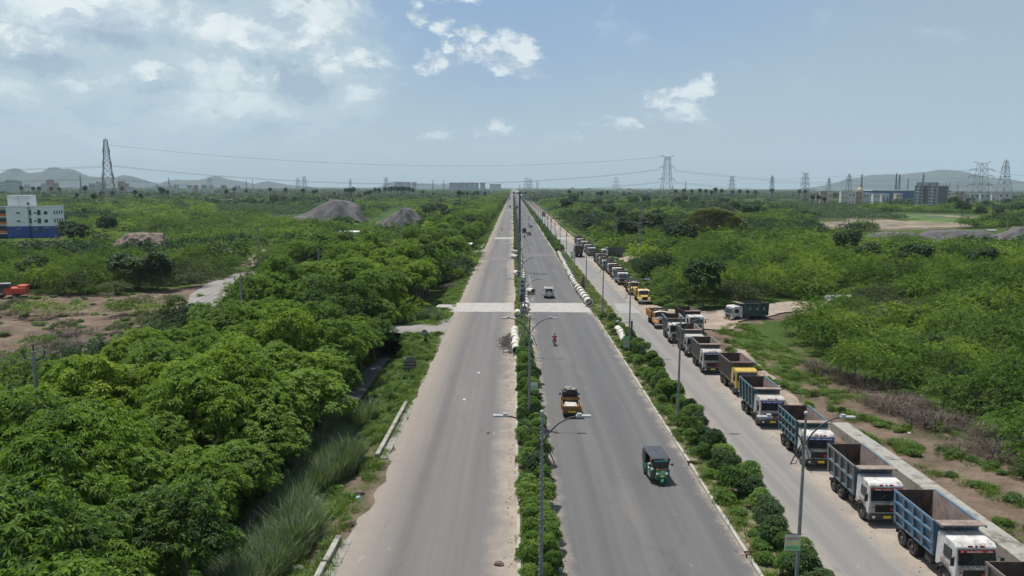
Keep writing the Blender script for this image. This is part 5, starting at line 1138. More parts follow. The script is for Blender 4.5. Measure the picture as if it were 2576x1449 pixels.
# ---------------------------------------------------------------- small yellow goods pickup seen from behind
def pickup(loc):
    r = empty('goods_pickup', loc, math.pi, 'small dark-cab goods pickup with an orange load tray and sacks on its roof, driving away', 'pickup'); O_ = M('orange_tray_paint', (.24, .115, .035), .6, .2, 3, (.09, .055, .03), .6); D_ = M('dark_cab_paint', (.035, .03, .03), .6, .2, 3)
    MB().prism_x([(-1.75, .45), (-1.8, .95), (-1.5, 1.7), (-1.35, 1.8), (-.4, 1.8), (-.35, .45)], -.72, .72, .05).build('cab', D_, r, bevel=.05)
    MB().box(-.55, .55, -.36, -.33, 1.2, 1.6).build('rear_window', GLASS, r); MB().hexa([(-.6, -1.79, 1.05), (.6, -1.79, 1.05), (.6, -1.7, 1.05), (-.6, -1.7, 1.05)], [(-.56, -1.56, 1.62), (.56, -1.56, 1.62), (.56, -1.48, 1.62), (-.56, -1.48, 1.62)]).build('windscreen', GLASS, r)
    t = empty('tray', (0, 0, 0)); t.parent = r
    MB().box(-.78, .78, -.28, 1.75, .62, .70).build('floor', O_, t); MB().box(-.8, .8, 1.72, 1.78, .5, 1.1).build('tailgate', O_, t)
    for s in (-1, 1): MB().box(s * .78 - .025, s * .78 + .025, -.28, 1.72, .7, 1.1).build('side_board', O_, t); MB().box(s * .8 - .03, s * .8 + .03, -.35, -.27, .5, 1.35).build('post', O_, t)
    MB().box(-.8, .8, -.32, -.27, 1.05, 1.32).build('head_board', O_, t)
    MB().box(-.35, .35, 1.79, 1.8, .55, .67).build('number_plate', PLATE, r); MB().box(-.72, .72, 1.3, 1.7, .38, .5).box(-.5, .5, -1.5, 1.5, .4, .6).build('chassis', CHAS, r)
    for s in (-1, 1):
        for y in (-1.2, 1.1):
            w = MB().ringx(-.08, .08, 0, 0, .29, .18, 16).build('wheel', RUBBER, r, (s * .66, y, .29)); MB().cylx(-.06, .06, 0, 0, .18, 10).build('rim', RIM, w)
        MB().box(s * .86 - .07, s * .86 + .07, -1.5, -1.45, 1.2, 1.4).bar((s * .7, -1.48, 1.3), (s * .86, -1.48, 1.3), .02).build('mirror', MIRR, r); MB().box(s * .66 - .06, s * .66 + .06, 1.78, 1.81, .58, .68).build('tail_light', REDP, r)
    return r
p = at(1439, 1053, 0); PKL = (p.x, p.y + 1.8, 0); pickup(PKL)
b = MB()
for i in range(9): b.ball((U(-.4, .4), U(-1.3, -.5), 1.9 + U(0, .12)), U(.16, .26), 8, (1.4, 1.1, .6))
b.build('sack_pile', M('grey_sacking', (.25, .23, .2), .95, .3, 8), None, PKL, label='crumpled pile of pale sacks tied on the roof of the goods pickup', cat='sack pile').rotation_euler = (0, 0, math.pi)
MB().hexa([(-.6, -.2, .71), (.6, -.2, .71), (.6, 1.0, .71), (-.6, 1.0, .71)], [(-.5, -.15, .9), (.5, -.15, .95), (.45, .9, .86), (-.5, .9, .84)]).build('tarpaulin', M('pale_tarp', (.42, .40, .38), .7, .15, 4), None, PKL, label='pale folded tarpaulin lying in the pickup tray', cat='tarpaulin').rotation_euler = (0, 0, math.pi)
# ---------------------------------------------------------------- cars
def car(loc, rz, pm, label, kind='car', L=4.0, Wd=1.68, Hh=1.48, rack=False, spare=False, name='car', cat='car'):
    r = empty(name, loc, rz, label, cat); h = L / 2; key = (kind, pm.name)
    body = [(-h, .32), (-h - .02, .62), (-h + .12, .82), (-h + .95, .95), (h - .35, .98), (h, .85), (h + .02, .35)] if kind == 'car' else [(-h, .4), (-h, .95), (-h + .1, 1.05), (-h + 1.0, 1.12), (h, 1.12), (h, .4)]
    MB().prism_x(body, -Wd / 2, Wd / 2, .03).build('body', pm, r, bevel=.06)
    top = [(-h + .95, .93), (-h + 1.65, Hh - .04), (-h + 1.85, Hh), (h - .75, Hh), (h - .55, Hh - .05), (h - .12, .95)] if kind == 'car' else [(-h + 1.0, 1.1), (-h + 1.35, Hh - .05), (-h + 1.5, Hh), (h - .08, Hh), (h - .02, Hh - .08), (h - .01, 1.1)]
    MB().prism_x(top, -Wd / 2 + .04, Wd / 2 - .04, .1).build('cabin', pm, r, bevel=.05)
    g = MB(); zt, zb = Hh - .14, (1.0 if kind == 'car' else 1.15)
    MB().hexa([(-.62, top[0][0] + .02, zb), (.62, top[0][0] + .02, zb), (.62, top[0][0] + .1, zb), (-.62, top[0][0] + .1, zb)], [(-.55, top[1][0] - .06, zt), (.55, top[1][0] - .06, zt), (.55, top[1][0], zt), (-.55, top[1][0], zt)]).build('windscreen', GLASS, r)
    yb = h - .2 if kind == 'car' else h - .02; yt = h - .55 if kind == 'car' else h - .03
    MB().hexa([(-.6, yb - .03, zb), (.6, yb - .03, zb), (.6, yb + .04, zb), (-.6, yb + .04, zb)], [(-.55, yt - .03, zt), (.55, yt - .03, zt), (.55, yt + .03, zt), (-.55, yt + .03, zt)]).build('rear_window', GLASS, r)
    for s in (-1, 1):
        MB().hexa([(s * (Wd / 2 - .035) - .02, -h + 1.25, zb), (s * (Wd / 2 - .035) + .02, -h + 1.25, zb), (s * (Wd / 2 - .035) + .02, h - .5, zb), (s * (Wd / 2 - .035) - .02, h - .5, zb)], [(s * (Wd / 2 - .115) - .02, -h + 1.7, zt), (s * (Wd / 2 - .115) + .02, -h + 1.7, zt), (s * (Wd / 2 - .115) + .02, h - .85, zt), (s * (Wd / 2 - .115) - .02, h - .85, zt)]).build('side_window', GLASS, r)
        for y in (-h + .78, h - .78):
            w = MB().ringx(-.1, .1, 0, 0, .32, .2, 16).build('wheel', RUBBER, r, (s * (Wd / 2 - .1), y, .32)); MB().cylx(-.08, .08, 0, 0, .2, 10).build('rim', RIM, w)
        MB().box(s * (Wd / 2 - .2) - .12, s * (Wd / 2 - .2) + .12, h - .02, h + .03, .68, .84).build('tail_light', REDP, r); MB().box(s * (Wd / 2 - .25) - .14, s * (Wd / 2 - .25) + .14, -h - .04, -h + .02, .6, .74).build('headlight', LAMP, r)
        MB().box(s * (Wd / 2 + .1) - .09, s * (Wd / 2 + .1) + .09, -h + 1.25, -h + 1.32, 1.0, 1.12).build('mirror', MIRR, r)
    MB().box(-Wd / 2, Wd / 2, h, h + .1, .34, .52).box(-Wd / 2, Wd / 2, -h - .08, -h, .3, .5).build('bumper', BLACKP, r, bevel=.03); MB().box(-.25, .25, h + .1, h + .11, .42, .52).build('number_plate', WTXT, r)
    if spare: MB().tube([(0, h + .02, 1.0), (0, h + .24, 1.0)], .34, 20).build('spare_wheel_cover', pm, r)
    if rack:
        b = MB()
        for s in (-1, 1): b.bar((s * .62, -.6, Hh + .1), (s * .62, h - .25, Hh + .1), .03)
        for k in range(6): b.bar((-.62, -.6 + k * (h + .35) / 5, Hh + .1), (.62, -.6 + k * (h + .35) / 5, Hh + .1), .025)
        b.build('roof_rack', BLACKP, r)
    return r
p = at(1381, 751, 0); car((p.x, p.y + 2.1, 0), math.pi, paint('white'), 'white off-road car with tail-mounted spare wheel and black roof rack, driving away', 'suv', 4.3, 1.78, 1.9, True, True, 'off_road_car')
DK, GRY, SIL, WHT = M('black_car_paint', (.02, .022, .025), .3, .1, 1), M('grey_car_paint', (.12, .14, .18), .3, .1, 1), M('silver_car_paint', (.4, .42, .43), .3, .1, 1), paint('white')
for u, v, pm, lab, kw in ((1331, 592, DK, 'black car driving away beside the dark van', {}), (1319, 586, DK, 'boxy dark van driving away beside the black car', dict(kind='suv', Hh=2.3, Wd=1.8, L=4.4)), (1335, 572, GRY, 'blue-grey car ahead of the motorbike file by the second median', {}), (1300.5, 525, DK, 'tall dark van far along the centre carriageway next to the median hedge', dict(kind='suv', Hh=2.6, Wd=2.0, L=5)), (1308, 534, DK, 'small dark car near the tall light mast', {}), (1301.8, 505, WHT, 'tiny white car far along the centre carriageway', {}), (1296.5, 500, WHT, 'tiny white van beyond the tiny white car', dict(kind='suv', Hh=2.2)), (1294.5, 491, SIL, 'silver car almost at the vanishing point', {}), (1303.5, 499, GRY, 'small grey car beside the tiny white van', {}), (1283, 522.5, DK, 'dark vehicle on the western carriageway close to the median', dict(kind='suv', Hh=2.1, L=3.6)), (1276, 508.5, DK, 'small dark vehicle in mid carriageway on the western side', {}), (1276.5, 498, GRY, 'far grey car on the western carriageway', {}), (1282, 497, DK, 'far dark car on the western carriageway', {})):
    q_ = at(u, v, 0); car((q_.x, q_.y, 0), math.pi if u > 1286 else 0, pm, lab, **kw)
p = at(1269.5, 510, 0); dump_truck(p.x, p.y, 0, 'orange', 'brown', (6, 0, 0), 0, 'far orange and brown truck on the western carriageway edge', LINER, key=50)
# ---------------------------------------------------------------- street lamps
GALV = M('galvanised_steel', (.20, .21, .21), .5, .15, 3, (.11, .10, .09), .3, spec=.5); LHEAD = M('lamp_head', (.34, .35, .35), .4, .08, 3); ARM = M('dark_arm', (.035, .035, .037), .5, .1, 3)
LPM = {}
def lamp_post(x, y, label, group, detail=True, wrap=False):
    r = empty('street_lamp', (x, y, .1), 0, label, 'street lamp', group); t = 0 if detail else .05
    def q(name, fn, mat, loc=None):
        k = (name.split('.')[0] + str(t), ) if not name.endswith('!') else (name, t)
        return link(name.strip('!').split('__')[0], cm(('lp', name, t), lambda: fn(MB()).mesh(name, mat)), r, loc)
    q('pole', lambda b: b.tube([(0, 0, -.1), (0, 0, 4.5), (0, 0, 9.2)], [.11 + t, .09 + t, .06 + t * .6], 8), GALV); q('finial', lambda b: b.ball((0, 0, 9.3), .11, 8), LHEAD)
    for s in (-1, 1):
        q('arm__%d' % s, lambda b: b.tube([(s * .02, 0, 7.75), (s * .35, 0, 8.3), (s * .8, 0, 8.75), (s * 1.3, 0, 9.02), (s * 1.75, 0, 9.12)], .035 + t * .5, 6), ARM)
        q('lamp_head__%d' % s, lambda b: b.box(min(s * 1.62, s * 2.32), max(s * 1.62, s * 2.32), -.13, .13, 9.07, 9.15 + t).box(min(s * 1.66, s * 1.86), max(s * 1.66, s * 1.86), -.1, .1, 9.15, 9.24), LHEAD)
        q('strut__%d' % s, lambda b: b.tube([(s * .04, 0, 7.85), (s * .3, 0, 7.5), (s * .62, 0, 6.75)], .03 + t * .5, 5).tube([(s * .04, 0, 7.7), (s * .36, 0, 6.8)], .018 + t * .3, 4).tube([(s * .36, 0, 6.8), (s * .62, 0, 6.78)], .018 + t * .3, 4), ARM)
    if wrap:
        q('light_string', lambda b: b.tube([(.12 * math.cos(k * .9), .12 * math.sin(k * .9), .6 + k * .045) for k in range(190)], .014, 4), LHEAD)
    return r
ORD = ['nearest', 'second', 'third', 'fourth', 'fifth', 'sixth', 'seventh', 'eighth', 'ninth', 'tenth', 'eleventh', 'twelfth']
for row, x, g in ((0, 1.42, 'street lamps of the central median'), (1, 13.96, 'street lamps of the second median')):
    for k in range(44):
        y = 34.8 + 27 * k
        if row == 0 and k > 0 and y > 1000: break
        w = 'central' if row == 0 else 'second'
        lab = '%s twin-arm street lamp of the %s median, counted from the camera end' % (ordw(k), w)
        if k == 0: lab = 'nearest twin-arm street lamp of the central median, wrapped in a light string' if row == 0 else 'nearest twin-arm street lamp of the second median, with a green banner'
        lamp_post(x, y, lab, g, k < 9, wrap=(row == 0 and k < 2))
def banner(x, y, z0, z1, w, cols, label, name='banner', side=-1):
    r = empty(name, (x, y, 0), 0, label, 'banner'); xa, xb = (x0 := (-w if side < 0 else .1), x0 + w); MB().box(xa, xb, -.015, .015, z0, z1).build('cloth', cols[0], r)
    h = z1 - z0
    for i, c in enumerate(cols[1:]):
        MB().box(xa + w * .06, xb - w * .06, -.021, -.016, z0 + h * (.06 + i * .3), z0 + h * (.3 + i * .27)).build('print', c, r)
    MB().bar((xa, 0, z1 + .02), (xb + .1 * (side < 0), 0, z1 + .02), .025).build('rod', ARM, r); MB().bar((xa, 0, z0 - .02), (xb + .1 * (side < 0), 0, z0 - .02), .025).build('rod', ARM, r)
    return r
bC, bG, bY, bP, bK, bGr = M('print_cream', (.55, .58, .45), .7, .1), M('print_green', (.18, .42, .16), .7, .1), M('print_yellow', (.62, .58, .25), .7, .1), M('print_pink', (.5, .3, .25), .7, .2, 5), M('print_dark', (.06, .06, .07), .7, .2, 3), M('print_grey', (.35, .36, .38), .7, .1)
p1, p2 = atY(2000, 1385, 34.6), atY(2000, 1352, 34.6)
b = banner(13.96, 34.6, p1.z, p2.z + .15, .75, (bC, bG, bY, bP), 'pale green and yellow banner hung on the nearest lamp post of the second median')
text('2024', .12, WTXT, b, (-.35, -.03, p1.z + .2), (math.pi / 2, 0, 0)) if False else None
banner(1.42, 61.6, atY(1343, 981, 61.6).z, atY(1343, 961, 61.6).z, .6, (bC, bG, bGr), 'small pale banner on the second lamp post of the central median', side=1)
banner(13.96, 88.6, atY(1577, 875, 88.6).z, atY(1577, 845, 88.6).z, .75, (bG, bGr, bP), 'faded green banner with a red top beside the pipes of the second median')
banner(13.96, 169.4, 4.0, 5.6, 1.0, (bC, bGr), 'pale banner above the brown pillar of the second median')
# poster with two dark silhouettes on two thin posts
p = at(1313, 792, 0); r = empty('poster_board', (p.x, 114, 0), 0, 'narrow poster board with dark head silhouettes on two thin posts above the pipes', 'poster board')
for s in (-1, 1): MB().bar((s * .3, 0, 0), (s * .3, 0, 6.4), .06).build('post', GALV, r)
MB().box(-.5, .5, -.04, .0, 2.6, 6.3).build('panel', bGr, r)
MB().ball((0, -.05, 5.7), .22, 10, (1, .08, 1)).ball((0, -.05, 5.1), .25, 10, (1, .06, .8)).ball((0, -.05, 4.3), .28, 10, (1, .06, 1)).ball((0, -.05, 3.3), .42, 10, (1, .05, 1.5)).build('silhouette', bK, r); MB().box(-.5, .5, -.05, -.042, 2.62, 2.95).build('caption_band', bK, r)
# tall mast with a ring of floodlights
p = at(1307, 684, 0); Y = p.y; r = empty('floodlight_mast', (1.55, Y, .1), 0, 'tall thick mast carrying a crown of floodlights over the central median', 'light mast')
MB().tube([(0, 0, 0), (0, 0, 9), (0, 0, 18.7)], [.42, .34, .22], 10).build('pole', M('mast_grey', (.10, .105, .11), .6, .15, 1), r)
MB().tube([(1.15 * math.cos(a), 1.15 * math.sin(a), 18.4) for a in [i * math.pi / 8 for i in range(17)]], .06, 5).build('ring', ARM, r)
for k in range(8):
    a = k * math.pi / 4 + .2; f = MB().box(-.32, .32, -.12, .12, -.22, .22).build('floodlight', ARM if k != 5 else LHEAD, r, (1.45 * math.cos(a), 1.45 * math.sin(a), 18.55)); f.rotation_euler = (rad(-50), 0, a - math.pi / 2)
MB().tube([(0, 0, 18.6), (0, 0, 20.4)], .05, 5).build('lightning_rod', ARM, r)
# camera pole and brown pillar on the second median
p = at(1588, 872, .1); r = empty('camera_pole', (p.x, p.y, .1), 0, 'short dark pole with a long side arm carrying a traffic camera', 'camera pole')
zt = atY(1588, 809, p.y).z; MB().tube([(0, 0, 0), (0, 0, zt)], .12, 8).build('pole', ARM, r); MB().tube([(0, 0, zt - .25), (-2.2, 0, zt - .2)], .05, 6).build('arm', GALV, r); MB().box(-1.95, -1.65, -.3, .1, zt - .15, zt + .02).build('camera', LHEAD, r); MB().tube([(0, 0, zt - .5), (.35, 0, zt - .8), (.3, 0, zt - 1.2), (.05, 0, zt - 1.3)], .015, 4).build('cable', ARM, r)
p = at(1465, 730, .1); r = empty('wrapped_pillar', (p.x, p.y, .1), 0, 'rust-brown wrapped pillar standing at the foot of a lamp post between the pipes', 'pillar')
MB().tube([(0, 0, 0), (.03, 0, 1.2), (0, 0, 2.3), (0, 0, 2.9)], [.5, .48, .42, .14], 9).build('wrapping', RUST, r); MB().tube([(.06, 0, 2.9), (.06, 0, 3.3)], .05, 5).build('stub', RUST, r)
# ---------------------------------------------------------------- concrete pipes
PIPEM = M('pipe_concrete', (.50, .48, .43), .9, .12, 1.5, (.25, .22, .18), .5, bump=.15)
def pipe_mesh(r, L, ri):
    n = 20; prof = [(-L / 2, ri), (-L / 2, r * 1.12), (-L / 2 + .28, r * 1.12), (-L / 2 + .34, r), (L / 2, r), (L / 2, ri)]
    vs = [(y, rr * math.cos(2 * math.pi * k / n), rr * math.sin(2 * math.pi * k / n)) for y, rr in prof for k in range(n)]; vs = [(a, b_, c) for b_, a, c in [(v[0], v[1], v[2]) for v in vs]]
    me = bpy.data.meshes.new('pipe'); me.from_pydata(vs, [], [(i * n + k, i * n + (k + 1) % n, ((i + 1) % 6) * n + (k + 1) % n, ((i + 1) % 6) * n + k) for i in range(6) for k in range(n)]); me.update()
    bm = bmesh.new(); bm.from_mesh(me); bmesh.ops.recalc_face_normals(bm, faces=bm.faces); bm.to_mesh(me); bm.free()
    me.polygons.foreach_set('use_smooth', [True] * len(me.polygons)); me.materials.append(PIPEM); me.set_sharp_from_angle(angle=rad(35)); return me
PM_ = {r: pipe_mesh(r, 2.5, r * .82) for r in (.62, .5, .45)}
def pipe(x, y, r, rz, label, group, z=None):
    o = link('concrete_pipe', PM_[r], None, (x, y, (z or 0) + r * 1.08 + .1)); o.rotation_euler = (0, 0, rz); return tag(o, label, 'pipe', group)
def pipe_run(pts, n, r, lab, group, jit=.1):
    P_ = [at(u, v, .1) for u, v in pts]; segs = [(a, b_, (b_ - a).length) for a, b_ in zip(P_[:-1], P_[1:])]; T = sum(s[2] for s in segs)
    for i in range(n):
        d = (i + .5) * T / n
        for a, b_, L in segs:
            if d <= L or (a, b_, L) == segs[-1]: q_ = a.lerp(b_, min(1, d / L)); dr_ = (b_ - a); break
            d -= L
        pipe(q_.x + U(-jit, jit), q_.y, r, math.atan2(-dr_.x, dr_.y) + U(-.06, .06), lab % ordw(i), group)
G1, G2 = 'concrete pipes on the central median', 'concrete pipes on the second median'
pipe_run([(1483, 772), (1452, 730)], 6, .62, '%s wide pipe from the open mouth on the second median', G2)
pipe_run([(1449, 727), (1436, 700), (1424, 678), (1419, 664), (1412, 655), (1406, 640)], 24, .5, '%s pipe of the long line beyond the brown pillar', G2)
pipe_run([(1572, 868), (1562, 848), (1556, 838)], 4, .5, '%s pipe of the short stack by the camera pole', G2)
pipe(14.9, 92.6, .5, .9, 'pipe with its dark mouth showing by the camera pole', G2)
pipe_run([(1298, 893), (1298, 868), (1294, 838)], 6, .5, '%s pipe of the short row on the kerb beside the gravel spill', G1, .12)
pipe(.75, 115, .5, .0, 'lone upended pipe just behind the short row on the kerb', G1)
pipe_run([(1318, 792), (1322, 772)], 2, .62, '%s wide dark-mouthed pipe at the near end of the central median run', G1)
pipe_run([(1323, 770), (1321, 745), (1318, 720), (1316, 690), (1311, 668)], 17, .5, '%s pipe of the long line along the central median', G1)
pipe_run([(1313, 665), (1311, 655), (1309, 636)], 8, .5, '%s pipe of the far end of the central median line', G1)
for u, v, rz, lab in ((1333, 738, .5, 'pipe lying askew to the east of the central median line'), (1300, 695, .25, 'pipe pair lying across the west kerb of the central median'), (1296, 650, .6, 'dark-mouthed pipe on the west kerb near the far end'), (1297, 637, 1.0, 'far pipe half hidden in weeds on the west kerb')):
    q_ = at(u, v, .1); pipe(q_.x, q_.y, .62 if rz == .25 else .5, rz, lab, G1)
# ---------------------------------------------------------------- road signs of the west verge
p = at(1075, 868, 0); r = empty('speed_sign', (p.x, p.y, gz(p.x, p.y) - .1), 0, 'round speed limit sign reading 30 above a dark red triangle on a thin leaning post', 'road sign')
z30, ztr = atY(1068, 836, p.y).z - r.location.z, atY(1071, 853, p.y).z - r.location.z; x30 = atY(1068, 836, p.y).x - p.x; xtr = atY(1071, 853, p.y).x - p.x
MB().bar((0, 0, 0), (x30, 0, z30), .05).build('post', ARM, r)
d = MB().tube([(x30, -.07, z30), (x30, -.04, z30)], .34, 24).build('disc', M('sign_white', (.5, .48, .46), .5, .1), r); MB().tube([(x30 + .33 * math.cos(a), -.085, z30 + .33 * math.sin(a)) for a in [i * math.pi / 16 for i in range(33)]], .045, 5).build('ring', M('sign_dark_ring', (.05, .03, .035), .5, .1), d)
text('30', .42, BLACKP, d, (x30, -.09, z30), (math.pi / 2, 0, 0), 'number')
MB().add([(xtr - .34, -.08, ztr - .32), (xtr + .34, -.08, ztr - .32), (xtr, -.08, ztr + .36), (xtr - .34, -.05, ztr - .32), (xtr + .34, -.05, ztr - .32), (xtr, -.05, ztr + .36)], [(0, 1, 2), (5, 4, 3), (0, 3, 4, 1), (1, 4, 5, 2), (2, 5, 3, 0)]).build('triangle', M('sign_maroon', (.07, .02, .025), .5, .1), r)
p = at(1032, 948, -.8); Y = p.y; r = empty('direction_board', (p.x, Y, gz(p.x, Y) - .05), 0, 'weathered grey hoarding with rows of plank strips and pale lettering on short posts', 'sign board'); zb, zt = atY(1032, 932, Y).z - r.location.z, atY(1032, 898, Y).z - r.location.z
wB = 32 * Y / CF / 2 * 1.04; hB = zt - zb; BD = M('board_dark', (.075, .065, .062), .8, .25, 2, (.18, .16, .14), .4); BL = M('board_pale', (.26, .245, .235), .8, .15, 2)
for i in range(9): MB().box(-wB, wB, -.03, .0, zb + hB * i / 9 + .01, zb + hB * (i + 1) / 9 - .005).build('board_plank', BL if i in (2, 4, 6, 7, 8) else BD, r)
for x in (-wB * .8, -wB * .25, wB * .35, wB * .8): MB().bar((x, .05, 0), (x, .05, zt), .06).build('post', ARM, r)
MB().box(-wB, -wB * .62, -.05, -.032, zb + hB * .84, zb + hB).build('emblem_panel', WTXT, r)
for i, zz in enumerate((.84, .93, .72)): MB().box(-wB * .5, wB * (.9 - .2 * i), -.045, -.033, zb + hB * zz, zb + hB * (zz + .045)).build('text_strip', BD, r)
text('C3 N7', hB * .22, BL, r, (-wB * .55, -.05, zb + hB * .2), (math.pi / 2, 0, 0), 'lettering'); text('Junction', hB * .12, BL, r, (wB * .45, -.05, zb + hB * .2), (math.pi / 2, 0, 0), 'lettering')
p = at(1165, 622, 0); Y = p.y; r = empty('poster_hoarding', (p.x, Y, 0), 0, 'red and white poster hoarding with a portrait at the edge of the trees', 'hoarding'); zb, zt = atY(1165, 621, Y).z, atY(1165, 600, Y).z; w = 26 * Y / CF / 2
MB().box(-w, w, 0, .06, zb, zt).build('panel', M('poster_red', (.42, .06, .07), .7, .3, .8, (.55, .4, .38), .4, dscale=.8), r); MB().box(0, w * .96, -.03, 0, zb + (zt - zb) * .35, zt * .98).build('portrait_field', M('poster_white', (.6, .5, .5), .7, .1), r)
MB().ball((w * .55, -.04, zb + (zt - zb) * .72), w * .2, 10, (1, .05, 1.5)).build('portrait', bK, r); MB().box(-w * .7, w * .9, -.05, -.01, zb, zb + (zt - zb) * .3).build('lower_band', M('poster_pale', (.6, .57, .55), .7, .1), r)
for s in (-1, 0, 1): MB().bar((s * w * .8, .12, 0), (s * w * .8, .12, zt), .08).build('post', ARM, r)
p = at(1172, 634, 0); r = empty('roadside_stall', (p.x, p.y, 0), 0, 'small open stall with a pale sheet roof on posts by the side lane', 'stall')
MB().hexa([(-2, -1.4, 2.4), (2, -1.4, 2.4), (2, 1.4, 2.7), (-2, 1.4, 2.7)], [(-2, -1.4, 2.5), (2, -1.4, 2.5), (2, 1.4, 2.8), (-2, 1.4, 2.8)]).build('roof', M('sheet_pale', (.45, .46, .44), .6, .2, 1), r)
for x in (-1.8, 1.8):
    for y in (-1.2, 1.2): MB().bar((x, y, 0), (x, y, 2.5), .07).build('post', ARM, r)
MB().box(-1.6, 1.4, -1.1, -.6, 0, .9).build('counter', M('stall_wood', (.15, .12, .1), .8, .2), r)
# ---------------------------------------------------------------- poles and lattice masts
def pole(u, vt, Y, h, label, kind='concrete', cross=1, name='utility_pole'):
    p = atY(u, vt, Y); zb = p.z - h; r = empty(name, (p.x, Y, zb), 0, label, 'utility pole')
    if kind == 'concrete':
        MB().tube([(0, 0, 0), (0, 0, h)], [.2, .13] if Y < 120 else [.26, .2], 6).build('pole', M('pole_concrete', (.24, .235, .215), .9, .15, 1), r)
        for k in range(cross):
            z = h - .5 - k * .9; MB().tube([(-.75, 0, z + .35), (-.6, 0, z + .05), (0, 0, z - .15), (.6, 0, z + .05), (.75, 0, z + .35)], .05 if Y < 120 else .09, 4).build('crossarm', ARM, r)
            for x in (-.75, .75): MB().tube([(x, 0, z + .35), (x, 0, z + .6)], .05 if Y < 120 else .09, 5).build('insulator', ARM, r)
        MB().tube([(0, 0, h), (0, 0, h + .45)], .05 if Y < 120 else .08, 5).build('top_pin', ARM, r)
    return r, Vector((p.x, Y, p.z))
_, a0 = pole(84, 884, 50.5, 9, 'concrete electricity pole rising from the tree belt at the left edge')
_, a1 = pole(605, 698, 91, 9, 'concrete electricity pole rising from the tree belt above the curving lane')
_, a2 = pole(801, 627, 150, 9, 'electricity pole with a flat cross bar behind the tree belt')
_, a3 = pole(411, 568, 205, 10, 'leaning electricity pole beside the brown earth mound', cross=2)
RP = [pole(1551, 553, 262, 9.2, 'nearest concrete pole of the line east of the truck queue'), pole(1516, 551, 300, 9.2, 'second concrete pole of the line east of the truck queue'), pole(1490.5, 537, 345, 10, 'third concrete pole of the line east of the truck queue'), pole(1460, 523, 430, 12, 'farthest concrete pole of the line east of the truck queue')]
for u, vt, vb, lab in ((2069, 536, 576, 'thin pole west of the banana field'), (2136, 541, 587, 'thin pole in front of the banana field'), (2195, 551, 593, 'pole standing at the end of the grey gravel heap'), (2536, 551, 585, 'pole behind the right-hand gravel heap'), (512, 552, 573, 'short dark pole left of the gravel heaps'), (148, 598, 635, 'thin pole in front of the white and blue building'), (704, 535, 557, 'thin pole left of the long gravel heap'), (648, 572, 645, 'thin pole beside the bare patch of ground'), (140, 590, 632, 'second thin pole in front of the white and blue building')):
    q_ = at(u, vb, 0); pole(u, vt, q_.y, atY(u, vt, q_.y).z, lab, cross=1 if u > 600 else 0)
def lattice(u, vb, vt, label, Y=None, w0=.9, w1=.6):
    q_ = at(u, vb, 0); Y = Y or q_.y; top = atY(u, vt, Y); h = top.z; r = empty('lattice_mast', (top.x, Y, 0), .3, label, 'lattice mast'); b = MB(); n = 14; t = .05
    W_ = lambda z: (w0 + (w1 - w0) * z / h) / 2
    for sx in (-1, 1):
        for sy in (-1, 1): b.bar((sx * W_(0), sy * W_(0), 0), (sx * W_(h), sy * W_(h), h), .09)
    for k in range(n):
        za, zb_ = h * k / n, h * (k + 1) / n; a, c = W_(za), W_(zb_); s = 1 if k % 2 else -1
        b.bar((-s * a, -a, za), (s * c, -c, zb_), t); b.bar((-s * a, a, za), (s * c, c, zb_), t); b.bar((-a, -s * a, za), (-c, s * c, zb_), t); b.bar((a, -s * a, za), (c, s * c, zb_), t)
    b.build('lattice', GALV, r); b = MB().bar((-1.1, 0, h - .4), (1.1, 0, h - .2), .1).bar((-.6, 0, h), (.8, 0, h + .3), .08); b.build('crossarm', ARM, r); return r
lattice(1612, 646, 521, 'slender lattice mast east of the truck queue'); lattice(1010, 618, 526, 'slender lattice mast among the western trees before the gravel cone')
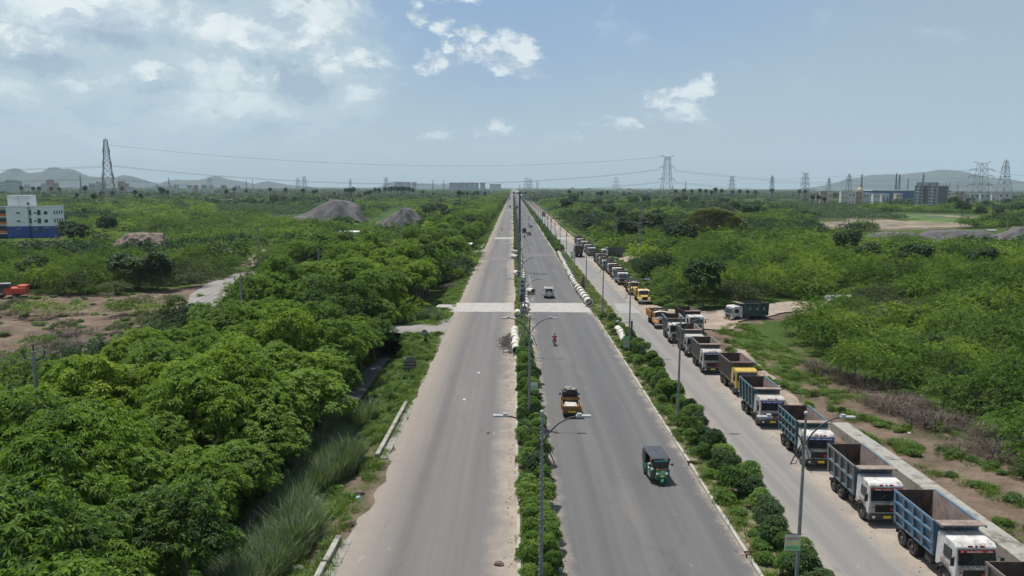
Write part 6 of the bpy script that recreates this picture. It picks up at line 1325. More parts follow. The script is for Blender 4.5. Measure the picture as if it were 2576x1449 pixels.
# ---------------------------------------------------------------- transmission pylons
PYM = M('pylon_steel', (.20, .205, .21), .6, .1, .1)
def pylon_meshes(kind, h, wb, wt, t, arms):
    b = MB(); W_ = lambda z: (wb * (1 - min(1, z / (h * .55))) + wt * 1.6 * min(1, z / (h * .55))) / 2 if z < h * .55 else (wt * 1.6 + (wt - wt * 1.6) * (z - h * .55) / (h * .45)) / 2
    if kind == 'cone': W_ = lambda z: (wb + (wt - wb) * (z / h) ** .8) / 2
    zs = [0]; 
    while zs[-1] < h * .999:
        zs.append(min(h, zs[-1] + max(2.6, W_(zs[-1]) * 1.5)))
        if h - zs[-1] < 2: zs[-1] = h
    for a, c in zip(zs[:-1], zs[1:]):
        A, C = W_(a), W_(c)
        for sx in (-1, 1):
            for sy in (-1, 1): b.bar((sx * A, sy * A, a), (sx * C, sy * C, c), t)
        for s in (-1, 1):
            b.bar((-A, s * A, a), (C, s * C, c), t * .6); b.bar((A, s * A, a), (-C, s * C, c), t * .6); b.bar((s * A, -A, a), (s * C, C, c), t * .6); b.bar((s * A, A, a), (s * C, -C, c), t * .6)
            b.bar((-C, s * C, c), (C, s * C, c), t * .6); b.bar((s * C, -C, c), (s * C, C, c), t * .6)
    out = [('lattice_body', b.mesh('lattice_body', PYM))]
    for z, L in arms:
        for s in (-1, 1):
            b = MB(); w = W_(z)
            for sy in (-1, 1): b.bar((s * w, sy * w, z), (s * L, 0, z + .2), t * .7); b.bar((s * w, sy * w, z + h * .035), (s * L, 0, z + .3), t * .7)
            b.bar((s * (w + L) / 2, 0, z), (s * (w + L) / 2, 0, z + h * .02), t * .5); out.append(('crossarm', b.mesh('crossarm', PYM)))
            out.append(('insulator', MB().tube([(s * L, 0, z), (s * L, 0, z - h * .055)], t * .7, 5).mesh('insulator', ARM)))
    if kind == 'horn':
        b = MB()
        for s in (-1, 1): b.bar((s * wt / 2, 0, h), (s * wt * 1.5, 0, h * 1.05), t); b.bar((-s * wt / 2, 0, h), (s * wt * 1.5, 0, h * 1.05), t * .6)
        out.append(('earth_wire_horns', b.mesh('horns', PYM)))
    elif kind == 'cone': out.append(('peak', MB().bar((0, 0, h - .5), (0, 0, h * 1.03), t).mesh('peak', PYM)))
    return out
def pylon(x, y, z, parts, label, rz=0, s=1., name='transmission_pylon', group='transmission pylons on the plain'):
    r = empty(name, (x, y, z), rz, label, 'pylon', group); r.scale = (s,) * 3
    for nm, me in parts: link(nm, me, r)
    return r
Yl = 640.; pl = atY(277, 530, Yl); zt = atY(271, 351, Yl).z
A_ = pylon_meshes('cone', zt, 12.5, 2.4, .30, [(zt * .86, 2.6), (zt * .665, 3.4), (zt * .49, 4.4)])
pylon(pl.x, Yl, 0, A_, 'tall pointed lattice pylon on the left, seen edge-on with no wide arms', .35)
Yr = 800.; pr = atY(1676, 505, Yr); zr = atY(1676, 396, Yr).z
B2 = pylon_meshes('horn', zr, 15, 5.0, .25, [(zr * .80, 8.2), (zr * .56, 8.6), (zr * .34, 9.2)])
pylon(pr.x, Yr, 0, B2, 'three-armed lattice pylon with horns standing right of the highway', .1)
FARP = {'horn': pylon_meshes('horn', 45, 12, 5, .42, [(36, 9), (27, 9.5), (18, 10)]), 'cone': pylon_meshes('cone', 45, 13, 1.6, .42, [(40, 5), (33, 6)]), 'thin': pylon_meshes('cone', 45, 4.2, 1.2, .5, [(11, 4)])}
FP = [(765, 444, 'horn', 'behind the left palms, taller of two neighbours'), (749, 448, 'horn', 'beside a slightly taller pylon above the left palms'), (971, 446, 'horn', 'above the dense palm row'), (881, 449, 'cone', 'between the gravel heaps and the horizon'), (1324, 448, 'horn', 'just right of the highway vanishing point'), (1334, 450, 'horn', 'second right of the highway vanishing point'), (1550, 447, 'horn', 'midway between the vanishing point and the three-armed pylon'), (1842, 444, 'horn', 'right of the three-armed pylon'), (1943, 441, 'cone', 'thin, left of the village'), (2027, 435, 'horn', 'with many short arms left of the village'), (2086, 446, 'cone', 'small, between two larger ones by the right hills'), (2137, 436, 'cone', 'broad based, at the foot of the right hills'), (2169, 437, 'thin', 'needle-like, beside the domed shrine'), (2256, 435, 'thin', 'needle-like, first of a pair above the blue warehouse'), (2264, 438, 'thin', 'needle-like, second of a pair above the blue warehouse'), (2324, 436, 'thin', 'needle-like, behind the unfinished tower block'), (2285, 448, 'thin', 'faint, left of the unfinished tower block'), (2389, 457, 'thin', 'faint, right of the unfinished tower block'), (2410, 457, 'thin', 'faint, second right of the unfinished tower block'), (201, 439, 'thin', 'needle-like mast before the left hills'), (526, 445, 'horn', 'before the small hill right of the tall pylon'), (424, 446, 'thin', 'faint, right of the tall left pylon'), (619, 451, 'thin', 'faint, first of a pair left of the palms'), (635, 451, 'thin', 'faint, second of a pair left of the palms'), (1089, 452, 'thin', 'faint, left of the hazy apartment slabs'), (1116, 452, 'thin', 'faint, close left of the hazy apartment slabs'), (1352, 455, 'cone', 'faint, third right of the vanishing point'), (1725, 455, 'thin', 'faint, right of the three-armed pylon base')]
for u, vt, k, lab in FP:
    hz = 470 + (u - 1288) * .0038; hpx = hz - vt + 3; Y = (45 - 20) * CF / max(4, hz - vt); Y = min(Y, 4200)
    t_ = atY(u, vt, Y); s = t_.z / 46
    pylon(t_.x, Y, 0, FARP[k], 'distant pylon ' + lab, U(-.5, .5), s)
Yc = 700.; t_ = atY(2472, 406, Yc); C2 = pylon_meshes('horn', t_.z * .95, 12, 5.5, .24, [(t_.z * .83, 11.5), (t_.z * .70, 12), (t_.z * .52, 12)]); pylon(t_.x, Yc, 0, C2, 'wide-armed pylon near the right edge, its top spread like horns', .05)
t_ = atY(2532, 400, Yc - 20); D2 = pylon_meshes('cone', t_.z * .97, 15, 2.2, .26, [(t_.z * .83, 4.5), (t_.z * .66, 5)]); pylon(t_.x, Yc - 20, 0, D2, 'pointed lattice pylon at the far right edge', .3)
WIRE = M('conductor', (.07, .075, .08), .6, .05)
def wire(name, pts_list, label, r=.1, sag=None, group='overhead power lines'):
    root = empty(name, (0, 0, 0), 0, label, 'power line', group)
    for a, b_, sg in pts_list:
        a, b_ = Vector(a), Vector(b_); MB().tube([a.lerp(b_, t / 24) - Vector((0, 0, sg * 4 * (t / 24) * (1 - t / 24))) for t in range(25)], r, 4, False).build('conductor', WIRE, root)
lz = lambda f: zt * f - 2.5
Lp = [Vector((pl.x + 3, Yl, lz(f))) for f in (.86, .665, .49)]; Rp = [(Vector((pr.x - 8.5, Yr, zr * f - 3)), Vector((pr.x + 8.5, Yr, zr * f - 3))) for f in (.80, .56, .34)]
wire('power_line', [(Lp[1], Rp[0][0], 15), (Lp[1] + Vector((0, 4, .6)), Rp[0][0] + Vector((0, 4, .6)), 15), (Lp[2], Rp[1][0], 13.5), (Lp[2] + Vector((0, 4, -.8)), Rp[1][0] + Vector((0, 4, -.6)), 14), (Lp[0] + Vector((0, 0, 6)), Rp[0][0] + Vector((6, 0, 14)), 13)], 'pair of sagging conductors crossing above the highway between the two big pylons', .085)
EL = Vector((-1050, 560, 47)); wire('power_line', [(Lp[1] - Vector((6, 0, 0)), EL, 12), (Lp[1] - Vector((6, 0, .9)), EL - Vector((0, 0, 1)), 12), (Lp[2] - Vector((6, 0, 0)), EL - Vector((0, 0, 12)), 10), (Lp[2] - Vector((6, 0, .9)), EL - Vector((0, 0, 13)), 10)], 'conductors running from the left pylon out of the photo on the left', .085)
ER = t_ + Vector((0, 300, 0)); ER = Vector((760, 1150, 0)); wire('power_line', [(Rp[k][1], Vector((900, 1250, zr * f - 4)), 14) for k, f in ((0, .8), (1, .56), (2, .34))] + [(Rp[k][1] + Vector((0, 4, -1)), Vector((900, 1262, zr * f - 5)), 15) for k, f in ((0, .8), (1, .56))], 'conductors running right from the three-armed pylon towards the village', .085)
wire('power_line', [(atY(2452, 428, Yc), Vector((430, 2400, 45)), 6), (atY(2452, 447, Yc), Vector((430, 2400, 38)), 6), (atY(2492, 428, Yc), atY(2700, 436, 660), 4), (atY(2492, 447, Yc), atY(2700, 452, 660), 4)], 'conductors of the wide-armed pylon near the right edge', .07)
wire('power_line', [(a0 + Vector((sx, 0, -.2)), a1 + Vector((sx, 0, -.2)), 1.2) for sx in (-.7, 0, .7)] + [(a1 + Vector((sx, 0, -.2)), a2 + Vector((sx, 0, -.2)), 1.3) for sx in (-.7, .7)] + [(a0 + Vector((sx, 0, -.2)), a0 + Vector((sx - 14, -34, -.2)), 1.) for sx in (-.7, .7)], 'thin wires strung between the concrete poles of the west side', .012)
wire('power_line', [(RP[i][1] + Vector((sx, 0, 0)), RP[i + 1][1] + Vector((sx, 0, 0)), 1.5) for i in range(3) for sx in (-.7, .7)] + [(RP[0][1] + Vector((sx, 0, 0)), Vector((45, 216, 11)), 1.) for sx in (-.7, .7)], 'thin wires of the pole line east of the truck queue', .03)
# ---------------------------------------------------------------- gravel heaps and mounds
GRAV = M('crushed_stone', (.108, .102, .103), .95, .12, .25, (.08, .076, .077), .5, bump=.4, dscale=.09); EARTH = M('brown_earth', (.19, .145, .125), .95, .2, .3, (.13, .10, .085), .6, bump=.6, dscale=.4)
def heap(u0, u1, vb, vt, peaks, mat, label, depth=1., rough=.6, name='gravel_heap', cat='gravel heap', Yk=None, mul=1.):
    c = at((u0 + u1) / 2, vb, 0); Y = Yk or c.y; x0, x1 = atY(u0, vb, Y).x, atY(u1, vb, Y).x; w = (x1 - x0) / 2; cx = (x0 + x1) / 2; hmax = atY((u0 + u1) / 2, vt, Y + w * depth * .5).z; n = 44
    vs, q = [], []; prof = np.interp(np.linspace(0, 1, n + 1), [p_[0] for p_ in peaks], [p_[1] for p_ in peaks])
    for j in range(n + 1):
        for i in range(n + 1):
            a, b_ = i / n * 2 - 1, j / n * 2 - 1; fall = max(0, 1 - abs(b_ + .12 * math.sin(i * .5)) ** 1.25 / 1.) ; edge = 1
            h = hmax * prof[i] * min(1, fall * 1.35) + rough * .22 * (math.sin(i * .9 + j * .7) + math.sin(i * 1.7 - j * 1.3)) * min(1, prof[i] * 2)
            vs.append((cx + a * w * 1.0 + rough * math.sin(j * .8) * .6, Y + w * depth * .5 + b_ * w * depth, max(h, 0) - .3 if prof[i] > .01 and fall > 0 else -.5))
    for j in range(n):
        for i in range(n): q.append((j * (n + 1) + i, j * (n + 1) + i + 1, (j + 1) * (n + 1) + i + 1, (j + 1) * (n + 1) + i))
    me = np_mesh(name, np.array(vs), np.array(q), mat, smooth=True); return tag(link(name, me), label, cat)
heap(722, 915, 556, 502, [(0, 0), (.08, .18), (.3, .5), (.5, .9), (.6, 1), (.75, .95), (.9, .72), (1, .0)], GRAV, 'long grey gravel heap with a sloping ridge behind the western scrub', .6)
heap(722, 850, 570, 548, [(0, 0), (.12, .5), (.22, 1), (.4, .5), (.7, .4), (.85, .25), (1, 0)], GRAV, 'low front apron of the long gravel heap', .5)
heap(912, 1078, 572, 521, [(0, 0), (.18, .22), (.3, .35), (.5, .78), (.64, 1), (.72, .92), (.9, .3), (1, 0)], GRAV, 'steep conical grey gravel heap behind the lattice mast', .6)
heap(280, 418, 620, 585, [(0, 0), (.1, .45), (.28, .95), (.5, 1), (.85, .95), (.95, .6), (1, 0)], EARTH, 'flat-topped brown earth mound in the western scrub', .55, 1., 'earth_mound', 'earth mound')
heap(2150, 2360, 612, 582, [(0, 0), (.12, .4), (.35, .95), (.6, 1), (.85, .8), (1, .5)], GRAV, 'grey gravel heap on the right, nearer and lower one', .4)
heap(2315, 2545, 606, 577, [(0, .4), (.15, .9), (.4, 1), (.75, .95), (1, 0)], GRAV, 'broad grey gravel heap on the right behind the scrub', .4)
heap(2480, 2680, 615, 570, [(0, 0), (.25, .55), (.45, 1), (.7, 1.05), (1, .6)], GRAV, 'gravel heap cut by the right edge of the photo', .45)
MG = heap(1700, 1905, 612, 528, [(0, 0), (.1, .35), (.2, .66), (.35, .97), (.5, 1), (.65, .9), (.8, .62), (.9, .4), (1, 0)], M('dry_grass_ground', (.14, .13, .07), .95, .25, .5), 'grassy brown-topped mound right of the truck queue', .6, 1., 'grassy_mound', 'mound')
mp = []; mv = [v.co for v in MG.data.vertices if v.co.z > .6]
for _ in range(1500): c = random.choice(mv); mp.append((c.x + U(-.8, .8), c.y + U(-.8, .8), c.z - .15, U(0, 6.28), U(1.6, 3), U(1.4, 2.6)))
DRYG = [tuft('dry_grass', 40, .55, .5, .06, foliage('olive_grass', (.07, .10, .03), (.14, .16, .05), (.26, .25, .10), .2, .08), .9) for i in range(2)]
scatter('mound_grass', DRYG, mp, 'dry olive grass growing over the mound', 'grass')
c1 = heap(730, 930, 560, 528, [(0, 0), (.3, .2), (.55, .7), (.75, 1), (1, .3)], EARTH, 'small earthy spill with dark bushes before the long gravel heap', .25, .8, 'earth_spill', 'earth heap') if False else None
# gravel spill on the kerb and debris
b = MB(); c = at(1272, 862, 0)
for _ in range(280):
    x, y = c.x + RNG.normal() * .42, c.y + RNG.normal() * 2.6; s = U(.03, .11); b.ball((x, y, s * .4), s, 5, (1, U(.7, 1.3), .7), False)
b.build('rubble', M('dark_rubble', (.06, .054, .05)), label='dark rubble spilled on the road edge beside the short row of pipes', cat='rubble', kind='stuff')
b = MB()
for _ in range(900):
    y = U(30, 118); x = random.choice((.05 - abs(RNG.normal()) * .35, 2.75 + abs(RNG.normal()) * .15, 12.7 - abs(RNG.normal()) * .12, 20.9 + U(-.5, 2.5))); s = U(.015, .05); b.ball((x, y, s * .3), s, 4, (1.3, 1, .6), False)
b.build('litter_grit', M('grit', (.14, .11, .085), .95, .3, 6), label='small dark grit and dead leaves scattered along the kerbs', cat='grit', kind='stuff')
for i, (u, v, s, lab) in enumerate(((1255, 1421, .22, 'dark stone lying on the sandy road edge near the bottom'), (785, 1330, .7, 'large pale broken rock slab on the rubble slope'), (800, 1245, .55, 'pale rock slab half buried beside the reeds'), (1228, 1090, .12, 'small brown clod by the median kerb'), (905, 1240, .3, 'brown clod at the broken road edge'), (880, 1335, .35, 'reddish lump of soil under the broken road edge'), (745, 1430, .4, 'grey stone on the grassy verge near the bottom'), (1275, 886, .3, 'white lump beside the rubble spill'))):
    p = at(u, v, -.4 if u < 900 else 0); z = gz(p.x, p.y) if p.x < -9.6 else 0; b = MB(); b.ball((0, 0, 0), s, 9, (1.3, .9, .6), False); b.v = [(x * U(.8, 1.2), y * U(.8, 1.2), z_ * U(.8, 1.2)) for x, y, z_ in b.v]
    b.build('stone', M('pale_rock', (.33, .31, .28), .95, .2, 3) if 'pale' in lab or 'grey' in lab or 'white' in lab else M('brown_clod', (.12, .09, .07), .95, .3, 5), None, (p.x, p.y, z + s * .3), label=lab, cat='stone')
LIT = M('litter_white', (.65, .66, .66), .7, .1)
for u, v, z, lab in ((1041, 1249, -.3, 'white scrap of litter on the rubble by the broken edge'), (893, 1260, -.3, 'pale blue plastic scrap on the rubble'), (1322, 1418, .12, 'white scrap in the central median weeds'), (2505, 1200, .3, 'white plastic scrap on the muddy bank'), (2285, 1093, .3, 'crumpled pale sheet at the foot of the brushwood'), (1163, 1008, 0, 'white scrap on the road before the direction board'), (1200, 940, 0, 'white scrap on the western carriageway'), (2220, 1075, .2, 'pale rag on the bank near the white-cab trucks')):
    p = at(u, v, z); zz = gz(p.x, p.y) if not -9.5 < p.x < 24 else z; MB().add([(0, 0, .05), (.28, .05, .02), (.3, .3, .1), (.02, .25, .02), (.12, .15, .16)], [(0, 1, 4), (1, 2, 4), (2, 3, 4), (3, 0, 4)]).build('litter_scrap', LIT if 'blue' not in lab else M('litter_blue', (.35, .6, .65), .6, .1), None, (p.x, p.y, zz), label=lab, cat='litter')
# ---------------------------------------------------------------- orange excavator at the left edge
p = atY(50, 745, 137); RX = M('excavator_red', (.50, .075, .045), .5, .15, 1, (.2, .07, .05), .4); r = empty('excavator', (p.x - 2.2, 137, -.75), rad(20), 'red-orange tracked excavator with its arm lowered at the left edge of the clearing', 'excavator')
MB().box(-.3, 3.2, -1.3, 1.3, 1.0, 2.1).build('body', RX, r, bevel=.1); MB().box(1.8, 3.3, -1.1, 1.1, 2.1, 2.5).build('counterweight', RX, r, bevel=.1)
c = MB().box(-.9, .7, -1.2, -.1, 1.2, 2.9).build('cab', M('excavator_cab', (.08, .085, .09), .4, .2), r, bevel=.08); MB().box(-.95, .75, -1.25, -.05, 2.9, 3.0).build('roof', M('cab_roof_grey', (.4, .42, .44), .5, .1), c); MB().box(-.93, .6, -1.23, -1.19, 1.9, 2.7).build('window', GLASS, c)
for s in (-1, 1): MB().prism_x([(-1.9, .3), (-1.6, 0), (2.4, 0), (2.7, .3), (2.4, .85), (-1.6, .85)], s * 1.3 - .3, s * 1.3 + .3).build('track', CHAS, r).rotation_euler = (0, 0, 0)
MB().tube([(-.9, .4, 1.6), (-3.0, .4, 3.2), (-4.6, .4, 2.9)], [.34, .4, .3], 4, True, False).build('boom', RX, r); MB().tube([(-4.4, .4, 3.1), (-6.2, .4, .7)], [.32, .2], 4, True, False).build('arm', RX, r); MB().prism_x([(-.4, .2), (.5, .2), (.6, .9), (-.3, 1.0)], -6.9, -5.9).build('bucket', CHAS, r)
p = atY(655, 674, 178); MB().box(-.9, .9, -.3, .3, .2, .9).build('parked_cart', M('dark_cart', (.12, .06, .05), .7, .3, 3), None, (p.x, 178, -.6), label='small dark cart at the far end of the curving lane', cat='cart')
for u, v, lab, s in ((875, 592, 'low shed with a pale sheet roof in the western scrub', 1.), (272, 560, 'small white hut with a flat roof behind the earth mound', 1.), (1565, 618, 'pale sheet-roofed shelter right of the nearest line pole', .5), (2240, 488, 'long low pale roof beyond the banana field', 1.4), (2495, 578, 'white gate posts left of the far gravel heap', .4), (585, 601, 'pale roofing sheet among the western scrub', .5)):
    p = at(u, v + 6, 0); r = empty('hut', (p.x, p.y, 0), U(-.2, .2), lab, 'hut'); k = s * p.y / 250
    MB().box(-3.2 * k, 3.2 * k, -1.5 * k, 1.5 * k, 0, 2.2 * s).build('wall', M('hut_wall', (.4, .39, .37), .8, .2, 1), r); MB().hexa([(-3.8 * k, -2 * k, 2.2 * s), (3.8 * k, -2 * k, 2.2 * s), (3.8 * k, 2 * k, 2.5 * s), (-3.8 * k, 2 * k, 2.5 * s)], [(-3.8 * k, -2 * k, 2.35 * s), (3.8 * k, -2 * k, 2.35 * s), (3.8 * k, 2 * k, 2.65 * s), (-3.8 * k, 2 * k, 2.65 * s)]).build('roof', M('pale_sheet_roof', (.55, .55, .53), .6, .15, 1), r); MB().box(-.6 * k, .6 * k, -1.52 * k, -1.5 * k, 0, 1.7 * s).build('door', BLACKP, r)
# ---------------------------------------------------------------- buildings
WWH, WBL, WINM, CON_B = M('painted_white', (.74, .76, .77), .85, .06, .3, (.40, .40, .39), .3, dscale=.3), M('painted_blue', (.035, .085, .30), .8, .1, .5), M('window_dark', (.05, .055, .06), .3, .2, 1), M('bare_concrete', (.30, .30, .315), .9, .12, .2, (.2, .2, .2), .4, dscale=.2)
def window(b_parent, x, z, w, h, y=-.0, hood=True, mat=None, frame=WWH, face='f', X=0):
    if face == 'f': MB().box(x - w / 2, x + w / 2, y - .06, y + .02, z - h / 2, z + h / 2).build('window', mat or WINM, b_parent)
    if hood: MB().box(x - w / 2 - .15, x + w / 2 + .15, y - .5, y, z + h / 2 + .05, z + h / 2 + .17).build('window_hood', frame, b_parent)
Yb = 300.; c = atY(130, 521, Yb); zr_ = c.z; r = empty('apartment_block', (c.x, Yb, -.6), rad(14), 'white apartment block with royal blue ground storey and flat-roof stair tower', 'building'); Z = zr_ + .6
WL = 32.; segs = [(-WL, -19.3, 0), (-19.3, -16.2, 1.6), (-16.2, -8.6, 0), (-8.6, -7.4, 1.0), (-7.4, 0, 0)]
for k, (xa, xb, dy_) in enumerate(segs):
    MB().box(xa, xb, dy_, 14, 4.5, Z).build('wall', WWH, r); MB().box(xa, xb, dy_ - .05, 14, 0, 4.5).build('blue_base_wall', WBL, r)
MB().box(-WL, .15, -.15, 0, Z, Z + .55).box(0, .15, 0, 14, Z, Z + .55).build('parapet', WWH, r); MB().box(-16.4, -8.2, 3, 9, Z, Z + 4.6).build('stair_tower', WWH, r); MB().box(-9.6, -8.8, 2.9, 3, Z + .8, Z + 1.8).build('window', WINM, r)
MB().box(-WL, 0, 0, 14, Z - .05, Z + .01).build('roof', M('roof_grey', (.36, .36, .35), .9, .1), r); MB().bar((-12.5, 2.5, Z + 4.6), (-11.2, -.1, Z - .2), .15).build('drain_pipe', CON_B, r)
for zc in (9.7, 6.5, 3.1):
    for x, w, h in ((-18.3 - 5, 1.3, 1.4), (-28, 1.3, 1.4), (-20.5, .9, 1.4), (-12., 1.1, .6), (-6.1, .8, .5), (-2.3, 1.2, 1.3)): window(r, x, zc, w, h)
    for x, w, h in ((-4.7, 1.2, 2.0), (-8.0, .9, 2.0)): window(r, x, zc + .1, w, h, (0 if x > -7 else 1.0), False)
    MB().box(-19.2, -16.3, .2, 1.6, zc - 1.6, zc - 1.3).build('balcony_floor', WWH, r); MB().box(-19.2, -16.3, .15, .22, zc - 1.3, zc - .3).build('orange_railing', M('railing_orange', (.6, .18, .07), .7, .2, 2), r); MB().box(-19.1, -16.4, 1.52, 1.6, zc - 1.3, zc + 1.1).build('balcony_opening', WINM, r)
    for yy in (2.5, 5.5, 8.5, 11.5):
        MB().box(0, .06 + .06, yy - .6, yy + .6, zc - .7, zc + .7).build('window', WINM, r); MB().box(0, .55, yy - .8, yy + .8, zc + .75, zc + .9).build('window_hood', WWH, r)
# unfinished tower block on the right
Yt = 800.; c = atY(2298, 515, Yt); cr_ = atY(2351, 515, Yt); zt_ = atY(2320, 467, Yt).z; r = empty('unfinished_tower_block', (c.x, Yt, 0), rad(-48), 'unfinished grey concrete tower block with dark empty window openings', 'building'); Wt = cr_.x - c.x
fl = 7; Hs = zt_ / fl
for xa, xb, dy_ in ((0, Wt * .38, 0), (Wt * .38, Wt * .62, 3.2), (Wt * .62, Wt, 0)): MB().box(xa, xb, dy_, 30, 0, zt_).build('wall', CON_B, r)
MB().box(Wt, Wt + .3, 4, 30, 0, zt_ - 1).build('shaded_side_wing', M('shaded_concrete', (.13, .135, .15), .9, .2, .3), r)  # shade of the receding side, painted as a darker concrete colour
for xa in (0, Wt * .28, Wt * .62): MB().box(xa + 1, xa + 6.5, 1, 8, zt_, zt_ + 3.4).build('roof_room', CON_B, r)
for xx in range(6): MB().box(Wt * .7 + xx * 3.2, Wt * .7 + xx * 3.2 + .5, 5, 5.5, zt_, zt_ + 2.6).build('roof_column', CON_B, r)
for k in range(fl):
    z = Hs * k + Hs * .5
    for x in (Wt * .08, Wt * .28, Wt * .70, Wt * .90): MB().box(x - .9, x + .9, -.12, .02, z - .8, z + .8).build('window', WINM, r)
    for x in (Wt * .14, Wt * .75): MB().box(x - .8, x + .8, -.7, -.02, z - 1.6, z - .9).build('ledge', WWH, r)
    for yy in (6, 10.5, 15, 19.5, 24, 28): MB().box(Wt + .3, Wt + .42, yy - .8, yy + .8, z - .8, z + .8).build('window', WINM, r)
    MB().box(-.06, Wt + .06, -.06, 3.3, Hs * (k + 1) - .25, Hs * (k + 1)).build('floor_band', CON_B, r)
MB().box(Wt * .75, Wt * 1.1, -12, -11.7, 0, 4.5).build('compound_wall', M('tan_wall', (.33, .25, .19), .9, .1), None, (c.x, Yt, 0), label='tan compound wall in front of the unfinished tower block', cat='wall')
# blue roofed warehouse
Yw = 950.; a_, b2 = atY(2194, 492, Yw), atY(2392, 492, Yw); ztw = atY(2240, 477.5, Yw).z; r = empty('warehouse', (a_.x, Yw, 0), 0, 'long low warehouse with royal blue walls and a white roof edge', 'building'); L = b2.x - a_.x
MB().box(0, L, 0, 30, 0, ztw - 1.3).build('wall', M('warehouse_blue', (.055, .12, .27), .7, .1, .1), r); MB().box(-.5, L + .5, -.6, 31, ztw - 1.3, ztw).build('roof', M('white_roof_sheet', (.62, .62, .60), .6, .05), r)
for k in range(12): MB().box(L * (k + .5) / 12 - 2.2, L * (k + .5) / 12 + 2.2, -.12, .02, 1.5, 3.4).build('window', WINM, r)
# village houses: walls, parapet, windows, door
HC = dict(white=(.55, .55, .53), cream=(.50, .44, .34), pink=(.45, .28, .25), grey=(.36, .37, .38), tan=(.38, .30, .23), pale=(.48, .49, .48))
def house(u, vb, w_px, vt, colr, label, Y, flo=2, name='village_house', mat=None, group='houses of the distant villages'):
    p = atY(u, vb, Y); zt2 = max(3.2, atY(u, vt, Y).z); w = w_px * Y / CF; d = w * .8; m_ = mat or M('house_' + colr, HC[colr], .85, .1, .1, (.25, .23, .2), .3, dscale=.1)
    r = empty(name, (p.x, Y, 0), U(-.9, .5) if mat is None else 0, label, 'house' if mat is None else 'building', group)
    MB().box(-w / 2, w / 2, 0, d, 0, zt2).build('wall', m_, r); MB().box(-w / 2 - .3, w / 2 + .3, -.3, d + .3, zt2, zt2 + .35).build('roof', WWH if colr != 'white' else M('roof_warm_grey', (.42, .40, .38), .9, .1), r)  # white houses get a warm grey roof slab, the others a white one
    n = max(2, int(w / 4)); flo = max(1, flo)
    for f in range(flo):
        for k in range(n):
            x = -w / 2 + w * (k + .5) / n; z = zt2 * (f + .55) / flo; MB().box(x - w / n * .15, x + w / n * .15, -.1, .02, z - zt2 / flo * .17, z + zt2 / flo * .17).build('window', WINM, r)
    return r
HS = [(2045, 492, 14, 483, 'cream', 2, 'cream house among trees left of the shrine'), (2072, 494, 16, 480, 'tan', 3, 'tan three-storey house left of the shrine'), (2085, 494, 18, 486, 'cream', 2, 'low cream house beside the tan one'), (2124, 500, 16, 480, 'white', 3, 'bright white house at the left end of the village'), (2142, 502, 16, 483, 'white', 2, 'white house next to the left end of the village'), (2160, 499, 18, 481, 'pink', 3, 'reddish house below the shrine dome'), (2178, 498, 14, 486, 'pale', 2, 'pale low house right of the shrine'), (2205, 497, 16, 487, 'white', 2, 'white low house under the blue warehouse'), (2228, 497, 18, 488, 'pale', 1, 'long pale house under the blue warehouse'), (2262, 498, 16, 487, 'cream', 2, 'cream house left of the unfinished tower block'), (2392, 500, 18, 484, 'cream', 3, 'cream house right of the unfinished tower block'), (2412, 499, 20, 481, 'tan', 3, 'tan tall house right of the unfinished tower block'), (2432, 500, 18, 486, 'white', 2, 'white house in the row on the right'), (2452, 501, 18, 488, 'grey', 2, 'grey house in the row on the right'), (2478, 502, 22, 487, 'pale', 2, 'pale long house in the row on the right'), (2505, 503, 18, 488, 'white', 1, 'low white house in the row on the right'), (2525, 501, 26, 484, 'white', 2, 'white two-storey house with a flat roof near the right edge'), (2404, 506, 12, 492, 'pink', 2, 'small pinkish house in front of the tan tall one')]
for u, vb, w_, vt, cl, fl_, lab in HS: house(u, vb, w_, vt, cl, lab, 880 + U(-30, 60), fl_)
q_ = atY(2166, 478, 930); r = empty('shrine', (q_.x, 930, 0), 0, 'pale shrine with a golden dome above the village roofs', 'shrine'); zz = q_.z; MB().box(-3.5, 3.5, 0, 6, 0, zz).build('tower', M('house_cream', HC['cream']), r); MB().ball((0, 3, zz + .3), 2.6, 12, (1, 1, 1.1)).build('dome', M('gold_dome', (.62, .45, .2), .5, .1), r); MB().tube([(0, 3, zz + 2.8), (0, 3, zz + 5.5)], .2, 5).build('spire', M('gold_dome', (.62, .45, .2)), r)
HL = [(6, 470, 16, 459, 'pale'), (22, 471, 24, 454, 'pale'), (40, 470, 16, 457, 'grey'), (68, 472, 12, 466, 'white'), (108, 470, 10, 462, 'pale'), (122, 469, 14, 453, 'pink'), (135, 471, 12, 461, 'tan'), (232, 476, 14, 463, 'grey'), (246, 474, 16, 458, 'pale'), (262, 472, 10, 461, 'grey'), (300, 470, 14, 457, 'tan'), (315, 470, 12, 462, 'pink'), (328, 477, 14, 471, 'white'), (395, 471, 8, 466, 'white'), (425, 471, 8, 467, 'cream'), (440, 471, 10, 466, 'pale'), (475, 471, 10, 467, 'white'), (490, 472, 8, 467, 'pink'), (512, 472, 10, 466, 'pale'), (530, 472, 8, 467, 'white'), (560, 472, 12, 467, 'cream'), (595, 472, 10, 468, 'pale'), (1560, 480, 8, 475, 'white'), (1580, 479, 8, 475, 'cream'), (1480, 478, 8, 474, 'white'), (1440, 477, 9, 473, 'pale'), (1635, 480, 8, 475, 'white')]
for i, (u, vb, w_, vt, cl) in enumerate(HL):
    Y = (1500 if u < 700 else 2600) + U(-60, 260); w2 = 'left of the tall pylon' if u < 262 else 'right of the tall pylon' if u < 700 else 'on the horizon right of the highway'
    house(u, vb, w_, vt - 1, cl, '%s %s %s house of the hazy town %s' % (rank_(str(w_ < 11) + cl + w2), 'tiny' if w_ < 11 else 'larger', cl, w2), Y, 2 if w_ < 15 else 4)
SL = M('slab_block', (.33, .33, .35), .85, .08, .02); SL2 = M('slab_block_pale', (.5, .5, .49), .85, .08, .02)
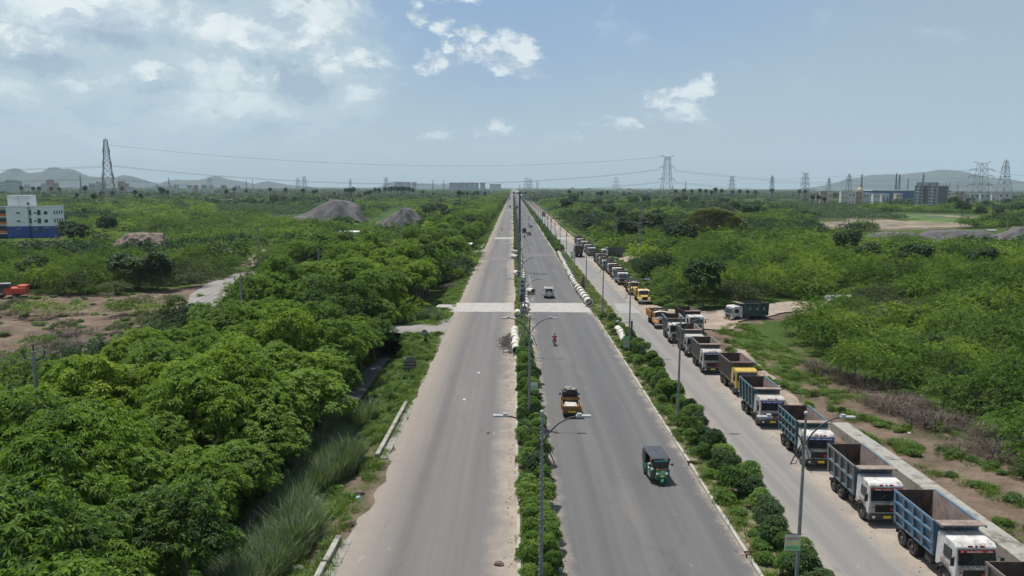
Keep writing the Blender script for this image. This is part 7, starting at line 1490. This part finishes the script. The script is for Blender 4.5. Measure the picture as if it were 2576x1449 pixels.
for u, w_, vt, mt, lab in ((1139, 18, 459.5, SL, 'first slab of the hazy high-rise row on the horizon'), (1152, 6, 459.8, SL, 'narrow slab second in the hazy high-rise row'), (1161, 12, 459.2, SL, 'third slab of the hazy high-rise row'), (1174, 12, 459.5, SL, 'fourth slab of the hazy high-rise row'), (1187, 12, 459.0, SL, 'fifth slab of the hazy high-rise row'), (1199, 10, 459.6, SL, 'sixth slab of the hazy high-rise row'), (1214, 12, 459.4, SL, 'last slab of the hazy high-rise row'), (1246, 28, 463, SL2, 'pale wide block right of the high-rise row'), (1000, 12, 457.5, SL, 'first faint tower before the low hill'), (1012, 10, 457.5, SL, 'second faint tower before the low hill'), (1026, 12, 457.5, SL, 'third faint tower before the low hill'), (1042, 10, 458, SL, 'fourth faint tower before the low hill')):
    house(u, 472, w_, vt, 'grey', lab, 3300 if u > 1100 else 3900, 8 if w_ < 20 else 4, 'high_rise', mt, 'high-rises on the horizon')
# ---------------------------------------------------------------- hills
HM = M('hill_rock', (.026, .036, .034), .95, .3, .002, (.042, .044, .036), .5, dscale=.003)
def hills(pts, Y, depth, label):
    us = np.arange(pts[0][0], pts[-1][0] + 1, 3.); vv = np.interp(us, [p_[0] for p_ in pts], [p_[1] for p_ in pts]); vs, q = [], []; n = 10
    for u, v in zip(us, vv):
        x = atY(u, v, Y).x; h = max(0, atY(u, v, Y).z) + 3 * math.sin(u * .7) * (v < 460)
        for j in range(n + 1):
            t = j / n * 2 - 1; f = max(0, 1 - abs(t)) ** 1.1; w = .16 * h * math.sin(u * .23 + j * 1.1) * (1 - abs(f - .5) * 2) * .6
            vs.append((x, Y + t * depth, max(0, h * f + w) - 2))
    m_ = n + 1
    for i in range(len(us) - 1):
        for j in range(n): q.append((i * m_ + j, (i + 1) * m_ + j, (i + 1) * m_ + j + 1, i * m_ + j + 1))
    tag(link('hills', np_mesh('hills', np.array(vs), np.array(q), HM, smooth=True)), kind='structure')
L1 = [(-200, 468), (-120, 440), (-60, 452), (0, 442), (12, 432), (25, 424), (38, 422.5), (48, 424), (62, 432), (75, 435), (88, 433), (108, 432), (122, 422), (135, 419.5), (148, 421.5), (155, 424.5), (175, 424), (190, 428), (208, 437), (225, 443), (250, 445), (290, 446), (300, 442), (312, 439.5), (325, 441.5), (345, 446), (375, 457), (390, 461), (410, 466)]
L2 = [(395, 468), (425, 453), (445, 451), (462, 452.5), (500, 452), (520, 448), (538, 442), (550, 443), (575, 451), (600, 454.5), (640, 462), (655, 458), (674, 455), (694, 459), (714, 462.5), (744, 466), (780, 469)]
L3 = [(955, 470), (975, 460), (991, 455.5), (1019, 457), (1044, 462), (1064, 460.5), (1081, 463), (1106, 464.5), (1119, 462), (1144, 469.5), (1170, 471)]
R1 = [(2030, 474), (2044, 470.5), (2082, 464.5), (2112, 457), (2132, 448), (2157, 447), (2192, 439.5), (2214, 439), (2232, 437.5), (2270, 439), (2307, 433.5), (2332, 432), (2357, 427), (2382, 426.5), (2420, 429.5), (2445, 436), (2482, 444.5), (2507, 447), (2545, 451), (2576, 457), (2640, 452), (2760, 462), (2850, 476)]
R2 = [(2370, 478), (2380, 469), (2392, 462), (2407, 454), (2422, 451.5), (2445, 455.5), (2460, 456), (2482, 456), (2507, 464.5), (2520, 472), (2540, 480)]
hills(L1, 6200, 420, ''); hills(L2, 7000, 400, ''); hills(L3, 7600, 400, ''); hills(R1, 7600, 600, ''); hills(R2, 5900, 400, '')
# ---------------------------------------------------------------- haze: the air itself
HB = MB().box(-15500, 15500, -700, 15500, -6, 760); hz_ = HB.mesh('haze'); hm = bpy.data.materials.new('air'); hm.use_nodes = True; t = NT(hm.node_tree); t.n.remove(t.n['Principled BSDF'])
pv = t.new('ShaderNodeVolumePrincipled'); pv.inputs['Density'].default_value = HAZE; pv.inputs['Color'].default_value = (.72, .86, 1.0, 1); pv.inputs['Anisotropy'].default_value = .0
t.l.new(pv.outputs[0], t.n['Material Output'].inputs['Volume']); hz_.materials.append(hm); tag(link('haze', hz_), kind='stuff')
